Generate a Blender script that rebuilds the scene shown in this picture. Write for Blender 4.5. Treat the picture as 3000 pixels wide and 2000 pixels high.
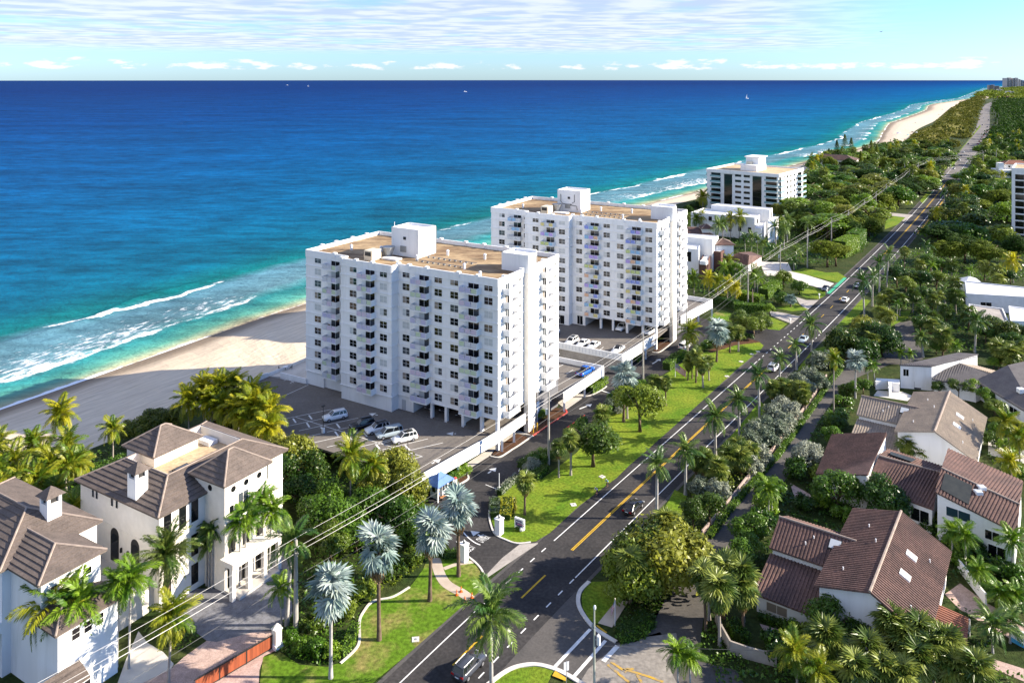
import bpy, bmesh, math, random
import numpy as np
from mathutils import Vector, Matrix, Euler
R = random.Random(11); NR = np.random.default_rng(5)
rad = math.radians
for o in list(bpy.data.objects): bpy.data.objects.remove(o)
SC = bpy.context.scene; COL = SC.collection
# ------------------------------------------------------------------ camera, sky, sun, exposure
FPX, CAMH, V0 = 2300.0, 70.0, 234.0
cam = bpy.data.cameras.new('camera'); camo = bpy.data.objects.new('camera', cam); COL.objects.link(camo)
cam.sensor_width = 36; cam.lens = 36 * FPX / 3000; cam.shift_y = -(1000 - V0) / 3000
cam.clip_start = 1; cam.clip_end = 200000
camo.location = (0, 0, CAMH); camo.rotation_euler = (rad(90), 0, 0); SC.camera = camo
SUN_EL, SUN_AZ = rad(24.5), rad(90)
W = bpy.data.worlds.new('World'); SC.world = W; W.use_nodes = True
def world():
    nt = W.node_tree; n = nt.nodes; l = nt.links; n.clear()
    out = n.new('ShaderNodeOutputWorld'); bg = n.new('ShaderNodeBackground'); bg.inputs[1].default_value = 0.08
    sky = n.new('ShaderNodeTexSky'); sky.sky_type = 'NISHITA'; sky.sun_disc = False
    sky.sun_elevation = SUN_EL; sky.sun_rotation = SUN_AZ; sky.altitude = 0; sky.air_density = 1.0; sky.dust_density = 0.35; sky.ozone_density = 3.0
    hsv = n.new('ShaderNodeMix'); hsv.data_type = 'RGBA'; hsv.blend_type = 'MULTIPLY'; hsv.inputs[0].default_value = 1; l.new(sky.outputs[0], hsv.inputs[6]); hsv.inputs[7].default_value = (.60, .85, 1.28, 1)
    tc = n.new('ShaderNodeTexCoord'); sep = n.new('ShaderNodeSeparateXYZ'); l.new(tc.outputs['Generated'], sep.inputs[0])
    def m(op, a, b=None, c=None):
        x = n.new('ShaderNodeMath'); x.operation = op
        for i, v in enumerate((a, b, c)):
            if v is None: continue
            if isinstance(v, (int, float)): x.inputs[i].default_value = v
            else: l.new(v, x.inputs[i])
        return x.outputs[0]
    def mr(v, a, b, c=0., d=1.):
        x = n.new('ShaderNodeMapRange'); x.interpolation_type = 'SMOOTHSTEP'; l.new(v, x.inputs[0])
        for i, k in enumerate((a, b, c, d)): x.inputs[i + 1].default_value = k
        return x.outputs[0]
    z = m('MAXIMUM', sep.outputs[2], 0.012)
    az = m('ARCTAN2', sep.outputs[0], sep.outputs[1])
    # altocumulus sheet seen in perspective on a plane overhead
    cx = m('DIVIDE', sep.outputs[0], z); cy = m('DIVIDE', sep.outputs[1], z)
    comb = n.new('ShaderNodeCombineXYZ'); l.new(cx, comb.inputs[0]); l.new(cy, comb.inputs[1])
    nz = n.new('ShaderNodeTexNoise'); nz.inputs['Scale'].default_value = .33; nz.inputs['Detail'].default_value = 9; nz.inputs['Roughness'].default_value = .68; l.new(comb.outputs[0], nz.inputs['Vector'])
    n2 = n.new('ShaderNodeTexNoise'); n2.inputs['Scale'].default_value = .11; n2.inputs['Detail'].default_value = 3; l.new(comb.outputs[0], n2.inputs['Vector'])
    el = m('ARCTANGENT', sep.outputs[2])
    band = m('MULTIPLY', mr(el, .028, .044), mr(az, .52, .25))
    dens = m('ADD', m('MULTIPLY', nz.outputs[0], 1.0), m('MULTIPLY', n2.outputs[0], .75))
    c1 = m('MULTIPLY', mr(dens, .62, .88), band)
    # low cumulus row near the horizon, in azimuth / elevation
    cb = n.new('ShaderNodeCombineXYZ'); l.new(m('MULTIPLY', az, 21.), cb.inputs[0]); l.new(m('MULTIPLY', el, 75.), cb.inputs[1])
    n3 = n.new('ShaderNodeTexNoise'); n3.inputs['Scale'].default_value = 1.3; n3.inputs['Detail'].default_value = 8; n3.inputs['Roughness'].default_value = .6; l.new(cb.outputs[0], n3.inputs['Vector'])
    low = m('MULTIPLY', mr(el, .009, .0145), mr(el, .034, .015))
    n5 = n.new('ShaderNodeTexNoise'); n5.inputs['Scale'].default_value = 1.; n5.inputs['Detail'].default_value = 2; c5 = n.new('ShaderNodeCombineXYZ'); l.new(m('MULTIPLY', az, 7.), c5.inputs[0]); l.new(c5.outputs[0], n5.inputs['Vector'])
    c2 = mr(m('ADD', m('MULTIPLY', n3.outputs[0], m('POWER', low, .3)), m('MULTIPLY', m('SUBTRACT', n5.outputs[0], .5), .45)), .48, .60)
    n4 = n.new('ShaderNodeTexNoise'); n4.inputs['Scale'].default_value = 1.4; n4.inputs['Detail'].default_value = 6; l.new(comb.outputs[0], n4.inputs['Vector'])
    cr = n.new('ShaderNodeMix'); cr.data_type = 'RGBA'; l.new(mr(n4.outputs[0], .38, .62), cr.inputs[0])
    cr.inputs[6].default_value = (3.0, 3.4, 4.5, 1); cr.inputs[7].default_value = (4.6, 4.7, 5.2, 1)
    mx = n.new('ShaderNodeMix'); mx.data_type = 'RGBA'; l.new(m('MULTIPLY', c1, .8), mx.inputs[0]); l.new(hsv.outputs[2], mx.inputs[6]); l.new(cr.outputs[2], mx.inputs[7])
    mx2 = n.new('ShaderNodeMix'); mx2.data_type = 'RGBA'; l.new(m('MULTIPLY', c2, .85), mx2.inputs[0]); l.new(mx.outputs[2], mx2.inputs[6]); mx2.inputs[7].default_value = (5.2, 5.1, 5.2, 1)
    l.new(mx2.outputs[2], bg.inputs[0]); l.new(bg.outputs[0], out.inputs[0])
world()
sl = bpy.data.lights.new('sun', 'SUN'); so = bpy.data.objects.new('sun', sl); COL.objects.link(so)
sl.energy = 5.0; sl.angle = rad(.53); sl.color = (1, .90, .74); so.rotation_euler = (0, rad(90) - SUN_EL, 0); so.location = (300, 0, 200)
SC.view_settings.view_transform = 'Standard'; SC.view_settings.look = 'None'; SC.view_settings.exposure = 1.42; SC.view_settings.gamma = 1; SC.view_settings.use_curve_mapping = False
try:
    SC.cycles.max_bounces = 6; SC.cycles.diffuse_bounces = 3; SC.cycles.transparent_max_bounces = 6; SC.cycles.caustics_reflective = False
except Exception: pass
# ------------------------------------------------------------------ survey: pixel of the photograph -> point on a level of known height
SH = {'W': (.784, 0, 0), 'A': (1.651, 0, 1050), 'B': (1.96, 800, 1200), 'C': (2.24, 1700, 1300), 'D': (1.5675, 2200, 1000), 'E': (1.96, 850, 600),
      'F': (2.6133, 1400, 500), 'G': (2.1382, 1900, 200), 'H': (2.4126, 0, 700), 'I': (3.136, 1500, 900), 'J': (2.6133, 2100, 700), 'K': (3.92, 2000, 550),
      'L': (5.2267, 2550, 220), 'M': (2.6133, 0, 1400), 'N': (3.1357, 500, 1500), 'O': (3.1357, 1200, 1500), 'P': (2.1333, 700, 980), 'Q': (4.9, 1240, 1080),
      'S': (2.987, 2700, 400), 'T': (3.583, 2050, 430), 'U': (6.4, 1420, 1460), 'V': (6.4, 1230, 1360), 'X': (2.8, 1700, 1680), 'Y': (2.24, 2680, 1350), 'Z': (2.688, 2500, 1750), 'a': (6.1, 2780, 200), 'p': (1, 0, 0)}
def px(s, x, y): k, a, b = SH[s]; return a + x / k, b + y / k
def q(s, x, y, z=0.):
    u, v = px(s, x, y); D = FPX * (CAMH - z) / (v - V0); return Vector(((u - 1500) * D / FPX, D))
def zat(s, y, D): return CAMH - (px(s, 0, y)[1] - V0) * D / FPX
def qq(s, pts, z=0.): return [q(s, x, y, z) for x, y in pts]
# ------------------------------------------------------------------ materials
MT = {}
def nodes(m):
    m.use_nodes = True; nt = m.node_tree; b = nt.nodes['Principled BSDF']; return nt, nt.nodes, nt.links, b
def mat(name, c, c2=None, rough=.7, scale=1., spec=.3, bump=0., detail=4, space='W', stretch=(1, 1, 1), metal=0., rot=0., lo=.35, hi=.65, fine=None, bscale=None):
    if name in MT: return MT[name]
    m = bpy.data.materials.new(name); nt, n, l, b = nodes(m); MT[name] = m
    b.inputs['Roughness'].default_value = rough; b.inputs['Specular IOR Level'].default_value = spec; b.inputs['Metallic'].default_value = metal
    if c2 is None: c2 = tuple(min(1, v * .82) for v in c)
    if space == 'W': src = n.new('ShaderNodeNewGeometry').outputs['Position']
    else: src = n.new('ShaderNodeTexCoord').outputs['Object']
    mp = n.new('ShaderNodeMapping'); mp.inputs['Scale'].default_value = stretch; mp.inputs['Rotation'].default_value = (0, 0, rot); l.new(src, mp.inputs[0])
    nz = n.new('ShaderNodeTexNoise'); nz.inputs['Scale'].default_value = scale; nz.inputs['Detail'].default_value = detail; nz.inputs['Roughness'].default_value = .62; l.new(mp.outputs[0], nz.inputs['Vector'])
    r = n.new('ShaderNodeMapRange'); r.inputs[1].default_value = lo; r.inputs[2].default_value = hi; l.new(nz.outputs[0], r.inputs[0])
    mx = n.new('ShaderNodeMix'); mx.data_type = 'RGBA'; l.new(r.outputs[0], mx.inputs[0]); mx.inputs[6].default_value = (*c, 1); mx.inputs[7].default_value = (*c2, 1)
    co = mx.outputs[2]
    if fine:
        fs, fa = fine; n2 = n.new('ShaderNodeTexNoise'); n2.inputs['Scale'].default_value = fs; n2.inputs['Detail'].default_value = 3; l.new(mp.outputs[0], n2.inputs['Vector'])
        r2 = n.new('ShaderNodeMapRange'); r2.inputs[1].default_value = .3; r2.inputs[2].default_value = .7; r2.inputs[3].default_value = 1 - fa; r2.inputs[4].default_value = 1 + fa; l.new(n2.outputs[0], r2.inputs[0])
        m2 = n.new('ShaderNodeMix'); m2.data_type = 'RGBA'; m2.blend_type = 'MULTIPLY'; m2.inputs[0].default_value = 1; l.new(co, m2.inputs[6]); l.new(r2.outputs[0], m2.inputs[7]); co = m2.outputs[2]
    l.new(co, b.inputs['Base Color'])
    if bump:
        n3 = n.new('ShaderNodeTexNoise'); n3.inputs['Scale'].default_value = bscale or scale * 4; n3.inputs['Detail'].default_value = 4; l.new(mp.outputs[0], n3.inputs['Vector'])
        bp = n.new('ShaderNodeBump'); bp.inputs['Strength'].default_value = 1; bp.inputs['Distance'].default_value = bump; l.new(n3.outputs[0], bp.inputs['Height']); l.new(bp.outputs[0], b.inputs['Normal'])
    return m
def leaf(name, c, c2, trans=.35, rough=.45, vs=6., spec=.35):
    m = bpy.data.materials.new(name); nt, n, l, b = nodes(m); MT[name] = m
    b.inputs['Roughness'].default_value = rough; b.inputs['Specular IOR Level'].default_value = spec
    oi = n.new('ShaderNodeObjectInfo'); g = n.new('ShaderNodeNewGeometry')
    nz = n.new('ShaderNodeTexNoise'); nz.inputs['Scale'].default_value = vs; nz.inputs['Detail'].default_value = 2; l.new(g.outputs['Position'], nz.inputs['Vector'])
    a = n.new('ShaderNodeMath'); a.operation = 'MULTIPLY_ADD'; l.new(oi.outputs['Random'], a.inputs[0]); a.inputs[1].default_value = .8; a.inputs[2].default_value = -.40
    ad = n.new('ShaderNodeMath'); ad.operation = 'ADD'; l.new(a.outputs[0], ad.inputs[0]); l.new(nz.outputs[0], ad.inputs[1])
    r = n.new('ShaderNodeMapRange'); r.inputs[1].default_value = .3; r.inputs[2].default_value = .7; l.new(ad.outputs[0], r.inputs[0])
    mx = n.new('ShaderNodeMix'); mx.data_type = 'RGBA'; l.new(r.outputs[0], mx.inputs[0]); mx.inputs[6].default_value = (*c, 1); mx.inputs[7].default_value = (*c2, 1)
    l.new(mx.outputs[2], b.inputs['Base Color'])
    t = n.new('ShaderNodeBsdfTranslucent'); l.new(mx.outputs[2], t.inputs[0])
    ms = n.new('ShaderNodeMixShader'); ms.inputs[0].default_value = trans; l.new(b.outputs[0], ms.inputs[1]); l.new(t.outputs[0], ms.inputs[2])
    l.new(ms.outputs[0], n['Material Output'].inputs[0]); return m
def plain(name, c, rough=.5, spec=.4, metal=0., emit=None):
    if name in MT: return MT[name]
    m = bpy.data.materials.new(name); nt, n, l, b = nodes(m); MT[name] = m
    b.inputs['Base Color'].default_value = (*c, 1); b.inputs['Roughness'].default_value = rough; b.inputs['Specular IOR Level'].default_value = spec; b.inputs['Metallic'].default_value = metal
    return m
# ------------------------------------------------------------------ mesh builder and object helpers
KIDS = {}
def link(o, parent=None):
    COL.objects.link(o)
    if parent is not None: o.parent = parent; KIDS.setdefault(parent.name, []).append(o)
    return o
def tag(o, label=None, cat=None, group=None, kind=None):
    if label: o['label'] = label
    if cat: o['category'] = cat
    if group: o['group'] = group
    if kind: o['kind'] = kind
    return o
def empty(name, label, cat, loc=(0, 0, 0), rz=0., group=None):
    o = bpy.data.objects.new(name, None); o.empty_display_size = .3; link(o); o.location = loc; o.rotation_euler = (0, 0, rz)
    return tag(o, label, cat, group)
def inst(name, me, parent=None, loc=(0, 0, 0), rot=(0, 0, 0), sc=None, mt=None):
    o = bpy.data.objects.new(name, me); link(o, parent); o.location = loc; o.rotation_euler = rot
    if sc is not None: o.scale = sc if not isinstance(sc, (int, float)) else (sc, sc, sc)
    if mt is not None:
        o.material_slots[0].link = 'OBJECT'; o.material_slots[0].material = mt
    return o
class MB:
    def __init__(s): s.v = []; s.f = []; s.m = []; s.cur = 0
    def add(s, vs, fs):
        b = len(s.v); s.v += [tuple(v) for v in vs]; s.f += [[b + i for i in f] for f in fs]; s.m += [s.cur] * len(fs); return s
    def box(s, x0, x1, y0, y1, z0, z1):
        return s.add([(x0, y0, z0), (x1, y0, z0), (x1, y1, z0), (x0, y1, z0), (x0, y0, z1), (x1, y0, z1), (x1, y1, z1), (x0, y1, z1)],
                     [(3, 2, 1, 0), (4, 5, 6, 7), (0, 1, 5, 4), (1, 2, 6, 5), (2, 3, 7, 6), (3, 0, 4, 7)])
    def bar(s, p, r, w, z0, z1, off=0.):
        p = Vector(p[:2]); r = Vector(r[:2]); d = (r - p).normalized(); nn = Vector((d.y, -d.x))
        a, b = p + nn * (off + w / 2), r + nn * (off + w / 2); c, e = r + nn * (off - w / 2), p + nn * (off - w / 2)
        return s.prism([a, b, c, e][::-1], z0, z1)
    def prism(s, pts, z0, z1):
        n = len(pts); t = z1 if isinstance(z1, (list, tuple)) else [z1] * n; bz = z0 if isinstance(z0, (list, tuple)) else [z0] * n
        vs = [(p[0], p[1], bz[i]) for i, p in enumerate(pts)] + [(p[0], p[1], t[i]) for i, p in enumerate(pts)]
        return s.add(vs, [list(range(n))[::-1], list(range(n, 2 * n))] + [[i, (i + 1) % n, n + (i + 1) % n, n + i] for i in range(n)])
    def cyl(s, x, y, z0, z1, r0, r1=None, n=10):
        r1 = r0 if r1 is None else r1
        vs = [(x + r0 * math.cos(k * math.tau / n), y + r0 * math.sin(k * math.tau / n), z0) for k in range(n)] + [(x + r1 * math.cos(k * math.tau / n), y + r1 * math.sin(k * math.tau / n), z1) for k in range(n)]
        return s.add(vs, [list(range(n))[::-1], list(range(n, 2 * n))] + [[i, (i + 1) % n, n + (i + 1) % n, n + i] for i in range(n)])
    def tube(s, pts, rs, n=6):
        pts = [Vector(p) for p in pts]; vs = []; fs = []
        for i, p in enumerate(pts):
            d = (pts[min(i + 1, len(pts) - 1)] - pts[max(i - 1, 0)]).normalized(); a = d.cross(Vector((0, 0, 1)))
            if a.length < .05: a = d.cross(Vector((0, 1, 0)))
            a.normalize(); b = a.cross(d); r = rs[i] if isinstance(rs, (list, tuple)) else rs
            vs += [p + (a * math.cos(k * math.tau / n) + b * math.sin(k * math.tau / n)) * r for k in range(n)]
        for i in range(len(pts) - 1):
            for k in range(n): fs.append([i * n + k, i * n + (k + 1) % n, (i + 1) * n + (k + 1) % n, (i + 1) * n + k])
        fs += [list(range(n)), [len(pts) * n - 1 - k for k in range(n)]]
        return s.add(vs, fs)
    def quad(s, *p): return s.add(p, [list(range(len(p)))])
    def ball(s, c, r, nu=10, nv=6):
        r = r if isinstance(r, (tuple, list)) else (r, r, r); vs = []; fs = []
        for j in range(nv + 1):
            t = math.pi * j / nv
            for i in range(nu): vs.append((c[0] + r[0] * math.sin(t) * math.cos(i * math.tau / nu), c[1] + r[1] * math.sin(t) * math.sin(i * math.tau / nu), c[2] + r[2] * math.cos(t)))
        for j in range(nv):
            for i in range(nu): fs.append([j * nu + i, (j + 1) * nu + i, (j + 1) * nu + (i + 1) % nu, j * nu + (i + 1) % nu])
        return s.add(vs, fs)
    def mesh(s, name, mats, smooth=False, fix=True):
        me = bpy.data.meshes.new(name); me.from_pydata(s.v, [], s.f)
        for m in (mats if isinstance(mats, (list, tuple)) else [mats]): me.materials.append(m)
        if any(s.m): me.polygons.foreach_set('material_index', s.m)
        if fix and len(s.f) < 6000:
            bm = bmesh.new(); bm.from_mesh(me); bmesh.ops.recalc_face_normals(bm, faces=bm.faces); bm.to_mesh(me); bm.free()
        if smooth: me.polygons.foreach_set('use_smooth', [True] * len(me.polygons))
        me.update(); return me
    def obj(s, name, mats, parent=None, smooth=False, loc=(0, 0, 0), rz=0.):
        return inst(name, s.mesh(name, mats, smooth), parent, loc, (0, 0, rz))
def cards(name, P, N, size, m, aspect=.6, bend=.25, seed=1):
    """one mesh of leaf blades: a folded four-point blade at every position, facing roughly along its normal"""
    g = np.random.default_rng(seed); n = len(P); N = N + g.normal(0, .55, (n, 3)); N /= np.linalg.norm(N, axis=1)[:, None] + 1e-9
    T = np.cross(N, g.normal(0, 1, (n, 3))); T /= np.linalg.norm(T, axis=1)[:, None] + 1e-9; B = np.cross(N, T)
    s = (np.asarray(size) * g.uniform(.65, 1.35, n))[:, None]; V = np.empty((n, 4, 3))
    V[:, 0] = P - T * s; V[:, 1] = P + B * s * aspect - N * s * bend; V[:, 2] = P + T * s; V[:, 3] = P - B * s * aspect - N * s * bend
    me = bpy.data.meshes.new(name); me.vertices.add(4 * n); me.vertices.foreach_set('co', V.reshape(-1)); me.loops.add(4 * n); me.loops.foreach_set('vertex_index', np.arange(4 * n, dtype=np.int32))
    me.polygons.add(n); me.polygons.foreach_set('loop_start', np.arange(0, 4 * n, 4, dtype=np.int32)); me.polygons.foreach_set('loop_total', np.full(n, 4, dtype=np.int32))
    me.materials.append(m); me.update(calc_edges=True); me.validate(); return me
EXCL = []
def inside(poly, X, Y):
    r = np.zeros(len(X), bool); n = len(poly); j = n - 1
    for i in range(n):
        xi, yi, xj, yj = poly[i][0], poly[i][1], poly[j][0], poly[j][1]
        r ^= ((yi > Y) != (yj > Y)) & (X < (xj - xi) * (Y - yi) / ((yj - yi) or 1e-9) + xi); j = i
    return r
def free(X, Y):
    ok = np.ones(len(X), bool)
    for p in EXCL: ok &= ~inside(p, X, Y)
    return ok
def sheet(name, pts, z, m, excl=False, kind='structure', parent=None, thick=0.):
    b = MB()
    if thick: b.prism([(p[0], p[1]) for p in pts], z - thick, z)
    else: b.add([(p[0], p[1], z) for p in pts], [list(range(len(pts)))])
    o = b.obj(name, m, parent)
    if not thick:
        o.data.update()
        if o.data.polygons[0].normal.z < 0: o.data.flip_normals()
    if parent is None: o['kind'] = kind
    if excl: EXCL.append([(p[0], p[1]) for p in pts])
    return o
def smooth_line(pts, k=6):
    P = [Vector(p[:2]) for p in pts]; out = []
    for i in range(len(P) - 1):
        a, b, c, d = P[max(i - 1, 0)], P[i], P[i + 1], P[min(i + 2, len(P) - 1)]
        for j in range(k):
            t = j / k; out.append(.5 * ((2 * b) + (c - a) * t + (2 * a - 5 * b + 4 * c - d) * t * t + (3 * b - a - 3 * c + d) * t ** 3))
    out.append(P[-1]); return out
def offs(line, w):
    out = []
    for i, p in enumerate(line):
        d = (line[min(i + 1, len(line) - 1)] - line[max(i - 1, 0)]).normalized(); ww = w(i, p) if callable(w) else w
        out.append(p + Vector((d.y, -d.x)) * ww)
    return out
def ribbon(name, line, w0, w1, z, m, excl=False, kind='structure', parent=None, thick=0.):
    a, c = offs(line, w0), offs(line, w1); n = len(line)
    b = MB(); b.add([(p.x, p.y, z) for p in a] + [(p.x, p.y, z) for p in c], [[i + 1, i, n + i, n + i + 1] for i in range(n - 1)])
    if thick:
        b.add([(p.x, p.y, z) for p in a] + [(p.x, p.y, z - thick) for p in a], [[i, i + 1, n + i + 1, n + i] for i in range(n - 1)])
        b.add([(p.x, p.y, z) for p in c] + [(p.x, p.y, z - thick) for p in c], [[i + 1, i, n + i, n + i + 1] for i in range(n - 1)])
    o = b.obj(name, m, parent)
    if parent is None: o['kind'] = kind
    if excl: EXCL.append([(p.x, p.y) for p in a] + [(p.x, p.y) for p in c[::-1]])
    return o
def cut(line, d0, d1):
    """the stretch of a polyline between two distances along it"""
    out = []; s = 0
    for a, b in zip(line, line[1:]):
        L = (b - a).length
        for d in (d0, d1):
            pass
        if s + L > d0 and s < d1:
            p = a.lerp(b, max(0, (d0 - s) / L)); r = a.lerp(b, min(1, (d1 - s) / L))
            if not out: out.append(p)
            out.append(r)
        s += L
    return out
def length(line): return sum((b - a).length for a, b in zip(line, line[1:]))
# ------------------------------------------------------------------ materials of the place
ASPH = mat('asphalt', (.026, .025, .026), (.056, .051, .049), .9, .11, .2, .004, 7, fine=(2.2, .28), bscale=30)
ASPH_OLD = mat('worn_asphalt', (.075, .070, .066), (.11, .10, .092), .9, .15, .2, .004, fine=(3, .15), bscale=30)
ASPH_LOT = mat('lot_asphalt', (.135, .12, .107), (.18, .16, .142), .9, .12, .2, .004, fine=(2.5, .12), bscale=30)
CONC = mat('concrete', (.40, .36, .32), (.30, .27, .24), .85, .3, .2, .003, fine=(3, .12))
CONC_W = mat('pale_concrete', (.62, .58, .52), (.50, .46, .41), .85, .3, .2, .003)
WALK = mat('beige_walk', (.52, .43, .34), (.42, .34, .27), .85, .4, .2, .003)
PAVER_P = mat('pink_paver', (.50, .36, .31), (.38, .27, .23), .85, 1.2, .2, .004, fine=(6, .2))
PAVER_G = mat('grey_paver', (.20, .20, .22), (.13, .13, .14), .85, 1.2, .2, .004, fine=(6, .2))
LAWN = mat('lawn', (.085, .165, .011), (.175, .215, .020), .95, .16, .1, .05, 6, fine=(2.2, .38), bscale=9)
LAWN_DRY = mat('dry_lawn', (.092, .17, .012), (.235, .20, .065), .95, .20, .1, .05, 6, fine=(1.8, .4), bscale=9, lo=.47, hi=.66)
SOIL = mat('planted_ground', (.024, .044, .010), (.050, .060, .018), .95, .15, .1, .1, 6, fine=(1.5, .4), bscale=5)
MULCH = mat('mulch', (.11, .055, .030), (.065, .035, .022), .95, .9, .1, .04, fine=(6, .3))
WHITE_P = mat('white_road_paint', (.80, .79, .76), (.66, .65, .62), .8, 1.5, .2)
YEL_P = mat('yellow_road_paint', (.60, .37, .025), (.48, .29, .03), .8, 1.5, .2)
RED_P = mat('red_kerb_paint', (.55, .07, .05), (.42, .06, .05), .8, 1.5, .2)
GREEN_P = mat('green_lane_paint', (.06, .40, .22), (.05, .30, .18), .8, 1.5, .2)
KERB = mat('kerb_concrete', (.66, .62, .56), (.54, .50, .45), .85, .8, .2)
STUCCO = mat('white_stucco', (.80, .795, .785), (.66, .65, .63), .85, .9, .2, .003, 6, stretch=(1, 1, .13), fine=(.5, .04), bscale=12, lo=.5, hi=.85)
STUCCO_C = mat('cream_stucco', (.80, .75, .68), (.74, .69, .61), .85, .25, .2, .003, fine=(1.2, .04), bscale=12)
GRAVEL = mat('roof_gravel', (.40, .29, .17), (.19, .125, .075), .95, .16, .1, .02, 7, stretch=(.6, 1.5, 1), rot=.5, fine=(1.4, .25), bscale=10, lo=.38, hi=.60)
SANDM = bpy.data.materials.new('sand')
# ------------------------------------------------------------------ coast: matching stations of the waterline and of the dune line
WL = [(-470, -420), (-215, 10), (-150, 118), (-114, 178), (-90, 222), (-67, 262), (0, 356), (74, 459), (133, 533), (240, 675), (413, 901), (520, 1100), (640, 1330), (727, 1467), (1000, 1900), (1290, 2400), (1848, 3152), (4078, 6700), (12000, 18000), (60000, 87000)]
DL = [(-420, -450), (-170, -12), (-108, 98), (-80, 149), (-58, 181), (-47, 203), (10, 300), (88, 436), (160, 512), (275, 655), (430, 850), (549, 1070), (690, 1290), (775, 1420), (1075, 1850), (1360, 2340), (1900, 3110), (4110, 6680), (12030, 17980), (60030, 86980)]
def far_lin(P, k):
    return smooth_line(P[:17], k)[:-k] + [Vector(P[15]).lerp(Vector(P[16]), i / k) for i in range(k)] + [Vector(a).lerp(Vector(b), i / k) for a, b in zip(P[16:], P[17:]) for i in range(k)] + [Vector(P[-1])]
wl = far_lin(WL, 10); dl = far_lin(DL, 10)
ss = [0.]
for a, b in zip(wl, wl[1:]): ss.append(ss[-1] + (b - a).length)
SEA_Z = -4.0
def coast():
    n0 = Vector((-.81, .587)); ts = [-6, -3, -1.5, 0] + [1.5 * i for i in range(1, 54)] + [90, 105, 130, 170, 230, 320, 450, 700, 1200, 2500, 6000, 20000, 70000]
    V = []; UV = []; nt = len(ts)
    for p, s in zip(wl, ss):
        for t in ts:
            w = 3.5 * math.sin(s * .021) + 2.5 * math.sin(s * .053 + 1) + 1.5 * math.sin(s * .13)
            a = max(0, math.sin(s * .017 + .6) * .8 + .5 * math.sin(s * .045))
            h = (.9 * a * math.exp(-((t + w - 49) / 2.2) ** 2) + .3 * math.exp(-((t + w * .7 - 22) / 2) ** 2)) if 0 < t < 80 else 0
            x = p + n0 * t; V.append((x.x, x.y, SEA_Z + h)); UV.append((s / 1000, t / 1000))
    F = [[i * nt + j, (i + 1) * nt + j, (i + 1) * nt + j + 1, i * nt + j + 1] for i in range(len(wl) - 1) for j in range(nt - 1)]
    me = bpy.data.meshes.new('sea'); me.from_pydata(V, [], F); uv = me.uv_layers.new(name='coast')
    li = np.empty(len(me.loops), dtype=np.int32); me.loops.foreach_get('vertex_index', li); uv.data.foreach_set('uv', np.array(UV, dtype=np.float32)[li].reshape(-1))
    me.polygons.foreach_set('use_smooth', [True] * len(me.polygons)); me.update()
    if me.polygons[0].normal.z < 0: me.flip_normals()
    # ---- water: colour follows the depth off the beach, foam lies where the waves break
    m = bpy.data.materials.new('sea_water'); nt_, n, l, b = nodes(m); me.materials.append(m)
    def val(op, a, c=None):
        x = n.new('ShaderNodeMath'); x.operation = op
        for i, v in enumerate((a, c)):
            if v is None: continue
            if isinstance(v, (int, float)): x.inputs[i].default_value = v
            else: l.new(v, x.inputs[i])
        return x.outputs[0]
    def noise(vec, sc, det=4, ro=.55, st=None):
        if st:
            mp = n.new('ShaderNodeMapping'); mp.inputs['Scale'].default_value = st; l.new(vec, mp.inputs[0]); vec = mp.outputs[0]
        x = n.new('ShaderNodeTexNoise'); x.inputs['Scale'].default_value = sc; x.inputs['Detail'].default_value = det; x.inputs['Roughness'].default_value = ro; l.new(vec, x.inputs['Vector']); return x.outputs[0]
    def ramp(f, stops, interp='LINEAR'):
        r = n.new('ShaderNodeValToRGB'); r.color_ramp.interpolation = interp; e = r.color_ramp.elements
        while len(e) < len(stops): e.new(.5)
        for i, (p, c) in enumerate(stops): e[i].position = p; e[i].color = (*c, 1) if isinstance(c, tuple) else (c, c, c, 1)
        l.new(f, r.inputs[0]); return r.outputs[0]
    uvn = n.new('ShaderNodeUVMap'); uvn.uv_map = 'coast'; sp = n.new('ShaderNodeSeparateXYZ'); l.new(uvn.outputs[0], sp.inputs[0])
    s = val('MULTIPLY', sp.outputs[0], 1000); t = val('MULTIPLY', sp.outputs[1], 1000)
    P = n.new('ShaderNodeNewGeometry').outputs['Position']
    wv = n.new('ShaderNodeCombineXYZ'); l.new(s, wv.inputs[0]); l.new(t, wv.inputs[1]); wv = wv.outputs[0]
    wob = val('ADD', val('MULTIPLY', val('SUBTRACT', noise(wv, .016, 3), .5), 26), val('MULTIPLY', val('SUBTRACT', noise(wv, .09, 3), .5), 7))
    w3 = n.new('ShaderNodeMath'); w3.operation = 'SINE'; l.new(val('MULTIPLY', s, .021), w3.inputs[0])
    t2 = val('ADD', t, val('MULTIPLY', wob, val('MINIMUM', 1, val('DIVIDE', t, 12))))
    lg = val('DIVIDE', val('LOGARITHM', val('MAXIMUM', 1, val('ADD', t2, 1)), 10), 4.6)
    def lp(x): return math.log10(x + 1) / 4.6
    base = ramp(lg, [(0, (.42, .33, .21)), (lp(2.5), (.30, .34, .21)), (lp(7), (.085, .27, .20)), (lp(16), (.025, .20, .20)), (lp(24), (.10, .20, .23)), (lp(44), (.08, .19, .24)),
                     (lp(52), (.003, .135, .135)), (lp(75), (.001, .098, .155)), (lp(170), (.0006, .086, .19)), (lp(420), (.0003, .063, .185)), (lp(1200), (.0003, .037, .150)), (lp(5000), (.0002, .020, .108)), (1, (.0002, .021, .105))])
    pat = noise(P, .006, 6, .6, (1, 2.2, 1)); pr = n.new('ShaderNodeMapRange'); pr.inputs[1].default_value = .3; pr.inputs[2].default_value = .7; pr.inputs[3].default_value = .72; pr.inputs[4].default_value = 1.3; l.new(pat, pr.inputs[0])
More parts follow.
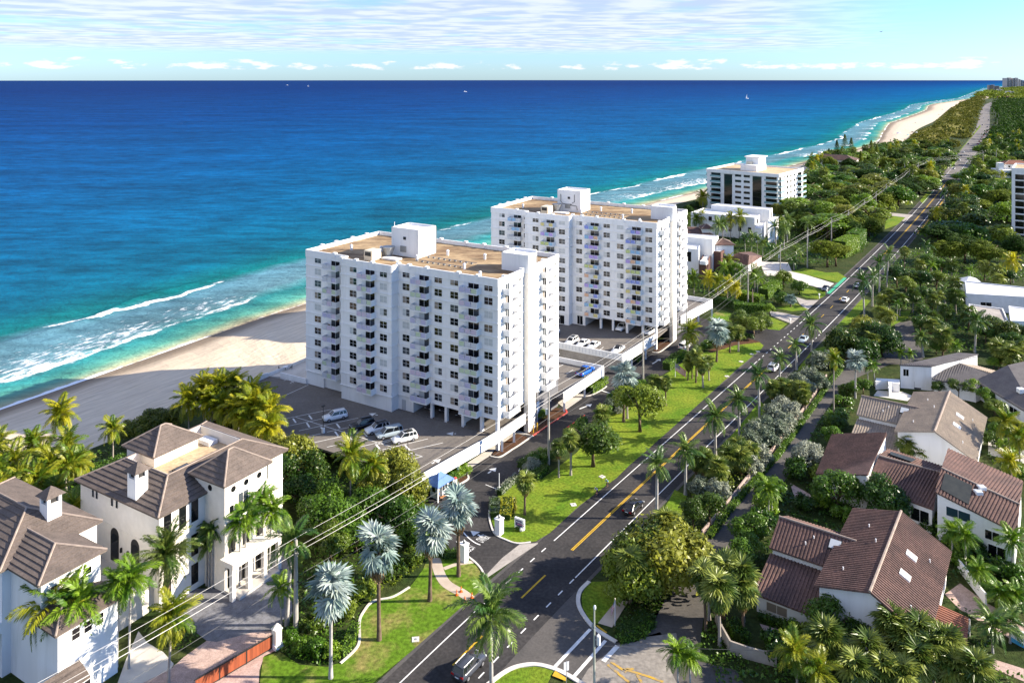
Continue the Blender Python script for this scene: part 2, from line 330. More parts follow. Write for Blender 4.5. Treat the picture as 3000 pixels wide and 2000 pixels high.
    rip = noise(P, .05, 6, .7, (1, 2.6, 1)); rr = n.new('ShaderNodeMapRange'); rr.inputs[1].default_value = .35; rr.inputs[2].default_value = .65; rr.inputs[3].default_value = .66; rr.inputs[4].default_value = 1.36; l.new(rip, rr.inputs[0])
    mu = n.new('ShaderNodeMix'); mu.data_type = 'RGBA'; mu.blend_type = 'MULTIPLY'; mu.inputs[0].default_value = 1; l.new(base, mu.inputs[6]); l.new(val('MULTIPLY', pr.outputs[0], rr.outputs[0]), mu.inputs[7])
    # foam density by distance (0..100 m), broken up along the shore
    tf = val('DIVIDE', t2, 100)
    dn = ramp(tf, [(0, .95), (.012, .55), (.028, .0), (.17, .0), (.19, .70), (.215, .46), (.32, .33), (.43, .15), (.462, .14), (.472, .95), (.49, .62), (.50, .0), (1, 0)])
    brk = noise(wv, 1, 2, .5, (.016, .012, 1)); bm_ = n.new('ShaderNodeMapRange'); bm_.inputs[1].default_value = .42; bm_.inputs[2].default_value = .60; bm_.inputs[3].default_value = .12; bm_.inputs[4].default_value = 1.12; l.new(brk, bm_.inputs[0])
    fo = noise(wv, 1, 8, .72, (.22, .55, 1)); fr = n.new('ShaderNodeMapRange'); fr.inputs[1].default_value = -.06; fr.inputs[2].default_value = .07
    l.new(val('SUBTRACT', val('ADD', fo, val('MULTIPLY', val('MULTIPLY', dn, bm_.outputs[0]), .56)), .80), fr.inputs[0])
    near = n.new('ShaderNodeMapRange'); near.inputs[1].default_value = 60; near.inputs[2].default_value = 90; near.inputs[3].default_value = 1; near.inputs[4].default_value = 0; l.new(t, near.inputs[0])
    foam = val('MULTIPLY', fr.outputs[0], near.outputs[0])
    # scattered whitecaps far out
    wc = noise(P, .028, 4, .6, (1, 2.5, 1)); wr = n.new('ShaderNodeMapRange'); wr.inputs[1].default_value = .755; wr.inputs[2].default_value = .80; wr.inputs[4].default_value = .35; l.new(wc, wr.inputs[0])
    foam = val('MAXIMUM', foam, val('MULTIPLY', wr.outputs[0], val('SUBTRACT', 1, near.outputs[0])))
    mx = n.new('ShaderNodeMix'); mx.data_type = 'RGBA'; l.new(foam, mx.inputs[0]); l.new(mu.outputs[2], mx.inputs[6]); mx.inputs[7].default_value = (.86, .87, .88, 1)
    df = n.new('ShaderNodeBsdfDiffuse'); l.new(mx.outputs[2], df.inputs[0]); gl = n.new('ShaderNodeBsdfGlossy'); gl.inputs['Roughness'].default_value = .18; gl.inputs[0].default_value = (.8, .9, 1, 1); ms = n.new('ShaderNodeMixShader'); ms.inputs[0].default_value = .045; l.new(df.outputs[0], ms.inputs[1]); l.new(gl.outputs[0], ms.inputs[2]); l.new(ms.outputs[0], n['Material Output'].inputs[0])
    h = val('ADD', val('MULTIPLY', noise(P, .12, 5, .6, (1, 2.2, 1)), 1.6), val('MULTIPLY', noise(P, .7, 4, .6, (1, 1.8, 1)), .35))
    bp = n.new('ShaderNodeBump'); bp.inputs['Strength'].default_value = .8; bp.inputs['Distance'].default_value = 1; l.new(h, bp.inputs['Height']); l.new(bp.outputs[0], df.inputs['Normal']); l.new(bp.outputs[0], gl.inputs['Normal'])
    tag(inst('sea', me), kind='structure')
    # ---- beach
    fr_ = [-.22, -.1, 0, .04, .10, .2, .35, .5, .7, .85, 1.0]; zz = [-6.2, -5, -4.02, -3.85, -3.4, -2.7, -1.9, -1.4, -.9, -.5, .0]
    V = []; UV = []; k = len(fr_)
    for i, (a, c) in enumerate(zip(wl, dl)):
        for f, z in zip(fr_, zz):
            p = a.lerp(c, f); wv_ = .12 * math.sin(ss[i] * .3 + f * 9) if .1 < f < 1 else 0
            V.append((p.x, p.y, z + wv_)); UV.append((ss[i] / 1000, f))
    F = [[i * k + j, i * k + j + 1, (i + 1) * k + j + 1, (i + 1) * k + j] for i in range(len(wl) - 1) for j in range(k - 1)]
    mb = bpy.data.meshes.new('beach'); mb.from_pydata(V, [], F); uv = mb.uv_layers.new(name='coast')
    li = np.empty(len(mb.loops), dtype=np.int32); mb.loops.foreach_get('vertex_index', li); uv.data.foreach_set('uv', np.array(UV, dtype=np.float32)[li].reshape(-1)); mb.update()
    if mb.polygons[0].normal.z < 0: mb.flip_normals()
    nt_, n, l, b = nodes(SANDM); mb.materials.append(SANDM)
    uvn = n.new('ShaderNodeUVMap'); uvn.uv_map = 'coast'; sp = n.new('ShaderNodeSeparateXYZ'); l.new(uvn.outputs[0], sp.inputs[0])
    P = n.new('ShaderNodeNewGeometry').outputs['Position']
    cv = n.new('ShaderNodeCombineXYZ'); l.new(val('MULTIPLY', sp.outputs[0], 1000), cv.inputs[0]); l.new(val('MULTIPLY', sp.outputs[1], 45), cv.inputs[1])
    f2 = val('ADD', sp.outputs[1], val('MULTIPLY', val('SUBTRACT', noise(cv.outputs[0], .04, 4), .5), .12))
    base = ramp(f2, [(0, (.20, .15, .105)), (.10, (.30, .23, .16)), (.20, (.60, .48, .35)), (.45, (.68, .56, .41)), (1, (.66, .55, .41))])
    tr = noise(cv.outputs[0], 1, 5, .65, (.09, 1.0, 1)); trr = n.new('ShaderNodeMapRange'); trr.inputs[1].default_value = .35; trr.inputs[2].default_value = .65; trr.inputs[3].default_value = .80; trr.inputs[4].default_value = 1.08; l.new(tr, trr.inputs[0])
    sw = noise(cv.outputs[0], 1, 6, .75, (.10, .5, 1)); swr = n.new('ShaderNodeMapRange'); swr.inputs[1].default_value = .66; swr.inputs[2].default_value = .72; swr.inputs[3].default_value = 1; swr.inputs[4].default_value = .42; l.new(sw, swr.inputs[0])
    mu = n.new('ShaderNodeMix'); mu.data_type = 'RGBA'; mu.blend_type = 'MULTIPLY'; mu.inputs[0].default_value = 1; l.new(base, mu.inputs[6]); l.new(val('MULTIPLY', trr.outputs[0], swr.outputs[0]), mu.inputs[7])
    l.new(mu.outputs[2], b.inputs['Base Color']); b.inputs['Roughness'].default_value = .9; b.inputs['Specular IOR Level'].default_value = .15
    hh = val('ADD', val('MULTIPLY', tr, .35), val('MULTIPLY', noise(P, .9, 4), .25)); bp = n.new('ShaderNodeBump'); bp.inputs['Strength'].default_value = .8; bp.inputs['Distance'].default_value = .6; l.new(hh, bp.inputs['Height']); l.new(bp.outputs[0], b.inputs['Normal'])
    tag(inst('beach', mb), kind='structure')
    b = MB(); k = len(dl); b.add([(p.x, p.y, 0) for p in dl] + [(p.x + 2500, p.y, 0) for p in dl] + [(p.x + 90000, p.y, 0) for p in dl], [[i, k + i, k + i + 1, i + 1] for i in range(k - 1)] + [[k + i, 2 * k + i, 2 * k + i + 1, k + i + 1] for i in range(k - 1)]); tag(b.obj('ground', SOIL), kind='structure')
coast()
# ------------------------------------------------------------------ coast road
ctr = qq('O', [(230, 1560), (550, 1230), (1080, 740), (1490, 350)]) + qq('I', [(1260, 1560), (1720, 1140), (1990, 890), (2190, 700)]) + qq('J', [(520, 860), (825, 580), (985, 430)]) + \
      qq('G', [(1555, 1080), (1790, 850), (1960, 600)]) + qq('L', [(1500, 1130), (1630, 1000), (1700, 850), (1750, 700), (1742, 550), (1745, 450), (1830, 372)])
d0 = (ctr[1] - ctr[0]).normalized(); ctr = [ctr[0] - d0 * 60] + ctr + [ctr[-1] + Vector((330, 330))]
# even the surveyed points out
for _ in range(2): ctr = [ctr[0]] + [(ctr[i - 1] + ctr[i] * 2 + ctr[i + 1]) / 4 for i in range(1, len(ctr) - 1)] + [ctr[-1]]
road = smooth_line(ctr, 8)
def wl_(i, p): return -5.2 - max(0, min(1.6, (p.y - 420) * .004))
def wr_(i, p): return 5.3 + max(0, min(4.2, (p.y - 400) * .006))
ROAD = ribbon('coast_road', [p for p in road if p.y < 560], wl_, wr_, .03, ASPH, excl=True); ribbon('coast_road', [p for p in road if p.y > 540], lambda i, p: wl_(i, p), wr_, .028, mat('sunlit_road', (.125, .112, .102), (.18, .16, .145), .9, .05), excl=True)  # far stretch paler; its sunlit look is put into the asphalt colour
ribbon('road_shoulder', road, lambda i, p: wl_(i, p) - .55, lambda i, p: wr_(i, p) + .5, .02, ASPH_OLD)
RL = length(road)
def edge(line, o, d0, d1, w, m, name='edge_line', z=.05):
    ribbon(name, cut(offs(line, o), d0, d1), -w / 2, w / 2, z, m, parent=ROAD)
def along(p):
    best = (1e9, 0); s = 0
    for a, b in zip(road, road[1:]):
        L = (b - a).length; t = max(0, min(1, (p - a).dot(b - a) / (L * L))); d = (a.lerp(b, t) - p).length
        if d < best[0]: best = (d, s + t * L)
        s += L
    return best[1]
sA = along(q('O', 720, 800)); sB = along(q('O', 1340, 262)); sC = along(q('J', 310, 935)); sD = along(q('J', 640, 650)); sE = along(q('O', 1520, 610)); sY1 = along(q('O', 1490, 350))
edge(road, -3.45, 0, sA, .16, WHITE_P); edge(road, -3.45, sB, sC, .16, WHITE_P); edge(road, -3.45, sD, sD + 560, .18, WHITE_P)
edge(road, 3.75, sE, sD - 18, .16, WHITE_P); edge(road, 3.75, sD - 4, sD + 560, .18, WHITE_P)
def dashes(o, a, b, step, ln, w, m, name='lane_dash'):
    d = a
    while d < b: edge(road, o, d, d + ln, w, m, name); d += step
dashes(-3.45, sA + 1.2, sB - 1, 3.0, 1.15, .18, WHITE_P); dashes(3.75, sA - 12, sE, 3.0, 1.15, .18, WHITE_P); dashes(-3.45, sC + 1, sD - 1, 3.0, 1.15, .18, WHITE_P); dashes(3.75, sD - 17, sD - 5, 3.0, 1.15, .18, WHITE_P)
for o in (-.13, .13): edge(road, o, sY1, sC - 2, .17, YEL_P, 'centre_line')
for a in (-60, -32, -17.2): edge(road, 0, sY1 + a + 4, sY1 + a + 10, .26, YEL_P, 'centre_line')
dashes(0, sC + 14, sC + 110, 11, 3.2, .2, YEL_P, 'centre_line')
for o in (-.18, .18): edge(road, o, sC + 135, sC + 420, .2, YEL_P, 'centre_line')
for o in (5.2, 5.6): edge(road, o, sC + 200, sC + 420, .25, YEL_P, 'centre_line')
edge(road, -4.6, sC + 75, sC + 100, 1.1, GREEN_P, 'green_lane_patch', .045)
# ------------------------------------------------------------------ ground beside the road
def area(name, parts, z, m, excl=True, **k):
    pts = []
    for s, ps in parts: pts += qq(s, ps, k.get('lz', 0))
    return sheet(name, pts, z, m, excl)
# strip of drive between the car decks and the long lawn
DRIVE = area('condo_drive', [('O', [(690, 590), (620, 470), (540, 410), (430, 440), (350, 300)]), ('B', [(960, 560), (900, 545), (880, 480), (1000, 380), (1230, 250), (1420, 110), (1500, 60)]), ('I', [(60, 1150), (460, 900), (560, 800), (860, 600), (1010, 520), (1200, 400), (1420, 270), (1560, 150), (1700, 90), (1790, 110)]), ('J', [(-30, 660), (60, 700), (300, 690), (420, 690), (560, 690), (480, 800), (350, 880)]),
    ('I', [(2240, 370), (1800, 350), (1430, 590), (1200, 740), (860, 920), (700, 1080), (400, 1290), (150, 1420)]), ('B', [(1430, 380), (1330, 440), (1250, 540), (1250, 640), (1310, 740), (1440, 765), (1540, 740)])], .022, ASPH)
LAWN1 = area('long_lawn', [('O', [(790, 215), (900, 258), (1030, 285), (1160, 268), (1290, 190), (1560, -60)]), ('I', [(960, 1568), (1080, 1450), (1210, 1340), (1560, 1030), (1870, 750), (2060, 575), (2290, 385), (2312, 350), (2260, 310), (2180, 320), (1990, 350), (1780, 410), (1600, 480), (1450, 590), (1250, 720), (1080, 860), (900, 1000), (740, 1130), (600, 1330), (380, 1500)]), ('B', [(1540, 400), (1390, 400), (1300, 480), (1250, 560), (1256, 640), (1280, 700)])], .035, LAWN)
LAWN2 = area('front_lawn', [('N', [(820, 1568), (850, 1330), (1000, 1280), (1180, 1400), (1440, 1420), (1560, 1380), (1680, 1250), (1730, 1100), (1720, 1000), (1780, 880), (1900, 820), (2195, 690)]), ('O', [(40, 640), (120, 530), (170, 420), (260, 330), (430, 370), (540, 400), (620, 460), (680, 560), (686, 620), (650, 720), (0, 1290), (-340, 1568), (-600, 1800), (-1100, 1800)])], .035, LAWN_DRY)
area('entry_concrete', [('O', [(690, 590), (700, 610), (1180, 290), (1180, 282), (1010, 296), (850, 420)])], .036, CONC)
area('paver_drive', [('N', [(-260, 1568), (0, 1440), (120, 1330), (330, 1180), (420, 1190), (760, 1100), (930, 1090), (960, 1270), (860, 1320), (815, 1450), (810, 1568), (800, 1800), (-600, 1800)])], .028, PAVER_P)
area('forecourt', [('N', [(0, 960), (200, 700), (420, 700), (600, 560), (780, 480), (1000, 330), (1110, 400), (1120, 950), (940, 1080), (760, 1105), (420, 1195), (330, 1180), (180, 1060)])], .024, PAVER_G)
area('house_apron', [('M', [(900, 1568), (960, 1400), (1060, 1170), (1130, 1260), (1250, 1330), (1330, 1420), (1250, 1568)])], .02, CONC_W)
wk = smooth_line(qq('O', [(235, 420), (275, 560), (330, 650), (410, 705), (480, 740), (560, 800)]))
ribbon('garden_walk', wk, -.75, .75, .05, WALK); ribbon('garden_walk', smooth_line(qq('O', [(315, 520), (430, 480), (590, 455)])), -.35, .35, .046, WALK)
ribbon('bed_edging', smooth_line(qq('N', [(2195, 690), (2040, 780), (1860, 820), (1770, 920), (1735, 1010), (1735, 1180), (1690, 1270), (1560, 1390)])), -.16, .16, .13, CONC_W, thick=.12)
area('planting_bed', [('I', [(2290, 320), (2180, 290), (1990, 330), (1790, 400), (1830, 420), (2050, 350), (2210, 330)])], .041, MULCH, False)
# lane behind the hedge wall and the side street
side = smooth_line(qq('C', [(640, 1480), (700, 1060), (850, 700), (1000, 520), (1180, 300), (1320, 120)]) + qq('J', [(720, 1330), (900, 1130), (1000, 1040), (1200, 960), (1370, 880), (1440, 760), (1430, 640)]), 6)
ribbon('back_lane', side, -2.4, 2.4, .026, ASPH_OLD, excl=True); ribbon('lane_kerb', cut(side, 18, 86), -2.75, -2.45, .14, KERB, thick=.14)
area('side_street', [('O', [(960, 1450), (1080, 1390), (1240, 1400), (1400, 1450), (1640, 1568), (1900, 1800), (3200, 1800), (3000, 1450), (2500, 1330), (2300, 1100), (2195, 1130)]), ('C', [(390, 1240), (480, 1180), (555, 1020), (720, 1050), (800, 1100), (640, 1300)]), ('O', [(1905, 1195), (1780, 1150), (1620, 1000), (1540, 850), (1540, 720), (1610, 640), (1500, 640), (1100, 1060), (860, 1270), (760, 1400), (880, 1450)])], .024, ASPH_OLD)
area('street_concrete', [('O', [(1560, 1568), (1640, 1440), (1900, 1220), (2080, 1190)]), ('C', [(400, 1270), (630, 1240), (640, 1300), (560, 1420), (700, 1700), (100, 1800), (-40, 1700)])], .034, mat('worn_concrete', (.20, .18, .16), (.27, .245, .215), .9, .25, .2, .003, 6, fine=(2, .2)), False)
area('corner_lawn', [('O', [(750, 1560), (860, 1480), (1000, 1430), (1160, 1415), (1330, 1445), (1270, 1568), (1200, 1800), (560, 1800)])], .05, LAWN)
area('corner_lawn', [('O', [(1640, 650), (1580, 760), (1590, 880), (1660, 1000), (1740, 1030), (1900, 830), (2030, 770)]), ('C', [(330, 1000), (360, 900), (60, 905)])], .05, LAWN, False)
area('corner_walk', [('O', [(1730, 1020), (1860, 1060), (2010, 820), (1900, 810)])], .06, WALK, False)
for nm, pts in (('street_kerb', [('O', (1650, 640)), ('O', (1565, 730)), ('O', (1550, 840)), ('O', (1600, 950)), ('O', (1690, 1060)), ('O', (1790, 1130)), ('O', (1900, 1195))]), ('street_kerb', [('O', (690, 1610)), ('O', (860, 1480)), ('O', (990, 1420)), ('O', (1150, 1400)), ('O', (1300, 1430)), ('O', (1420, 1480)), ('O', (1570, 1568)), ('O', (1700, 1660))]),
                ('entry_kerb', [('B', (1250, 545)), ('B', (1240, 600)), ('B', (1250, 660)), ('B', (1275, 715)), ('B', (1330, 745)), ('B', (1400, 768)), ('B', (1480, 762))]), ('entry_kerb', [('O', (540, 412)), ('O', (600, 460)), ('O', (655, 520)), ('O', (690, 590))])):
    ribbon(nm, smooth_line([q(s, *p) for s, p in pts]), -.28 if nm[0] == 's' else -.13, .28 if nm[0] == 's' else .13, .14, KERB, thick=.14)
area('tactile_pad', [('O', [(1715, 1045), (1720, 1035), (1815, 1105), (1800, 1120)])], .075, YEL_P, False); area('tactile_pad', [('O', [(1330, 1475), (1340, 1465), (1440, 1530), (1435, 1560), (1310, 1510)])], .16, YEL_P, False)
def strip(a, b, w, m, name, z=.06, par=None):
    d = (b - a).normalized(); nn = Vector((d.y, -d.x)) * w / 2
    sheet(name, [a + nn, b + nn, b - nn, a - nn], z, m, parent=par or ROAD)
strip(q('O', 1660, 1075), q('O', 1335, 1420), .42, WHITE_P, 'crossing_line'); strip(q('O', 1800, 1180), q('O', 1510, 1510), .42, WHITE_P, 'crossing_line'); strip(q('O', 1910, 1230), q('O', 1780, 1370), .6, WHITE_P, 'stop_bar')
YEL_W = mat('worn_yellow_paint', (.50, .30, .03), (.24, .20, .15), .9, 1.2, lo=.4, hi=.62)
for a, b in (((1820, 1400), (2020, 1568)), ((1960, 1440), (2195, 1510)), ((2195, 1510), (2330, 1560)), ((1850, 1375), (1990, 1470)), ((2090, 1490), (2150, 1600)), ((1990, 1440), (2060, 1440))): strip(q('O', *a), q('O', *b), .34, YEL_W, 'hatching')
def arrow(s, tail, tip, z, par, w=.3, hw=.75, hl=1.3, lz=0.):
    a, b = q(s, *tail, lz), q(s, *tip, lz); d = (b - a).normalized(); n = Vector((d.y, -d.x)); h = b - d * hl
    sheet('painted_arrow', [a + n * w / 2, h - d * .25 + n * w / 2, h - d * .25 - n * w / 2, a - n * w / 2], z, WHITE_P, parent=par); sheet('painted_arrow', [h + n * hw, b, h - n * hw], z, WHITE_P, parent=par)
arrow('O', (670, 230), (560, 172), .05, DRIVE); arrow('O', (545, 330), (425, 268), .05, DRIVE)
arrow('Q', (930, 1500), (1050, 1420), .05, DRIVE); arrow('I', (620, 935), (735, 890), .05, DRIVE); arrow('I', (1290, 520), (1365, 475), .05, DRIVE)
def lettering(txt, s, a, b, par, size):
    """painted word whose baseline runs from one surveyed point to another"""
    p, r = q(s, *a), q(s, *b); cu = bpy.data.curves.new('lettering', 'FONT'); cu.body = txt; cu.size = size; o = bpy.data.objects.new('tmp', cu); me = bpy.data.meshes.new_from_object(o)
    xs = [v.co.x for v in me.vertices]; ys = [v.co.y for v in me.vertices]; k = (r - p).length / (max(xs) - min(xs)); x0 = min(xs)
    for v in me.vertices: v.co = ((v.co.x - x0) * k, (v.co.y - min(ys)) / (max(ys) - min(ys)) * 1.55, 0)
    me.materials.clear(); me.materials.append(WHITE_P); d = r - p; inst('painted_word', me, par, (p.x, p.y, .05), (0, 0, math.atan2(d.y, d.x))); bpy.data.objects.remove(o)
lettering('OWNER', 'O', (672, 285), (745, 235), DRIVE, 1); lettering('GUEST', 'O', (540, 378), (612, 325), DRIVE, 1)
ribbon('lane_divider', smooth_line(qq('O', [(485, 175), (540, 235), (600, 280), (650, 302)])), -.1, .1, .05, WHITE_P, parent=DRIVE)
for a, b, s in (((1410, 355), (1440, 275), 'B'), ((1220, 430), (1300, 462), 'B')): strip(q(s, *a), q(s, *b), .14, WHITE_P, 'bay_line', .05, DRIVE)
strip(q('I', 500, 1110), q('I', 670, 990), .3, RED_P, 'red_line', .05, DRIVE); strip(q('I', 820, 765), q('I', 980, 815), .35, WHITE_P, 'stop_bar', .05, DRIVE)
# far-side drives and verges
area('pale_drive', [('K', [(890, 880), (900, 850), (1210, 860), (1250, 950), (1480, 1020), (1740, 1100), (1650, 1170), (1420, 1110), (1200, 1010), (950, 1010)])], .03, CONC_W)
area('verge', [('K', [(1240, 960), (1400, 920), (1650, 975), (1780, 970), (1880, 1030), (1780, 1090), (1480, 1015)])], .036, LAWN); area('verge', [('K', [(1320, 1220), (1400, 1110), (1640, 1190), (1640, 1240), (1560, 1280), (1420, 1260)])], .036, LAWN)
area('grey_drive', [('K', [(1290, 1250), (1420, 1290), (1570, 1290), (1440, 1420), (1340, 1330)])], .03, CONC); area('grey_drive', [('K', [(990, 1410), (1180, 1440), (1360, 1480), (1250, 1560), (1020, 1470)])], .03, CONC)
area('verge', [('K', [(1060, 1380), (1250, 1420), (1450, 1400), (1300, 1330)])], .036, LAWN); area('verge', [('K', [(300, 1480), (420, 1400), (640, 1460), (560, 1540)])], .036, LAWN_DRY); area('verge', [('J', [(390, 590), (540, 650), (480, 700), (390, 690)])], .036, LAWN)
area('verge', [('J', [(915, 670), (1110, 460), (1180, 470), (1080, 590), (1000, 660)])], .036, LAWN); area('verge', [('J', [(1360, 560), (1490, 545), (1460, 610), (1330, 670)])], .036, LAWN)
area('verge', [('G', [(1480, 960), (1530, 925), (1610, 935), (1560, 980), (1480, 1010)])], .036, LAWN); area('verge', [('G', [(1700, 830), (1750, 770), (1790, 770), (1720, 850)])], .036, LAWN); area('pale_drive', [('G', [(1480, 920), (1520, 905), (1660, 920), (1600, 960)])], .032, CONC)
area('field', [('G', [(2140, 672), (2280, 678), (2280, 745), (2200, 735)])], .036, LAWN); area('verge', [('L', [(1230, 1420), (1290, 1200), (1330, 1190), (1290, 1400)])], .036, LAWN); area('verge', [('L', [(1340, 1180), (1500, 1000), (1680, 760), (1690, 790), (1400, 1130)])], .036, LAWN)
area('verge', [('C', [(520, 480), (620, 300), (700, 340), (660, 480), (640, 600), (440, 640)])], .036, LAWN); area('verge', [('J', [(60, 1568), (330, 1240), (390, 1290), (200, 1568)])], .036, LAWN); area('verge', [('J', [(610, 1010), (730, 850), (860, 810), (870, 830), (690, 1010)])], .036, LAWN)
area('turnaround', [('J', [(1260, 960), (1290, 860), (1400, 700), (1420, 640), (1500, 620), (1500, 760), (1570, 850), (1580, 920), (1420, 960)])], .03, ASPH_OLD)
area('patio', [('D', [(890, 1160), (960, 1110), (1080, 1200), (1254, 1290), (1254, 1400), (1060, 1290), (960, 1230)])], .03, PAVER_P); area('patio', [('D', [(180, 650), (270, 700), (290, 740), (200, 720)])], .03, PAVER_P); area('garden_path', [('D', [(40, 1295), (250, 1360), (330, 1400), (230, 1410), (60, 1330)])], .03, PAVER_P)
area('courtyard', [('J', [(1230, 1160), (1420, 1170), (1500, 1200), (1460, 1240), (1200, 1200)])], .03, CONC_W); area('patio', [('D', [(1090, 440), (1254, 500), (1254, 560), (1090, 520)])], .03, CONC_W); area('service_yard', [('Z', [(900, 420), (1344, 560), (1344, 660), (920, 480)])], .03, PAVER_P)
# ------------------------------------------------------------------ building kit
WHITE = STUCCO
FRAME_W = plain('white_frame', (.78, .78, .77), .5); FRAME_D = plain('dark_frame', (.03, .028, .027), .5); METAL_W = plain('white_metal', (.74, .74, .75), .5)
GLASS_D = plain('dark_glass', (.006, .007, .009), .06, .5); GLASS_B = plain('blue_glass', (.02, .045, .06), .06, .6); BLIND = plain('pale_blind', (.50, .52, .52), .35, .5); CURTAIN = plain('tan_curtain', (.24, .20, .16), .3, .5); GLASS_M = plain('grey_glass', (.06, .07, .08), .06, .5)
SHADE = plain('garage_shade', (.14, .14, .15), .9, .1); RUST = mat('rust_stain', (.30, .16, .07), (.62, .55, .48), .9, 1.3)  # garage back wall darkened; interior shade put into its colour
TILE_G = mat('grey_tile', (.150, .118, .099), (.105, .084, .072), .8, .6, .2, fine=(5, .2)); TILE_B = mat('brown_tile', (.150, .088, .072), (.092, .058, .050), .8, .35, .2, fine=(4, .3)); TILE_T = mat('tan_tile', (.33, .27, .21), (.25, .205, .165), .8, .5, .2, fine=(5, .2)); TILE_R = mat('red_tile', (.30, .13, .085), (.22, .10, .07), .8, .5, .2)
TILE_GR = mat('dark_grey_tile', (.13, .12, .115), (.10, .09, .09), .8, .5, .2, fine=(5, .2)); CAP_T = mat('ridge_cap', (.34, .27, .22), (.24, .19, .16), .8, 1., .2); WOOD = mat('red_wood', (.33, .085, .035), (.24, .06, .025), .6, 2., .3, stretch=(1, 1, .1)); BRICK = mat('brown_brick', (.14, .075, .06), (.09, .05, .04), .85, 2., .2); ROOF_W = mat('white_roof', (.76, .75, .73), (.66, .64, .61), .9, .2, .2); IRON = plain('black_iron', (.02, .02, .02), .5)
SAND_R = mat('sandy_roof', (.56, .42, .26), (.40, .29, .18), .95, .3, .1, fine=(2, .2)); SOLAR = mat('solar_mat', (.025, .028, .025), (.04, .042, .036), .5, 1.); STEEL = plain('grey_metal', (.30, .31, .31), .45, .5, .3); CREAM_M = plain('cream_metal', (.62, .55, .42), .6)
WC = {}
def win_mesh(w, h, style, fr):
    k = (w, h, style, fr.name)
    if k not in WC:
        b = MB(); t = .05
        b.box(-w / 2 - t, w / 2 + t, -.05, .02, -h / 2 - t, -h / 2); b.box(-w / 2 - t, w / 2 + t, -.05, .02, h / 2, h / 2 + t); b.box(-w / 2 - t, -w / 2, -.05, .02, -h / 2, h / 2); b.box(w / 2, w / 2 + t, -.05, .02, -h / 2, h / 2)
        if 'v' in style: b.box(-.03, .03, -.045, .015, -h / 2, h / 2)
        if 'h' in style: b.box(-w / 2, -.035, -.04, .01, -.02, .02); b.box(.035, w / 2, -.04, .01, -.02, .02)
        f = b.mesh('window_frame', fr); n = 2 if 'v' in style else 1; ps = []
        for i in range(n):
            c = MB(); x0 = -w / 2 + i * (w / n) + (.035 if i else 0); x1 = -w / 2 + (i + 1) * (w / n) - (.035 if n == 2 and i == 0 else 0); c.box(x0, x1, -.02, .012, -h / 2, h / 2); ps.append(c.mesh('pane', GLASS_D))
        WC[k] = (f, ps)
    return WC[k]
def window(par, p, r, f, z, w, h, style='v', fr=None, gl=None, name='window', off=0.):
    """a window on the wall that runs from p to r (seen from outside: left to right), at fraction or metres f"""
    fr = fr or FRAME_W; p = Vector(p[:2]); r = Vector(r[:2]); d = r - p; L = d.length; d /= L; s = f * L if f <= 1 else f; n = Vector((d.y, -d.x)); c = p + d * s + n * off
    me, ps = win_mesh(w, h, style, fr); o = inst(name, me, par, (c.x, c.y, z), (0, 0, math.atan2(d.y, d.x)))
    for i, pm in enumerate(ps):
        g = gl[i % len(gl)] if isinstance(gl, (list, tuple)) else (gl or GLASS_D); inst('pane', pm, o, mt=g)
    return o
def clip(poly, ax, lo, hi):
    for sgn, lim in ((1, lo), (-1, -hi)):
        out = []
        for i in range(len(poly)):
            a, b = poly[i - 1], poly[i]; da, db = sgn * a[ax] - lim, sgn * b[ax] - lim
            if (da >= 0) != (db >= 0): t = da / (da - db); out.append((a[0] + (b[0] - a[0]) * t, a[1] + (b[1] - a[1]) * t))
            if db >= 0: out.append(b)
        poly = out
        if len(poly) < 3: return []
    return poly
def roof_plane(par, pts, m, style='course', step=.75, th=.09, thick=.16, name='roof', caps=None):
    """pts: 3-D corners, the first edge is the eave. The tiles are real pieces laid over the deck."""
    P = [Vector(p) for p in pts]; u = (P[1] - P[0]).normalized(); n = Vector((0, 0, 0))
    for i in range(1, len(P) - 1): n += (P[i] - P[0]).cross(P[i + 1] - P[0])
    n.normalize()
    if n.z < 0: n = -n
    w = n.cross(u)
    if sum((p - P[0]).dot(w) for p in P) < 0: w = -w
    b = MB(); k = len(P); lo = [p - Vector((0, 0, thick)) for p in P]; b.add(P + lo, [list(range(k)), list(range(k, 2 * k))[::-1]] + [[i, (i + 1) % k, k + (i + 1) % k, k + i] for i in range(k)])
    ro = b.obj(name, m, par)
    Q = [((p - P[0]).dot(u), (p - P[0]).dot(w)) for p in P]; ax = 1 if style == 'course' else 0; lo_, hi_ = min(c[ax] for c in Q), max(c[ax] for c in Q)
    a = lo_; mb = MB()
    while a < hi_ - .02:
        c = clip(Q, ax, a, min(a + (step if style == 'course' else step * .58), hi_))
        if len(c) >= 3:
            t = MB() if style == 'course' else mb
            base = [P[0] + u * x + w * y - n * .01 for x, y in c]
            if style == 'course': top = [P[0] + u * x + w * y + n * (th * (1 - .8 * (y - a) / step) + .006) for x, y in c]
            else: top = [P[0] + u * (x + (.08 * step if x < a + step * .29 else -.08 * step)) + w * y + n * th for x, y in c]
            kk = len(c); t.add(base + top, [list(range(kk, 2 * kk))] + [[i, (i + 1) % kk, kk + (i + 1) % kk, kk + i] for i in range(kk)])
            if style == 'course': t.obj('tile_course', m, ro)
        a += step
    if style != 'course' and mb.f: tag(mb.obj('roof_tiles', m, ro), kind='stuff')
    return ro
def capline(par, a, b, m, r=.13, name='ridge_cap'): return MB().tube([Vector(a) + Vector((0, 0, .08)), Vector(b) + Vector((0, 0, .08))], r, 6).obj(name, m, par)
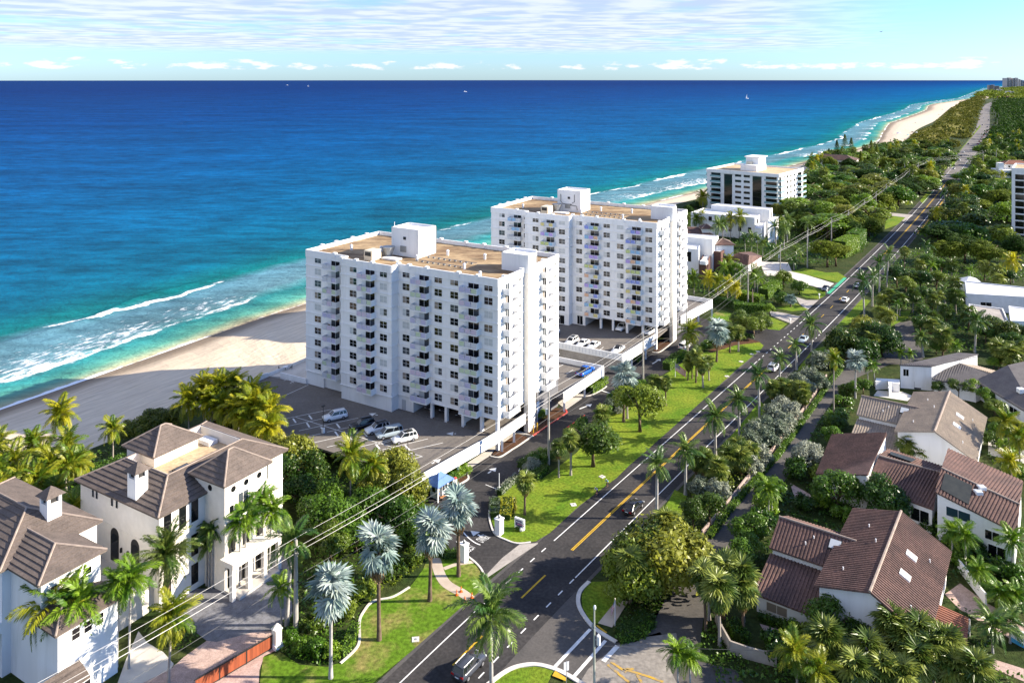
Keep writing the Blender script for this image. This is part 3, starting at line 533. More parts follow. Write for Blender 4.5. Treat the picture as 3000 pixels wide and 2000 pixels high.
def hip(par, x0, x1, y0, y1, ze, zr, m, step=.75, over=.4, rx=None, ends=(1, 1), cap=None):
    """hip roof on a rectangle; ridge along the longer side"""
    x0 -= over; x1 += over; y0 -= over; y1 += over; W_, D_ = x1 - x0, y1 - y0; h = min(W_, D_) / 2; cap = cap or CAP_T
    if W_ >= D_: a = (x0 + h, (y0 + y1) / 2, zr); b = (x1 - h, (y0 + y1) / 2, zr)
    else: a = ((x0 + x1) / 2, y0 + h, zr); b = ((x0 + x1) / 2, y1 - h, zr)
    c = [(x0, y0, ze), (x1, y0, ze), (x1, y1, ze), (x0, y1, ze)]; A, B_ = Vector(a), Vector(b); same = (A - B_).length < .05
    if W_ >= D_: fs = [[c[0], c[1], b, a], [c[1], c[2], b], [c[2], c[3], a, b], [c[3], c[0], a]]; hips = [(c[0], a), (c[1], b), (c[2], b), (c[3], a), (a, b)]
    else: fs = [[c[0], c[1], a], [c[1], c[2], b, a], [c[2], c[3], b], [c[3], c[0], a, b]]; hips = [(c[0], a), (c[1], a), (c[2], b), (c[3], b), (a, b)]
    for f in fs:
        g = []
        for p in f:
            if not g or (Vector(p) - Vector(g[-1])).length > .05: g.append(p)
        roof_plane(par, g, m, 'course', step)
    for p, r in hips:
        if (Vector(p) - Vector(r)).length > .1: capline(par, p, r, cap)
def wall(par, pts, z0, z1, m, name='wall'): return MB().prism(pts, z0, z1).obj(name, m, par)
def rect(x0, x1, y0, y1): return [(x0, y0), (x1, y0), (x1, y1), (x0, y1)]
def foot(par, pts, grow=.5):
    M_ = Matrix.Translation(par.location) @ Matrix.Rotation(par.rotation_euler.z, 4, 'Z'); EXCL.append([tuple((M_ @ Vector((p[0], p[1], 0)))[:2]) for p in pts])
# ------------------------------------------------------------------ the two balconied apartment blocks
TINTS = [plain('lilac_moire', (.50, .47, .68)), plain('green_moire', (.55, .66, .40)), plain('pale_panel', (.66, .66, .68)), plain('rose_moire', (.66, .52, .64))]  # panel tints imitate the colour moire of the pickets
TINT2 = [plain('blue_moire', (.16, .24, .72)), plain('yellow_moire', (.66, .56, .12)), plain('violet_moire', (.42, .28, .74)), plain('lime_moire', (.50, .60, .14)), plain('azure_moire', (.20, .46, .72)), plain('orange_moire', (.72, .40, .20)), plain('silver_panel', (.60, .64, .66))]  # stronger moire colours put into the farther block's rail panels
BALC = {}
def railing_mesh(w, z0, z1):
    b = MB(); b.box(0, w, -.03, .03, z1 - .06, z1); b.box(0, w, -.025, .025, z0, z0 + .05); n = max(2, round(w / .16))
    for i in range(n + 1):
        x = w * i / n; r = .03 if i % 8 == 0 else .011; b.box(max(0, x - r), min(w, x + r), -r, r, z0 + .05, z1 - .06)
    return b.mesh('railing', METAL_W)
def balcony(par, x0, x1, yb, dep, z, rot=0., org=None, tints=None, key=None):
    """slab, two closed side panels, picketed front rail with infill panels; local y- is outwards"""
    w = x1 - x0; k = ('b', round(w, 2), dep, key)
    if k not in BALC:
        s = MB().box(0, w, -dep, 0, -.16, 0).mesh('balcony_slab', WHITE); sp = MB().box(0, .09, -dep + .05, 0, .0, 1.05).mesh('side_panel', WHITE)
        pn = MB().box(.06, w / 3 - .05, -.012, .012, .12, .98).mesh('rail_panel', TINTS[2]); BALC[k] = (s, sp, railing_mesh(w - .06, .04, 1.08), pn)
    s, sp, rl, pn = BALC[k]; o = inst('balcony', s, par, (x0, yb, z) if org is None else (org[0], org[1], z), (0, 0, rot))
    inst('side_panel', sp, o, (.01, 0, .002)); inst('side_panel', sp, o, (w - .10, 0, .002)); inst('railing', rl, o, (.03, -dep + .06, 0))
    if tints:
        for i in range(3): inst('rail_panel', pn, o, (w / 3 * i, -dep + .115, 0), mt=R.choice(tints))
    else: 
        for i in range(3): inst('rail_panel', pn, o, (w / 3 * i, -dep + .115, 0))
    return o
FURN = [plain('dark_furniture', (.03, .03, .035)), plain('teal_furniture', (.05, .22, .30)), plain('wood_furniture', (.25, .12, .05))]
def condo(label, org, rz, zd, tints, variant):
    t = empty('apartment_building', label, 'apartment block', (org[0], org[1], 0), rz, 'twin white balconied apartment blocks')
    out = [(0, 0), (12.3, 0), (12.3, -2.1), (26, -2.1), (26, 0), (50, 0), (50, 24.5), (0, 24.5)]; foot(t, [(-2, -3), (52.5, -3), (52.5, 25), (-2, 25)])
    zt = zd + 28.6
    wall(t, out, zd + 3.05, zt, WHITE)
    base = [(0, .15), (5.2, .15), (5.2, .6), (12.35, .6), (12.35, -1.95), (25.9, -1.95), (25.9, .15), (29.8, .15), (29.8, 24.4), (0, 24.4)]
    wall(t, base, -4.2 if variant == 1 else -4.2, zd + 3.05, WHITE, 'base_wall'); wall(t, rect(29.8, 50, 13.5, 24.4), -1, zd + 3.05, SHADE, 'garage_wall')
    if variant == 1: MB().box(26.9, 27.9, .06, .2, zd, zd + 2.1).obj('service_door', plain('grey_door', (.45, .46, .48)), t)
    else:
        for a, f in ((23.2, 2.7), (28.2, 1.6), (19.5, 1.6)): window(t, (0, .15 if a > 26 else -1.95), (50, .15 if a > 26 else -1.95), a, zd + 1.3, f, 2.3, 'v', FRAME_W, GLASS_D, 'sliding_door')
    for x in (34.3, 37.8, 41.8, 46.1, 49.6):
        MB().box(x - .28, x + .28, .12, .75, zd - 3, zd + 3.05).obj('column', WHITE, t)
    MB().box(41.2, 41.5, .75, 7, zd, zd + 3.05).obj('garage_fin', WHITE, t)
    # parapet with little upstands at the party walls, roof sheet
    pr = MB(); zi = zt - .12
    for i, p in enumerate(out):
        r = out[(i + 1) % len(out)]; d = (Vector(r) - Vector(p)).normalized(); e = .14
        pr.bar(Vector(p) - d * .0, Vector(r), .3, zt - .62 + .004 * i, zt + .95 - .003 * i, .0)
    pr.obj('parapet', WHITE, t)
    for x, y in ((8.6, 0), (12.6, -2.1), (16.6, -2.1), (21, -2.1), (26.1, 0), (28.9, 0), (33.3, 0), (41, 0), (45.5, 0), (50, 2.2), (50, 8.8), (50, 17.8), (0, 5), (0, 9.5), (0, 15), (0, 20), (7, 24.5), (14, 24.5), (19, 24.5), (26, 24.5), (31, 24.5), (37, 24.5), (44, 24.5)):
        MB().box(x - .45, x + .3, y - .28, y + .42, zt + .2, zt + 1.22).obj('parapet_post', WHITE, t)
    MB().add([(p[0], p[1], zt + .06) for p in out], [list(range(len(out)))]).obj('roof_surface', GRAVEL, t)
    # roof plant
    ph = wall(t, rect(16.9, 24.3, 8.9, 15.1), zt, zt + 5.75, WHITE, 'plant_room'); b = MB()
    for p, r in (((16.9, 8.9), (24.3, 8.9)), ((24.3, 8.9), (24.3, 15.1)), ((24.3, 15.1), (16.9, 15.1)), ((16.9, 15.1), (16.9, 8.9))): b.bar(p, r, .25, zt + 5.75, zt + 6.15, -.12)
    b.obj('plant_room_rim', WHITE, ph); MB().box(20.2, 20.9, 8.8, 8.9, zt + 3.7, zt + 4.3).obj('vent_hood', IRON, ph); MB().box(19.4, 21.0, 8.75, 8.9, zt + 1.0, zt + 2.3).obj('wall_unit', STEEL, ph)
    if variant == 2:
        st = MB()
        for pl in ([(18, 8.86, 4.9), (18, 8.86, 2.9), (18.6, 8.86, 2.2), (21.5, 8.86, 2.2)], [(22.3, 8.86, 5), (22.3, 8.86, 3), (21.6, 8.86, 2.5)], [(20.6, 8.86, 2), (23, 8.86, 1.8), (23.2, 8.86, .7)], [(24.36, 10, 4.6), (24.36, 10.4, 1)], [(24.36, 12, 4.9), (24.36, 12.2, 2), (24.36, 13, .8)], [(24.36, 14, 4.4), (24.36, 13.8, 2.2)]): st.tube([(x, y, zt + z) for x, y, z in pl], .09, 5)
        st.obj('cable_run', IRON, ph)
    else: MB().tube([(24.4, 15.1, zt + .3), (24.4, 15.1, zt + 6.0)], .09, 5).obj('downpipe', STEEL, ph); MB().tube([(17.3, 9.4, zt + 5.8), (17.3, 9.4, zt + 7.2)], .06, 5).obj('mast', METAL_W, ph)
    u = MB().box(15.4, 17.6, 1.6, 4.6, zt + .1, zt + 2.2).obj('chiller', CREAM_M, t); MB().box(15.7, 17.3, 1.53, 1.6, zt + 1.1, zt + 1.9).obj('grille', IRON, u)
    c = MB(); c.cyl(18.1, 6.4, zt + .5, zt + 2.4, .7, 1.5, 10); c.obj('cooling_tower', STEEL, t); MB().box(18, 22, 4.2, 6.2, zt + .1, zt + .45).obj('duct', METAL_W, t)
    for x, y in ((25.2, 7.2), (28, 14.5), (37, 15.5), (38.2, 6), (13, 10), (44.5, 2.2), (6, 8)): MB().cyl(x, y, zt, zt + .9, .28, .28, 8).ball((x, y, zt + 1.0), .36, 8, 4).obj('roof_vent', METAL_W, t)
    for y in (10.5, 6.5):
        mb = MB()
        for i in range(9): mb.box(25.5 + i * 1.4, 25.9 + i * 1.4, y, y + .35, zt + .06, zt + .3)
        mb.tube([(25.5, y + .17, zt + .36), (38.2, y + .17, zt + .36)], .06, 4); mb.obj('pipe_run', STEEL, t)
    # stair tower on the end wall
    st = wall(t, [(44.8, 9.7), (51.0, 9.7), (51.0, 12.6), (50, 12.6), (50, 15), (44.8, 15)], zt, zt + 3.1, WHITE, 'stair_tower'); b = MB()
    for p, r in (((44.8, 9.7), (51, 9.7)), ((51, 9.7), (51, 12.6)), ((50, 15), (44.8, 15)), ((44.8, 15), (44.8, 9.7))): b.bar(p, r, .25, zt + 3.1, zt + 3.6, -.12)
    b.obj('tower_rim', WHITE, st); wall(t, [(50, 9.7), (51.0, 9.7), (51.0, 12.6), (50, 12.6)], -.1, zt, STUCCO_C, 'tower_shaft')
    MB().tube([(51.1, 12.75, .1), (51.1, 12.75, zt + 3)], .1, 6).obj('downpipe', plain('dark_pipe', (.10, .09, .08)), t)
    # storey ledges
    seg = [((0, 0), (12.3, 0)), ((12.3, -2.1), (26, -2.1)), ((26, -2.1), (26, 0)), ((26, 0), (50, 0)), ((50, 0), (50, 9.6)), ((50, 15.8), (50, 24.5)), ((12.3, 0), (12.3, -2.1))]
    for k in range(11):
        b = MB(); z = zd + 3.02 + 2.58 * k
        for i, (p, r) in enumerate(seg):
            d = (Vector(r) - Vector(p)).normalized(); b.bar(Vector(p) - d * .12, Vector(r) + d * .12, .30, z - .10 + i * .002, z + .05 - i * .002, .0)
        if k < 10: b.obj('storey_ledge', WHITE, t)
    wn = [(3.63, 0, 1.85), (15.75, -2.1, 1.85), (23.9, -2.1, 1.85), (28.05, 0, 1.75), (36.1, 0, 1.8), (39.95, 0, 1.85), (47.85, 0, 1.85), (11.35, 0, 1.0)]
    bl = [(6.3, 10.4, 0), (18.0, 22.0, -2.1), (30.2, 34.3, 0), (42.0, 46.2, 0)]
    for k in range(10):
        zc = zd + 4.42 + 2.58 * k; zf = zc - 1.28
        for x, y, w in wn:
            g = R.choice([[GLASS_D], [GLASS_D], [GLASS_D, GLASS_M], [GLASS_M, GLASS_M], [GLASS_D], [BLIND, BLIND], [BLIND, GLASS_M], [CURTAIN, GLASS_D]]); window(t, (0, y), (50, y), x, zc, w, 1.32, 'vh', FRAME_W, g)
        for i, (x0, x1, y) in enumerate(bl):
            xa, xb = (x0 + 1.0, x1 - .25) if i else (x0 + 1.3, x1 - .4)
            window(t, (0, y), (50, y), (xa + xb) / 2, zf + 1.12, 2.4, 2.1, 'v', FRAME_W, R.choice([[GLASS_D], [GLASS_D], [GLASS_D, GLASS_M], [GLASS_M, GLASS_D], [BLIND, GLASS_M]]), 'sliding_door')
            bo = balcony(t, x0, x1, y, 1.62, zf, tints=[TINT2[6], TINT2[4]] if variant == 2 and i == 0 else tints)
            if R.random() < .45:
                f = MB(); xx = R.uniform(.6, 2.8); f.box(xx, xx + .5, -1.1, -.6, .02, .45); f.box(xx, xx + .5, -.66, -.6, .45, .95); f.box(xx + .7, xx + 1.2, -1.1, -.6, .35, .7); f.obj('balcony_furniture', R.choice(FURN), bo)
        # end wall, sunlit: near and far balcony stacks with sliders and slot windows
        for y0, y1, ky in ((1.6, 5.8, 'n'), (16.6, 20.6, 'f')):
            balcony(t, 0, y1 - y0, 0, 1.5, zf, rad(90), (50, y0), None, ky)
            window(t, (50, 0), (50, 24.5), (y0 + y1) / 2 - .4, zf + 1.1, 1.5, 2.05, 'v', FRAME_W, R.choice([[GLASS_D], [GLASS_M], [CURTAIN, GLASS_D]]), 'sliding_door')
        for y in (8.1, 22.9): window(t, (50, 0), (50, 24.5), y, zc + .2, .6, .8, '', FRAME_W, GLASS_D)
        MB().box(-1.4, 0, 3, 7, zf - .15, zf).obj('balcony_slab', WHITE, t); MB().box(-1.4, -1.3, 3, 7, zf + .003, zf + 1.05).obj('balcony_front', WHITE, t)
    return t
condo('nearer white eleven-storey apartment block beside the asphalt car deck', (-2.61 + 50 * math.cos(rad(149.1)), 147.76 + 50 * math.sin(rad(149.1))), rad(-30.9), 3.0, TINTS, 1)
condo('farther white eleven-storey apartment block with moire-tinted balcony rails', (-6.0, 226.6), rad(-30.4), 3.75, TINT2, 2)
# ------------------------------------------------------------------ raised car decks
def deck(pts, z, name='car_deck'): return sheet(name, pts, z, ASPH_LOT, True, thick=.35)
D1 = deck([(-2.4, 147.4), (-15.1, 131.2), (-61.5, 158.5), (-58.6, 171), (-54.9, 177.4), (-45.6, 173.2)], 3.0)
deck([(-2.5, 148), (3.2, 155.6), (6.8, 165.9), (-36, 191), (-45, 173)], 2.98, 'garage_floor'); D2 = deck([(7.0, 166.2), (10.7, 165.5), (21.0, 180.7), (-24, 207.5), (-33, 194.6), (9.4, 169.4)], 3.0); D3 = deck([(26.0, 186.5), (36.9, 201.1), (-6, 226.8), (-14, 212)], 3.75)
deck([(36.8, 201.2), (48.6, 221.6), (59.2, 232.9), (14, 262), (-6, 226.8)], 3.73, 'garage_floor')
def deckwall(name, label, pts, z0, z1, w=.22, posts=None, grp='white deck walls', m=None):
    t = empty(name, label, 'wall', (pts[0][0], pts[0][1], 0), 0, grp); o = Vector(pts[0][:2])
    b = MB()
    for i, (p, r) in enumerate(zip(pts, pts[1:])): b.bar(Vector(p) - o, Vector(r) - o, w, z0, z1 - .003 * i)
    b.obj('wall_panel', m or WHITE, t); n = 0; bars = MB()
    for p, r in zip(pts, pts[1:]):
        p, r = Vector(p), Vector(r); L = (r - p).length; d = (r - p) / L; nn = Vector((d.y, -d.x))
        for i in range(int(L / .9)):
            c = p + d * (i * .9 + .45) - o + nn * (w / 2 + .012); bars.prism([c - d * .09, c + d * .09, c + d * .09 + nn * .02, c - d * .09 + nn * .02][::-1], z0 + .35, z1 - .3)
    if posts != 0: tag(bars.obj('wall_slot', plain('wall_slot', (.60, .61, .64)), t), kind='stuff')
    for p in posts or []:
        c = Vector(p) - o; MB().box(c.x - .22, c.x + .22, c.y - .22, c.y + .22, 0, z0).obj('post', WHITE, t)
    return t
A1 = [(-15.1, 131.2), (-9.5, 138.5), (-2.3, 147.6)]
deckwall('deck_wall', 'long white deck wall above the guard booth', A1, 2.0, 4.15, posts=[A1[1], (-12.5, 134.5)]); deckwall('deck_wall', 'short white deck wall from the block corner to its stair tower', [(-2.1, 147.8), (2.6, 155.0)], 2.2, 4.15, posts=[(-1.9, 147.9), (.4, 151.6)])
deckwall('deck_wall', 'short white deck wall between stair tower and ramp mouth', [(4.0, 157.8), (7.3, 166.0)], 2.0, 4.1, posts=[(5, 160.4)]); deckwall('deck_wall', 'white deck wall below the blue pickup', [(10.8, 165.4), (21.1, 180.8)], 2.0, 4.15, posts=[(11, 165.7), (20.9, 180.5), (16, 173.2)])
deckwall('deck_wall', 'white rear deck wall behind the blue pickup', [(21.1, 181.0), (-24, 207.6)], 2.0, 4.1, posts=[]); deckwall('deck_wall', 'tall white deck wall under the three white cars', [(-14, 210.4), (26.1, 186.4)], 3.3, 4.9, .26, [])
deckwall('deck_wall', 'white deck wall along the drive below the farther block', [(26.2, 186.4), (36.6, 201.0)], 2.4, 4.9, posts=[(29, 190.5), (33.5, 197)]); deckwall('deck_wall', 'white deck wall around the north lot of the farther block', [(46.5, 216.5), (59.4, 232.9), (40, 246)], 2.4, 4.9, posts=[(48, 218.4), (53.5, 225.5), (59.2, 232.6)])
deckwall('sea_wall', 'low white wall between car deck and sand', [(-61.8, 158.4), (-58.8, 171.2), (-55.2, 177.2)], -1.5, 4.0, posts=0, grp=None); deckwall('sea_wall', 'low white wall beside the beach gate steps', [(-52.2, 177.0), (-45.4, 173.2)], -1.5, 4.1, posts=0, grp=None)
deckwall('sea_wall', 'white terrace wall with bistro table beside the nearer block', [(-55.2, 177.4), (-49, 187.5), (-36, 197)], -2, 3.7, posts=0, grp=None); sheet('terrace', [(-55, 177.5), (-49, 187.2), (-36, 196.7), (-33.2, 194.2), (-45.2, 173.6), (-52, 177.2)], 3.02, CONC_W, True, thick=1.5)
MB().add([(9.5, 172, 0), (20, 182.5, 0), (26, 186.2, 0), (12, 165.5, 0)], [[0, 1, 2, 3]])
wg_ = empty('retaining_wall', 'bare concrete retaining wall below the tall white deck wall', 'wall', (0, 0, 0)); MB().bar((-14, 210.6), (26.1, 186.6), .2, 0, 3.3).obj('wall_panel', CONC, wg_)
area('gap_ramp', [('I', [(380, 480), (380, 420), (1000, 560), (1000, 640), (860, 600), (840, 640)])], .018, CONC, False)
def pl(a, b, w=.13, s='P'): strip(q(s, *a, 3.0), q(s, *b, 3.0), w, WHITE_P, 'bay_line', 3.006, D1)
for a, b in (((290, 525), (575, 467)), ((285, 575), (530, 523)), ((375, 600), (745, 520)), ((410, 640), (510, 618)), ((550, 608), (690, 578)), ((465, 675), (780, 604)), ((550, 702), (700, 668)), ((355, 515), (1150, 762)), ((760, 700), (945, 655)), ((820, 737), (1180, 650)), ((1045, 727), (1275, 675)), ((1070, 780), (1147, 760)), ((225, 408), (435, 313)), ((280, 288), (320, 265)), ((320, 303), (365, 278)), ((300, 272), (345, 300)), ((960, 660), (850, 690))): pl(a, b)
for a, b in (((437, 503), (456, 528)), ((338, 524), (356, 550)), ((423, 550), (441, 578)), ((610, 556), (631, 583)), ((600, 605), (621, 633)), ((684, 629), (706, 657)), ((513, 578), (530, 600)), ((855, 684), (880, 713)), ((1037, 690), (1067, 719)), ((780, 610), (800, 635)), ((940, 712), (955, 725))): pl(a, b, .32)
arrow('P', (868, 503), (812, 492), 3.006, D1, lz=3.); arrow('P', (1205, 805), (1262, 776), 3.006, D1, lz=3.); arrow('Q', (470, 930), (330, 930), 3.006, D1, lz=3.)
for a, b in (((410, 560), (470, 525)), ((500, 610), (560, 575)), ((620, 420), (660, 380))): strip(q('I', *a, 3.), q('I', *b, 3.), .13, WHITE_P, 'bay_line', 3.006, D2)
for a, b in (((800, 395), (840, 365)), ((600, 360), (640, 320)), ((900, 420), (960, 380))): strip(q('I', *a, 3.75), q('I', *b, 3.75), .13, WHITE_P, 'bay_line', 3.756, D3)
area('mulch_island', [('Q', [(1340, 935), (1500, 985), (1470, 1020), (1180, 1215), (1090, 1250), (990, 1240), (1080, 1120)])], .10, MULCH, True); area('mulch_island', [('Q', [(1390, 895), (1560, 955), (1640, 930), (2040, 650), (2010, 590), (1820, 540), (1700, 600), (1610, 640), (1580, 800)])], .10, MULCH, True)
ribbon('island_kerb', smooth_line(qq('Q', [(960, 1255), (1040, 1275), (1120, 1262), (1250, 1180), (1370, 1105), (1500, 1015), (1575, 965)])), -.14, .14, .15, KERB, thick=.15); ribbon('red_kerb', smooth_line(qq('Q', [(1575, 965), (1700, 880), (1830, 790), (1980, 690), (2060, 630), (2040, 590)])), -.14, .14, .15, RED_P, thick=.15)
ribbon('island_kerb', smooth_line(qq('I', [(1290, 415), (1350, 415), (1420, 370), (1500, 300)])), -.15, .15, .15, KERB, thick=.15); area('mulch_island', [('I', [(1300, 400), (1370, 310), (1480, 320), (1350, 410)])], .10, MULCH, True)
ribbon('island_kerb', smooth_line(qq('I', [(570, 815), (690, 818), (770, 790), (850, 745), (868, 725)])), -.15, .15, .15, KERB, thick=.15); area('side_walk', [('Q', [(1010, 1180), (960, 1250), (640, 1450), (560, 1400), (1080, 1060), (1330, 870), (1560, 955), (1340, 930)])], .05, CONC_W, False); area('side_walk', [('I', [(350, 830), (460, 800), (700, 720), (640, 840), (500, 940)])], .05, CONC_W, False)
ribbon('island_kerb', smooth_line(qq('V', [(540, 545), (640, 450), (760, 370), (880, 300), (915, 250), (890, 200)])), -.15, .15, .15, KERB, thick=.15); area('planter_soil', [('V', [(540, 540), (760, 370), (890, 270), (880, 90), (600, 200), (500, 330)])], .08, MULCH, True)
# ------------------------------------------------------------------ houses
def roundwin(par, p, r, f, z, rr, fr=None):
    p = Vector(p); r = Vector(r); d = (r - p).normalized(); c = p + d * f; a = math.atan2(d.y, d.x); k = ('round', rr)
    if k not in WC:
        fm = MB().cyl(0, 0, -.04, .05, rr * 1.2, rr * 1.2, 14).mesh('window_frame', STUCCO_C); pm = MB().cyl(0, 0, -.04, .06, rr, rr, 14).mesh('pane', GLASS_D); WC[k] = (fm, pm)
    fm, pm = WC[k]; o = inst('round_window', fm, par, (c.x, c.y, z), (rad(90), 0, a)); inst('pane', pm, o)
def archwin(par, p, r, f, z0, w, h):
    p = Vector(p); r = Vector(r); d = (r - p).normalized(); c = p + d * f; a = math.atan2(d.y, d.x)
    pts = [(-w / 2, 0), (w / 2, 0)] + [(w / 2 * math.cos(t), h - w / 2 + w / 2 * math.sin(t)) for t in [math.pi * i / 8 for i in range(9)]]
    for nm, k, y, m, pa in (('arched_door', 1.1, -.03, FRAME_D, par), ('pane', .9, -.05, GLASS_D, None)):
        b = MB(); v = [(x * k, y, z * (k if z > 0 else 1) + (.1 if pa is None else 0)) for x, z in pts]; n = len(v); b.add(v + [(x, .02, z) for x, _, z in v], [list(range(n)), list(range(n, 2 * n))[::-1]] + [[i, (i + 1) % n, n + (i + 1) % n, n + i] for i in range(n)])
        if pa is not None: o = b.obj(nm, m, par, loc=(c.x, c.y, z0), rz=a)
        else: b.obj(nm, m, o)
def chimney(par, x0, x1, y0, y1, z0, z1):
    c = wall(par, rect(x0, x1, y0, y1), z0, z1, STUCCO, 'chimney'); w = .12
    b = MB()
    for x, y in ((x0, y0), (x1 - w * 3, y0), (x0, y1 - w * 3), (x1 - w * 3, y1 - w * 3)): b.box(x, x + w * 3, y, y + w * 3, z1, z1 + .9)
    b.obj('chimney_leg', STUCCO, c); MB().box(x0 + .3, x1 - .3, y0 + .3, y1 - .3, z1, z1 + .88).obj('flue', FRAME_D, c)
    xm, ym = (x0 + x1) / 2, (y0 + y1) / 2; o = .4; q_ = [(x0 - o, y0 - o, z1 + .9), (x1 + o, y0 - o, z1 + .9), (x1 + o, y1 + o, z1 + .9), (x0 - o, y1 + o, z1 + .9)]
    MB().add(q_ + [(xm, ym, z1 + 2)], [[3, 2, 1, 0], [0, 1, 4], [1, 2, 4], [2, 3, 4], [3, 0, 4]]).obj('chimney_cap', TILE_G, c)
def house_b():
    t = empty('mansion', 'cream three-storey mansion with grey tiled roofs around a sunken roof terrace', 'house', (-46.4, 103.3, 0), rad(-30.9)); foot(t, rect(-19, 6.5, -1, 22))
    wall(t, rect(-18, 0, 0, 21.2), 0, 12.7, STUCCO_C); o = .6; E_ = [(-18 - o, -o, 12.75), (o, -o, 12.75), (o, 21.2 + o, 12.75), (-18 - o, 21.2 + o, 12.75)]; I_ = [(-13.9, 4.3, 15.0), (-4.3, 4.3, 15.0), (-4.3, 17.1, 15.0), (-13.9, 17.1, 15.0)]
    for i in range(4): j = (i + 1) % 4; roof_plane(t, [E_[i], E_[j], I_[j], I_[i]], TILE_G, 'course', .72, .13); capline(t, E_[i], I_[i], CAP_T); capline(t, I_[i], I_[j], CAP_T, .1)
    b = MB()
    for i in range(4): b.bar(I_[i], I_[(i + 1) % 4], .2, 12.7, 15.06, -.12)
    b.obj('terrace_parapet', STUCCO_C, t); MB().box(-13.7, -4.5, 4.5, 16.9, 13.3, 13.5).obj('terrace_floor', SAND_R, t)
    sk = MB().box(-7.4, -5.6, 7.2, 9.6, 13.5, 13.8).obj('skylight', FRAME_D, t); MB().box(-7.2, -5.8, 7.4, 9.4, 13.78, 13.84).obj('pane', GLASS_M, sk)
    MB().box(-12, -9.3, 15, 16.6, 13.5, 14.1).obj('roof_plant', ROOF_W, t)
    wall(t, rect(-17.2, -10.6, 6.6, 14), 12.7, 15.2, STUCCO_C, 'pavilion_wall'); hip(t, -17.2, -10.6, 6.6, 14, 15.2, 17.6, TILE_G, .72, .5)
    wall(t, rect(-2.3, 4.2, 7.0, 14.4), 0, 14.7, STUCCO_C, 'tower_wall'); hip(t, -2.3, 4.2, 7.0, 14.4, 14.75, 17.4, TILE_G, .72, .55)
    MB().box(-2.4, 4.3, 6.93, 14.47, 9.1, 9.25).obj('string_course', STUCCO_C, t); MB().box(-18.06, .06, -.06, 21.3, 8.3, 8.42).obj('string_course', STUCCO_C, t)
    chimney(t, -7.1, -5.2, .1, 1.9, 12.2, 15.9)
    F_, S_ = ((-18, 0), (0, 0)), ((0, 0), (0, 21.2))
    for x in (-14.9, -14.0, -10.4, -9.3): window(t, *F_, x + 18, 11.6, .5, 1.0, '', STUCCO_C)
    archwin(t, *F_, 8.2, 3.6, 1.7, 4.2); archwin(t, *F_, 12.8, 3.4, 1.7, 4.2)
    for x in (9.8, 11.3): MB().box(-18 + x - .12, -18 + x + .12, -.25, 0, 5.4, 6).obj('wall_lantern', IRON, t)
    for y, z, h in ((1.2, 10.8, 2.9), (3.5, 10.9, 2.9), (5.4, 10.9, 2.9), (3.5, 6.6, 1.8), (5.4, 6.2, 2.8), (1.2, 2.6, 2.6), (5.4, 2.2, 2.6), (17.8, 11, 2.6), (17.8, 6.5, 2.4), (16, 2.4, 2.4), (19.5, 2.4, 2.4)): window(t, *S_, y, z, 1.0, h, 'h', FRAME_D, GLASS_D)
    T_ = ((4.2, 7), (4.2, 14.4))
    for y in (1.4, 3.6, 5.9): roundwin(t, *T_, y, 13.6, .42)
    roundwin(t, (-2.3, 7), (4.2, 7), 3.5, 13.6, .42); window(t, *T_, 3.1, 11.0, 1.7, 3.0, 'v', STUCCO_C, GLASS_M); window(t, *T_, 1.1, 10.9, .7, 1.1, '', STUCCO_C); window(t, *T_, 6.0, 11.1, .7, 1.1, '', STUCCO_C)
    bo = MB().box(4.2, 5.4, 8.6, 11.8, 9.1, 9.3).obj('balcony', STUCCO_C, t); MB().box(5.28, 5.4, 8.6, 11.8, 9.3, 10.2).obj('balcony_front', STUCCO_C, bo)
    for y in (1.2, 3.6, 6): window(t, *T_, y, 5.6, 1.1, 2.6, 'h', FRAME_D); window(t, *T_, y, 1.7, 1.4, 3, 'v', FRAME_D)
    p = MB().box(4.2, 6.8, 6.2, 14.8, 4.3, 5.0).obj('portico', STUCCO_C, t)
    for y in (6.5, 9.2, 11.9, 14.5): MB().box(6.1, 6.7, y - .3, y + .3, 0, 4.3).obj('column', STUCCO_C, p)
    MB().box(4.2, 7.2, 7, 14, 0, .35).obj('steps', CONC_W, p)
    pt = MB().prism(rect(-13, -1.2, -6.4, 0), 0, 3.2).obj('patio', CONC_W, t); b = MB()
    for a, c in (((-13, -6.4), (-1.2, -6.4)), ((-1.2, -6.4), (-1.2, -1)), ((-13, -6.4), (-13, 0))): b.bar(a, c, .3, 3.2, 4.3)
    b.obj('patio_wall', STUCCO_C, pt); b = MB()
    for i in range(14): b.cyl(-12.6 + i * .32, -7.2, 3.2, 4.0, .09, .09, 6)
    b.box(-12.8, -8, -7.4, -7, 4.0, 4.2); b.box(-12.8, -8, -7.4, -7, 0, 3.2); b.obj('balustrade', STUCCO, pt)
house_b()
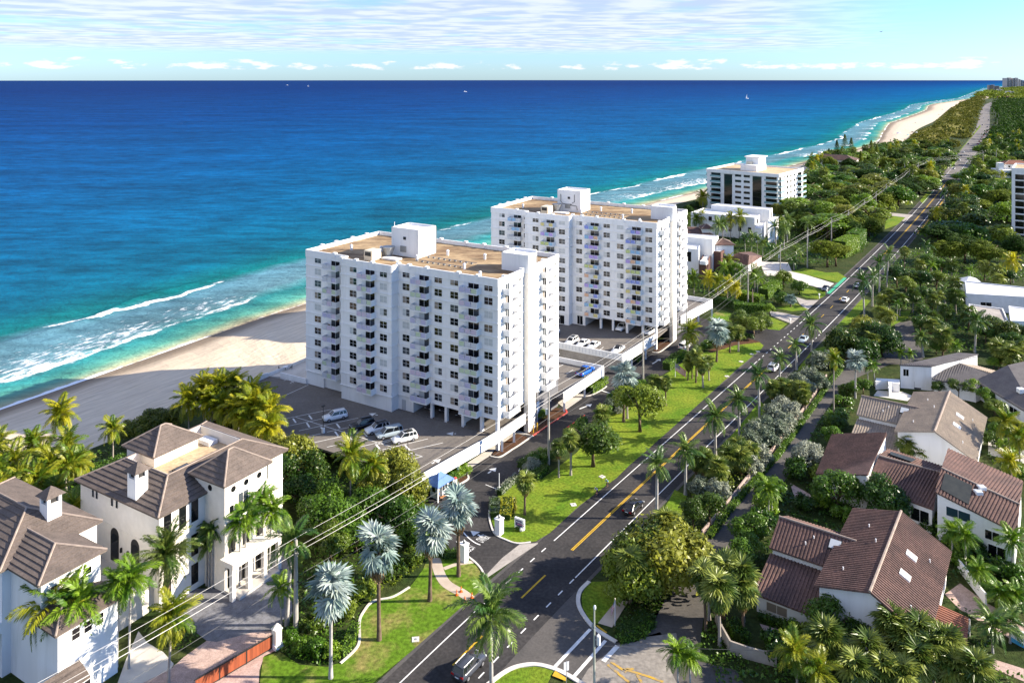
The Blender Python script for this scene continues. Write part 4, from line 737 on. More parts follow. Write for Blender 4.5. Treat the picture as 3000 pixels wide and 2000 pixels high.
def house_a():
    t = empty('mansion', 'white mansion with tall square chimney at the corner of the drive', 'house', (-53.5, 88.8, 0), rad(-30.9)); foot(t, rect(-28, 7, -5, 12))
    wall(t, rect(-14, -.5, .5, 7.5), 0, 12.7, STUCCO); wall(t, rect(-27.5, -7, -.5, 11), 0, 12.7, STUCCO)
    roof_plane(t, [(-7, -.1, 12.75), (0, -.1, 12.75), (-4, 4, 14.3), (-11, 4, 14.3)], TILE_G, 'course', .62, .13); roof_plane(t, [(0, -.1, 12.75), (0, 8.1, 12.75), (-4, 4, 14.3)], TILE_G, 'course', .62); roof_plane(t, [(0, 8.1, 12.75), (-11, 8.1, 12.75), (-11, 4, 14.3), (-4, 4, 14.3)], TILE_G, 'course', .62)
    for a, b in (((0, -.1, 12.75), (-4, 4, 14.3)), ((0, 8.1, 12.75), (-4, 4, 14.3)), ((-4, 4, 14.3), (-11, 4, 14.3))): capline(t, a, b, CAP_T)
    hip(t, -27.5, -7, -.5, 11, 12.75, 15.6, TILE_G, .72, .5); chimney(t, -11.5, -9.7, 6.2, 8, 12.2, 16.2)
    wall(t, rect(-.5, 3.8, 0, 7), 0, 8.9, STUCCO, 'wing_wall'); ap = (-.5, 3.4, 10.7); A = [(-.5, -.6, 8.95), (4.4, -.6, 8.95), (4.4, 7.6, 8.95), (-.5, 7.6, 8.95)]
    for i in range(3): roof_plane(t, [A[i], A[i + 1], ap], TILE_G, 'course', .55, .12)
    capline(t, A[1], ap, CAP_T); capline(t, A[2], ap, CAP_T)
    for y in (1.4, 3.5, 5.5): window(t, (-.5, .5), (-.5, 7.5), y, 11.2, .75, .8, '', STUCCO)
    for y in (2, 3.4, 4.8): window(t, (3.8, 0), (3.8, 7), y, 7.6, .9, 1.2, 'h', FRAME_W)
    wall(t, rect(3.8, 5.6, -5, 2), 0, 3.4, STUCCO, 'bay_wall'); roof_plane(t, [(6.0, -5.4, 3.4), (6.0, 2.4, 3.4), (3.8, 2.4, 4.4), (3.8, -5.4, 4.4)], TILE_G, 'course', .55)
    for y in (1, 2.8, 4.6, 6.2): window(t, (5.6, -5), (5.6, 2), y, 1.8, 1.1, 2.0, 'vh', FRAME_D)
    b = MB().box(-21, -7, -4.2, -.5, 5.2, 5.5).obj('balcony', STUCCO, t); MB().box(-21, -7, -4.2, -4.0, 5.5, 6.5).obj('balcony_front', STUCCO, b); MB().box(-7.2, -7, -4.2, -.5, 5.5, 6.5).obj('balcony_front', STUCCO, b)
    for x in (-20, -14, -8): MB().box(x, x + .6, -4.1, -3.5, 0, 5.2).obj('column', STUCCO, b)
    for x in (8, 13, 18): window(t, (-27.5, -.5), (-7, -.5), x, 8, 2, 2.6, 'v', FRAME_D); window(t, (-27.5, -.5), (-7, -.5), x, 2.4, 2, 3, 'v', FRAME_D)
house_a()
# ---- gabled houses across the road
def ranch(label, org, tl, style, step):
    t = empty('house', label, 'house', (org[0], org[1], 0), rad(-35.3)); foot(t, rect(-14.8, 7, -.6, 22)); w = STUCCO
    MB().prism([(-6, .3), (0, .3), (0, 21), (-6, 21)], 0, [6.35, 7.8, 7.8, 6.35]).prism([(0.002, .3), (5.8, .3), (5.8, 21), (0.002, 21)], 0, [7.8, 4.5, 4.5, 7.8]).obj('wall', w, t)
    L = roof_plane(t, [(-6.5, 21.5, 6.4), (-6.5, -.3, 6.4), (0, -.3, 8.0), (0, 21.5, 8.0)], tl, style, step, .1); Rr = roof_plane(t, [(6.4, -.3, 4.4), (6.4, 21.5, 4.4), (0, 21.5, 8.0), (0, -.3, 8.0)], tl, style, step, .1); capline(t, (0, -.35, 8.02), (0, 21.5, 8.02), CAP_T, .18)
    MB().prism([(-14, 7.3), (-6, 7.3), (-6, 11.7), (-14, 11.7)], 0, [4.95, 4.95, 6.85, 6.85]).prism([(-14, 11.702), (-6, 11.702), (-6, 15.4), (-14, 15.4)], 0, [6.85, 6.85, 5.3, 5.3]).obj('wing_wall', w, t)
    roof_plane(t, [(-14.4, 6.95, 4.95), (-6.3, 6.95, 4.95), (-4, 11.7, 7), (-14.4, 11.7, 7)], tl, style, step, .1); roof_plane(t, [(-5.8, 15.8, 5.3), (-14.4, 15.8, 5.3), (-14.4, 11.7, 7), (-4, 11.7, 7)], tl, style, step, .1); capline(t, (-14.4, 11.7, 7.03), (-4, 11.7, 7.03), CAP_T, .16)
    MB().prism([(-13.9, .2), (-6.2, .2), (-6.2, 7.28), (-13.9, 7.28)], 0, [2.5, 2.5, 3.95, 3.95]).obj('wing_wall', w, t); roof_plane(t, [(-14.3, -.3, 2.5), (-6.05, -.3, 2.5), (-6.05, 7.25, 4.05), (-14.3, 7.25, 4.05)], tl, style, step, .1)
    for y in (7.5, 12.5): s = MB().prism(rect(2.0, 3.2, y, y + 1.2), 5.9, [7.1, 6.45, 6.45, 7.1]).obj('skylight', FRAME_W, t); MB().add([(2.08, y + .1, 7.08), (3.12, y + .1, 6.52), (3.12, y + 1.1, 6.52), (2.08, y + 1.1, 7.08)], [[0, 1, 2, 3]]).obj('pane', BLIND, s)
    s = MB().prism(rect(-7.2, -5.6, 9.4, 10.9), 5.5, [6.25, 6.25, 6.9, 6.9]).obj('skylight', FRAME_D, t); MB().add([(-7.1, 9.5, 6.32), (-5.7, 9.5, 6.32), (-5.7, 10.8, 6.88), (-7.1, 10.8, 6.88)], [[0, 1, 2, 3]]).obj('pane', BLIND, s)
    for x, y, z in ((-10, 9, 5.9), (-9.2, 10.2, 6.4), (-4, 4, 7.1), (-3.2, 16, 7.3), (-1.6, 12, 7.7), (4, 3, 5.8), (4.5, 15, 5.6)): MB().cyl(x, y, z - .3, z + .38, .09, .09, 6).obj('vent_pipe', METAL_W, t)
    f = ((-6, .3), (5.8, .3)); window(t, *f, 1.3, 4.5, 1.9, 1.4, 'v', FRAME_W, [BLIND, GLASS_D]); window(t, *f, 9.6, 3.2, 2.2, 1.4, 'v', FRAME_D, GLASS_D)
    window(t, (-13.9, .2), (-6.2, .2), 2.6, 1.25, 2.6, 1.1, 'v', STUCCO_C, CURTAIN); window(t, (5.8, .3), (5.8, 21), 3, 2.2, 2.4, 2.2, 'v', FRAME_D); window(t, (5.8, .3), (5.8, 21), 9, 2.2, 3, 2.2, 'v', FRAME_D); MB().box(-6.9, -6.5, .1, .2, .9, 1.3).obj('meter_box', STEEL, t)
    return t
h1 = ranch('brown tiled gable house nearest the side street with two white skylights', (43.5, 95.3), TILE_B, 'rib', .46)
inv = (Matrix.Translation(h1.location) @ Matrix.Rotation(h1.rotation_euler.z, 4, 'Z')).inverted()
pr = [inv @ Vector((*q('D', x, y, 2.7 if i in (0, 3) else 2.2), 2.7 if i in (0, 3) else 2.2)) for i, (x, y) in enumerate(((855, 1205), (1000, 1270), (990, 1425), (832, 1318)))]
roof_plane(h1, [pr[1], pr[2], pr[3], pr[0]], TILE_R, 'rib', .46, .09, name='porch_roof')
for p in pr[1:3]: MB().box(p.x - .15, p.x + .15, p.y - .15, p.y + .15, 0, 2.1).obj('porch_post', STUCCO, h1)
ranch('tan tiled gable house with three dark skylights', (74.7, 138.7), TILE_T, 'rib', .46)
def pxh(name, label, cat, o): 
    t = empty(name, label, cat, (o[0], o[1], 0)); O = Vector((o[0], o[1], 0))
    def P(s, x, y, z): g = q(s, x, y, z); return Vector((g.x, g.y, z)) - O
    def shed(pts, m, style='rib', step=.46, z0=0., w=STUCCO, ins=.35, th=.1):
        p = [P(*a) for a in pts]; r = roof_plane(t, p, m, style, step, th); c = sum(p, Vector()) / len(p); f = []
        for v in p: d = (c - v); d.z = 0; f.append(v + d.normalized() * ins)
        MB().prism([(v.x, v.y) for v in f], z0, [v.z - .18 for v in f]).obj('wall', w, t); EXCL.append([(v.x + o[0], v.y + o[1]) for v in p]); return p, f
    def block(pts, z0=0., w=STUCCO, rm=ROOF_W, rim=.35, name='wall'):
        p = [P(*a) for a in pts]; z = p[0].z; ar = sum(p[i - 1].x * p[i].y - p[i].x * p[i - 1].y for i in range(len(p)))
        if ar < 0: p = p[::-1]
        wl__ = MB().prism([(v.x, v.y) for v in p], z0, z).obj(name, w, t); b = MB()
        for i in range(len(p)): b.bar(p[i], p[(i + 1) % len(p)], .3, z - .01, z + rim - .004 * i, -.13)
        b.obj('roof_rim', w, wl__); MB().add([(v.x, v.y, z + .03) for v in p], [list(range(len(p)))]).obj('roof_surface', rm, wl__); EXCL.append([(v.x + o[0], v.y + o[1]) for v in p]); return p
    return t, P, shed, block
def house_r2():
    t, P, shed, block = pxh('house', 'brown tiled courtyard house with black solar mats on its roof', 'house', (60, 128))
    shed([('D', 297, 608, 3.2), ('D', 372, 425, 3.2), ('D', 625, 423, 6.2), ('D', 535, 610, 6.2)], TILE_B)
    p, f = shed([('D', 530, 660, 3.9), ('D', 838, 772, 3.9), ('D', 868, 602, 6.1), ('D', 588, 526, 6.1)], TILE_B); shed([('D', 880, 572, 5.3), ('D', 628, 492, 5.3), ('D', 588, 526, 6.1), ('D', 868, 602, 6.1)], TILE_B); capline(t, p[3], p[2], CAP_T, .16)
    window(t, f[0], f[1], .82, 2.1, 2.6, 1.9, 'v', FRAME_W)
    k, fk = shed([('D', 845, 690, 7.2), ('D', 1222, 880, 5.2), ('D', 1235, 750, 6.7), ('D', 875, 582, 8.6)], TILE_B); shed([('D', 1250, 640, 5.6), ('D', 905, 490, 7.4), ('D', 875, 582, 8.6), ('D', 1235, 750, 6.7)], TILE_B); capline(t, k[3], k[2], CAP_T, .16)
    window(t, fk[0], fk[1], .28, 4.9, 3.2, 1.35, 'v', FRAME_W, GLASS_B); window(t, fk[0], fk[1], .72, 3.5, 1.8, 1.3, 'v', FRAME_W); window(t, fk[0], fk[1], .78, 1.15, 2.2, 2.1, 'v', FRAME_W)
    def on(s, h, up=.16):
        a = k[0].lerp(k[1], s); b = k[3].lerp(k[2], s); v = a.lerp(b, h); return (v.x, v.y, v.z + up)
    c = [on(.06, .18), on(.42, .12), on(.42, .86), on(.06, .86)]; MB().add([Vector(v) for v in c] + [Vector(v) - Vector((0, 0, .1)) for v in c], [[0, 1, 2, 3], [0, 4, 5, 1], [1, 5, 6, 2], [2, 6, 7, 3], [3, 7, 4, 0]]).obj('solar_mat', SOLAR, t)
    p2 = k[0].lerp(k[3], .5)
    for s, h in ((.5, .72), (.53, 1.12)):
        v = Vector(on(s, min(h, .95))); s_ = MB().box(v.x - .5, v.x + .5, v.y - .5, v.y + .5, v.z - .3, v.z + .2).obj('skylight', FRAME_W, t); MB().box(v.x - .42, v.x + .42, v.y - .42, v.y + .42, v.z + .2, v.z + .23).obj('pane', BLIND, s_)
    m = [P('D', 640, 508, 5.75), P('D', 760, 545, 5.75), P('D', 740, 556, 6.1), P('D', 640, 522, 6.1)]; MB().add([v + Vector((0, 0, .16)) for v in m], [[0, 1, 2, 3]]).obj('solar_mat', SOLAR, t)
house_r2()
def house_r4():
    t, P, shed, block = pxh('house', 'white house with grey shed roof beside the turnaround', 'house', (94, 177))
    p, f = shed([('J', 1395, 965, 5.2), ('J', 1640, 976, 5.5), ('J', 2005, 880, 6.2), ('J', 1850, 868, 5.7)], TILE_GR); window(t, f[0], f[1], .18, 3.6, 1.1, 1.5, 'v', FRAME_W); window(t, f[0], f[1], .55, .9, 1.3, 1.6, 'v', FRAME_D)
    w = (f[1] - f[0]).normalized(); n = Vector((w.y, -w.x)); c = f[0].lerp(f[1], .68); a = c - w * 1.5; b_ = c + w * 1.5; MB().prism([(v.x + n.x * s, v.y + n.y * s) for v, s in ((a, .06), (b_, .06), (b_, -.02), (a, -.02))], .4, 4.6).obj('raised_panel', STUCCO, t)
    p, f = shed([('J', 1650, 1070, 3.2), ('J', 1990, 1150, 3.0), ('J', 2110, 1035, 4.6), ('J', 1828, 940, 4.9)], TILE_GR); shed([('J', 2180, 1022, 3.6), ('J', 1900, 945, 3.8), ('J', 1828, 938, 4.9), ('J', 2110, 1035, 4.6)], TILE_T); block([('J', 1215, 1090, 1.9), ('J', 1310, 1085, 1.9), ('J', 1320, 1140, 1.9), ('J', 1340, 1100, 1.9), ('J', 1400, 1110, 1.9), ('J', 1400, 1075, 1.9), ('J', 1220, 1065, 1.9)], name='courtyard_wall', rim=.01)
    t, P, shed, block = pxh('house', 'grey tiled hip house behind the white shed-roofed house', 'house', (110, 165))
    shed([('D', 1028, 180, 3.6), ('D', 1330, 365, 3.4), ('D', 1330, 75, 7.2), ('D', 1180, 108, 6.8)], TILE_GR); s = P('D', 1240, 222, 5.4); MB().box(s.x - .6, s.x + .6, s.y - .6, s.y + .6, 4.8, 5.7).obj('skylight', FRAME_W, t); window(t, P('D', 1028, 180, 3.6), P('D', 1330, 365, 3.4), .62, 2.2, 2.4, 1.2, 'v', FRAME_W)
house_r4()
def flats():
    t, P, shed, block = pxh('low_building', 'long low white flat-roofed building behind the sabal palms', 'building', (150, 250))
    p = block([('J', 1900, 328, 4.8), ('J', 2420, 382, 4.8), ('J', 2420, 455, 4.8), ('J', 1910, 425, 4.8)], w=mat('pale_blue_grey_wall', (.50, .53, .58), (.44, .47, .52), .85)); window(t, P('J', 1910, 425, 4.8), P('J', 2420, 455, 4.8), .3, 2, 3, 1.6, 'v', FRAME_W)
    block([('J', 1930, 505, 3.1), ('J', 2190, 540, 3.1), ('J', 2235, 640, 3.1), ('J', 1935, 590, 3.1)], rm=CONC); block([('J', 2235, 520, 3.6), ('J', 2430, 545, 3.6), ('J', 2430, 640, 3.6), ('J', 2250, 634, 3.6)])
    t, P, shed, block = pxh('gazebo', 'small white tent-roofed pavilion beside the long low building', 'pavilion', (150, 270))
    c = P('J', 1930, 285, 4.4); a = [P('J', 1830, 320, 3), P('J', 1905, 335, 3), P('J', 2025, 330, 3), P('J', 1985, 300, 3), P('J', 1850, 300, 3)]; MB().add(a + [c], [[i, (i + 1) % 5, 5] for i in range(5)] + [[4, 3, 2, 1, 0]]).obj('roof', mat('pale_tent', (.50, .52, .56), (.44, .46, .50), .9), t); MB().prism([(v.x * .9 + c.x * .1, v.y * .9 + c.y * .1) for v in a], 0, 2.9).obj('wall', STUCCO, t)
flats()
def modern():
    t, P, shed, block = pxh('modern_house', 'long white flat-roofed modern house behind the second apartment block', 'house', (100, 345))
    p = block([('K', 95, 290, 9.4), ('K', 830, 352, 9.4), ('K', 885, 322, 9.4), ('K', 240, 240, 9.4)]); block([('K', 325, 205, 11.6), ('K', 1000, 262, 11.6), ('K', 1032, 240, 11.6), ('K', 420, 190, 11.6)]); block([('K', 830, 470, 6), ('K', 905, 480, 6), ('K', 960, 400, 6), ('K', 880, 380, 6)]); block([('K', 980, 385, 9.5), ('K', 1060, 375, 9.5), ('K', 1100, 340, 9.5), ('K', 1030, 345, 9.5)])
    a, b = P('K', 95, 290, 9.4), P('K', 830, 352, 9.4)
    for f, z, w, h in ((.31, 7.6, 1.4, 1.8), (.62, 4.3, 1.2, 3), (.77, 4.2, 1.2, 2), (.92, 4.2, 1.3, 2), (.78, 7.5, 2, 1.2), (.22, 4, 1.2, 2)): window(t, a, b, f, z, w, h, '', FRAME_D)
    window(t, b, P('K', 885, 322, 9.4), .5, 7, 2.2, 3.2, 'v', FRAME_D); window(t, P('K', 1000, 262, 11.6), P('K', 1032, 240, 11.6), .5, 9, 2, 3, '', FRAME_D)
    t, P, shed, block = pxh('modern_house', 'white cubic modern house with brown brick wings beside the drive', 'house', (68, 285))
    b1 = block([('K', -140, 690, 9.2), ('K', 185, 720, 9.2), ('K', 198, 672, 9.2), ('K', -60, 640, 9.2)]); window(t, P('K', -140, 690, 9.2), P('K', 185, 720, 9.2), .66, 6.7, 1.4, 3.4, '', FRAME_D); window(t, P('K', 185, 720, 9.2), P('K', 198, 672, 9.2), .5, 6.9, 2.4, 3, 'v', FRAME_D)
    block([('K', -60, 560, 11.4), ('K', 345, 605, 11.4), ('K', 410, 562, 11.4), ('K', 40, 535, 11.4)]); b2 = block([('K', 328, 735, 7), ('K', 438, 745, 7), ('K', 520, 700, 7), ('K', 410, 690, 7)], w=BRICK); b3 = block([('K', 190, 880, 5.4), ('K', 270, 890, 5.4), ('K', 330, 770, 5.4), ('K', 240, 765, 5.4)], w=BRICK)
    window(t, P('K', 438, 745, 7), P('K', 520, 700, 7), .4, 4.5, 1.2, 3.4, '', FRAME_D); window(t, P('K', 270, 890, 5.4), P('K', 330, 770, 5.4), .5, 3, 1.6, 2.6, 'v', FRAME_D)
    for z, y in ((5.6, 880), (.9, 1010)):
        a_ = P('K', 195, y, z); b_ = P('K', 268, y + 8, z); bl = MB().prism([(a_.x, a_.y), (b_.x, b_.y), (b_.x + 1.2, b_.y + 2), (a_.x + 1.2, a_.y + 2)], z, z + 1.2).obj('balcony', STUCCO, t)
    pv = P('K', 460, 610, 10); wall(t, rect(pv.x - 3.2, pv.x + 3.2, pv.y - 3, pv.y + 3), 5, 9.2, STUCCO, 'pavilion_wall'); hip(t, pv.x - 3.2, pv.x + 3.2, pv.y - 3, pv.y + 3, 9.2, 10.8, TILE_B, .6, .5)
    t, P, shed, block = pxh('modern_house', 'brown hip-roofed garage house at the end of the pale drive', 'house', (86, 290))
    e0, e1, e2, e3 = P('K', 750, 892, 3.6), P('K', 912, 785, 3.6), P('K', 780, 735, 3.6), P('K', 505, 800, 3.6); r1, r2 = P('K', 760, 775, 6.4), P('K', 640, 745, 6.4)
    MB().prism([(v.x * .94 + r1.x * .06, v.y * .94 + r1.y * .06) for v in (e0, e1, e2, e3)], 0, 3.5).obj('wall', STUCCO_C, t)
    for f in ([e0, e1, r1], [e3, e0, r1, r2], [e1, e2, r2, r1], [e2, e3, r2]): roof_plane(t, f, TILE_B, 'course', .6, .08)
    a_, b_ = e0.lerp(e1, .2), e0.lerp(e1, .8); window(t, e0, e1, .5, 1.4, 5, 2.4, 'v', FRAME_D, CURTAIN); EXCL.append([(v.x + 86, v.y + 290) for v in (e0, e1, e2, e3)])
    t, P, shed, block = pxh('modern_house', 'small brown hip-roofed house left of the long white modern house', 'house', (60, 320))
    c = P('K', 170, 490, 5); wall(t, rect(c.x - 11, c.x + 5, c.y - 5, c.y + 5), 0, 4.2, STUCCO_C); hip(t, c.x - 11, c.x + 5, c.y - 5, c.y + 5, 4.2, 6.4, TILE_B, .6, .5); c2 = P('K', 270, 500, 5); wall(t, rect(c2.x - 2.2, c2.x + 2.2, c2.y - 2.2, c2.y + 2.2), 4, 6.6, STUCCO_C, 'pavilion_wall'); hip(t, c2.x - 2.2, c2.x + 2.2, c2.y - 2.2, c2.y + 2.2, 6.6, 8.2, TILE_B, .6, .4)
modern()
def block3():
    o = (105, 422.8); t = empty('apartment_building', 'white eight-storey block with tall dark glass strips', 'apartment block', (*o, 0), rad(-39)); L, Dp = 39, 36; zt = 21.3; foot(t, rect(-3, 42, -2, 38))
    wall(t, rect(0, L, 0, Dp), 0, zt, STUCCO); b = MB()
    for p, r in (((0, 0), (L, 0)), ((L, 0), (L, Dp)), ((L, Dp), (0, Dp)), ((0, Dp), (0, 0))): b.bar(p, r, .5, zt - .8, zt + .9, .25)
    b.obj('parapet', STUCCO, t); MB().box(.5, L - .5, .5, Dp - .5, zt, zt + .2).obj('roof_surface', SAND_R, t)
    ph = wall(t, rect(15, 24, 9, 22), zt, zt + 3.4, STUCCO, 'plant_room'); wall(t, rect(16, 23, 14, 24), zt + 3.4, zt + 7, STUCCO, 'plant_room'); MB().box(15.4, 23.8, 13.4, 24.6, zt + 7, zt + 7.5).obj('roof_rim', STUCCO, ph); MB().box(17, 20, 12, 14, zt + 3.4, zt + 4.8).obj('roof_plant', CREAM_M, ph)
    for a, w in ((12, 4.4), (27.7, 4.7)):
        g = MB().box(a - w / 2, a + w / 2, -.1, .02, .5, zt - 1.2).obj('glass_strip', GLASS_D, t)
        for k in range(8): MB().box(a - w / 2, a + w / 2, -.16, 0, 1.5 + k * 2.6, 1.62 + k * 2.6).obj('mullion', FRAME_D, g)
    BGL = plain('balcony_glass', (.25, .40, .42), .1, .6)
    for k in range(7):
        z = .9 + k * 2.86
        if k > 0:
            for a in (17.5, 22.2): window(t, (0, 0), (L, 0), a, z + 1.7, 3.2, 1.1, 'v', FRAME_D, GLASS_D)
        for x0, x1, y0, y1 in ((2.3, 8.0, -1.3, 0), (32, 38.5, -1.3, 0), (L, L + 1.6, -.8, 4.6), (L, L + 2.4, 27, 34.5), (-1.6, 0, 2, 9)):
            bo = MB().box(x0, x1, y0, y1, z, z + .22).obj('balcony', STUCCO, t); r = MB()
            if x1 - x0 > 3: r.box(x0, x1, y0, y0 + .08, z + .3, z + 1.2)
            else: r.box(x1 - .08 if x0 >= 0 else x0, x1 if x0 >= 0 else x0 + .08, y0, y1, z + .3, z + 1.2); r.box(x0, x1, y0, y0 + .08, z + .3, z + 1.2)
            r.obj('balcony_glass', BGL, bo)
        window(t, (0, 0), (L, 0), 5.1, z + 1.6, 5.2, 1.9, 'v', FRAME_D); window(t, (0, 0), (L, 0), 35.2, z + 1.6, 5.6, 1.9, 'v', FRAME_D); window(t, (L, 0), (L, Dp), 2, z + 1.6, 2.6, 1.9, 'v', FRAME_D); window(t, (L, 0), (L, Dp), 30.8, z + 1.6, 6, 1.9, 'v', FRAME_D)
        if k > 0:
            for a in (12.5, 17.5, 23): window(t, (L, 0), (L, Dp), a, z + 1.8, 1.9, 1.3, '', FRAME_D)
            window(t, (L, 0), (L, Dp), 7.5, z + 2, 1.8, .6, '', FRAME_D)
block3()
def tower4():
    D = 343; x = (2963.8 - 1500) * D / FPX; t = empty('apartment_building', 'white tower at the frame edge with one column of dark balcony bays', 'apartment block', (x, D, 0), rad(-36)); foot(t, rect(-1, 26, -1, 26)); zt = 31.6
    wall(t, rect(0, 25, 0, 24), 0, zt - .6, STUCCO); b = MB()
    for p, r in (((0, 0), (25, 0)), ((25, 0), (25, 24)), ((25, 24), (0, 24)), ((0, 24), (0, 0))): b.bar(p, r, .5, zt - 1.2, zt, -.2)
    b.obj('parapet', STUCCO, t); MB().box(.5, 24.5, .5, 23.5, zt - .6, zt - .5).obj('roof_surface', SAND_R, t)
    for k in range(10):
        z = zt - 4.2 - 2.92 * k; window(t, (0, 0), (25, 0), 4.6, z + .3, 6.6, 2.3, 'v', FRAME_W, R.choice([[GLASS_D], [GLASS_D, GLASS_M], [GLASS_D, BLIND]])); MB().box(1.2, 8, -.3, 0, z - 1.15, z - .95).obj('balcony_slab', STUCCO, t); window(t, (0, 0), (25, 0), 14, z + .3, 2.6, 1.6, 'v', FRAME_W); window(t, (0, 0), (25, 0), 20, z + .3, 2.6, 1.6, 'v', FRAME_W)
tower4()
def villa(name, label, cat, o, rz, parts, windows=()):
    t = empty(name, label, cat, (o[0], o[1], 0), rz)
    for x0, x1, y0, y1, z0, z1, roof in parts:
        foot(t, rect(x0, x1, y0, y1)); wall(t, rect(x0, x1, y0, y1), z0, z1, STUCCO_C if roof == 'h' or roof == 'r' else STUCCO)
        if roof in 'hr': hip(t, x0, x1, y0, y1, z1, z1 + min(x1 - x0, y1 - y0) * .22, TILE_R if roof == 'r' else TILE_B, .8, .6)
    for p, r, f, z, w, h in windows: window(t, p, r, f, z, w, h, 'v', FRAME_D)
    return t
villa('villa', 'large white villa with battlement walls beyond the far field', 'house', (348, 560), rad(-8), [(0, 24, 0, 14, 0, 5.5, 'f'), (6, 24, 6, 16, 5.5, 9.5, 'r'), (0, 3.5, 2, 6, 5.5, 10.5, 'f'), (20, 40, 2, 16, 0, 8, 'f')], [((0, 0), (24, 0), a, 3, 1.4, 2) for a in (4, 9, 14, 19)] + [((6, 6), (24, 6), a, 7.6, 1.2, 1.2) for a in (3, 8, 13)])
villa('villa', 'pinkish tiled house at the end of the dune woods', 'house', (q('L', 790, 1195).x, q('L', 790, 1195).y, 0), rad(-36), [(-10, 10, -5, 5, 0, 6.5, 'r'), (-4, 8, -10, -5, 0, 4.5, 'r')], [((-10, -5), (10, -5), a, 3.5, 1.5, 1.5) for a in (3, 16)])
villa('villa', 'brown tiled house among trees right of the eight-storey block', 'house', (q('G', 1180, 640).x, q('G', 1180, 640).y, 0), rad(-36), [(-16, 14, -7, 7, 0, 9, 'h'), (-14, -11, -2, 1, 9, 14, 'f')], [((-16, -7), (14, -7), a, 6.5, 1.5, 1.6) for a in (5, 12, 20, 26)])
villa('villa', 'white house half hidden beside the power poles', 'house', (q('K', 1800, 350).x, q('K', 1800, 350).y, 0), rad(-30), [(-9, 7, -6, 8, 0, 5, 'f')], [((-9, -6), (7, -6), a, 3, 1.5, 1.5) for a in (4, 8, 12)])
for i, (s, x, y, w, h, d, lab, ang) in enumerate((('L', 2160, 188, 95, 85, 60, 'long many-storey resort tower on the horizon', 4), ('L', 2265, 188, 60, 84, 50, 'resort tower standing at the end of the long one on the horizon', 8), ('L', 2330, 180, 50, 60, 40, 'small tower at the frame edge behind the resort towers', 0), ('L', 1893, 255, 95, 60, 60, 'grey brown apartment tower on the far shore', -20), ('L', 2000, 265, 50, 28, 40, 'pale low block beside the far shore tower', -10), ('L', 2150, 302, 66, 32, 40, 'white and glass office block above the far woods', -5), ('L', 2180, 362, 230, 16, 60, 'very long low building with red roof edge above the far woods', -3))):
    p = q(s, x, y); k = p.y / 7300 if p.y > 3000 else 1; w, h, d = w * p.y / 7300 * .95, h * p.y / 7300, d * p.y / 7300
    t = empty('distant_building', lab, 'building', (p.x, p.y, 0), rad(ang)); m = (mat('tower_pale', (.52, .47, .44), (.42, .40, .40), .8, .05), mat('tower_blue', (.33, .36, .42), (.42, .40, .40), .8, .05), mat('tower_brown', (.40, .34, .32), (.33, .29, .28), .8, .05), STUCCO_C)[(0, 1, 1, 2, 3, 3, 2)[i]]
    foot(t, rect(-w / 2, w / 2, 0, d)); n = max(2, int(w / 26)); 
    for j in range(n):
        x0 = -w / 2 + j * w / n; hh = h * (1 - .12 * ((j * 7) % 3 == 1)); wall(t, rect(x0 + .02, x0 + w / n - .02, (j % 2) * d * .12, d), 0, hh, m)
        fl = max(1, int(hh / 6)); st = MB()
        for z in range(fl): st.box(x0 + w / n * .14, x0 + w / n * .86, (j % 2) * d * .12 - .5, (j % 2) * d * .12 + .1, hh * (z + .25) / fl, hh * (z + .8) / fl)
        st.obj('window_band', GLASS_M, t)
    MB().box(-w * .2, w * .1, d * .3, d * .6, h * .95, h * 1.06).obj('plant_room', m, t)
    if i == 6: MB().box(-w / 2 - 2, w / 2 + 2, -2, d, h, h + 2).obj('roof', TILE_R, t)
# ------------------------------------------------------------------ plants
LF = {'coco': leaf('coconut_leaf', (.10, .18, .012), (.30, .31, .02), .42, .4, 1.2), 'gold': leaf('sunny_coconut_leaf', (.19, .24, .012), (.44, .41, .02), .45, .4, 1.2), 'royal': leaf('royal_leaf', (.045, .11, .018), (.15, .22, .04), .3, .35, 1.5), 'sabal': leaf('sabal_leaf', (.075, .125, .018), (.26, .30, .055), .3, .4, 1.5),
      'bis': leaf('silver_leaf', (.37, .43, .39), (.19, .27, .24), .2, .45, 1.5), 'date': leaf('date_leaf', (.05, .10, .016), (.13, .17, .03), .3, .4, 1.5), 'fic': leaf('ficus_leaf', (.030, .078, .008), (.10, .19, .016), .35, .35, .9), 'grape': leaf('sea_grape_leaf', (.032, .075, .008), (.25, .26, .03), .35, .4, 2.2),
      'hedge': leaf('hedge_leaf', (.07, .16, .009), (.19, .30, .02), .35, .4, 1.0), 'silver': leaf('buttonwood_leaf', (.12, .16, .10), (.31, .33, .25), .3, .6, .8), 'far': leaf('woodland_leaf', (.030, .066, .009), (.15, .19, .018), .3, .7, .10, .12), 'olive': leaf('olive_leaf', (.06, .11, .010), (.18, .24, .022), .35, .4, .9), 'yel': leaf('yellow_hedge_leaf', (.22, .26, .012), (.40, .36, .02), .4, .4, 1.0), 'scrub': leaf('scrub_leaf', (.028, .048, .010), (.11, .115, .018), .3, .8, .05, .08), 'dead': leaf('dry_frond', (.30, .21, .11), (.22, .15, .08), .2, .7, 2.), 'croton': leaf('croton_leaf', (.26, .08, .015), (.20, .17, .02), .3, .4, 2.)}
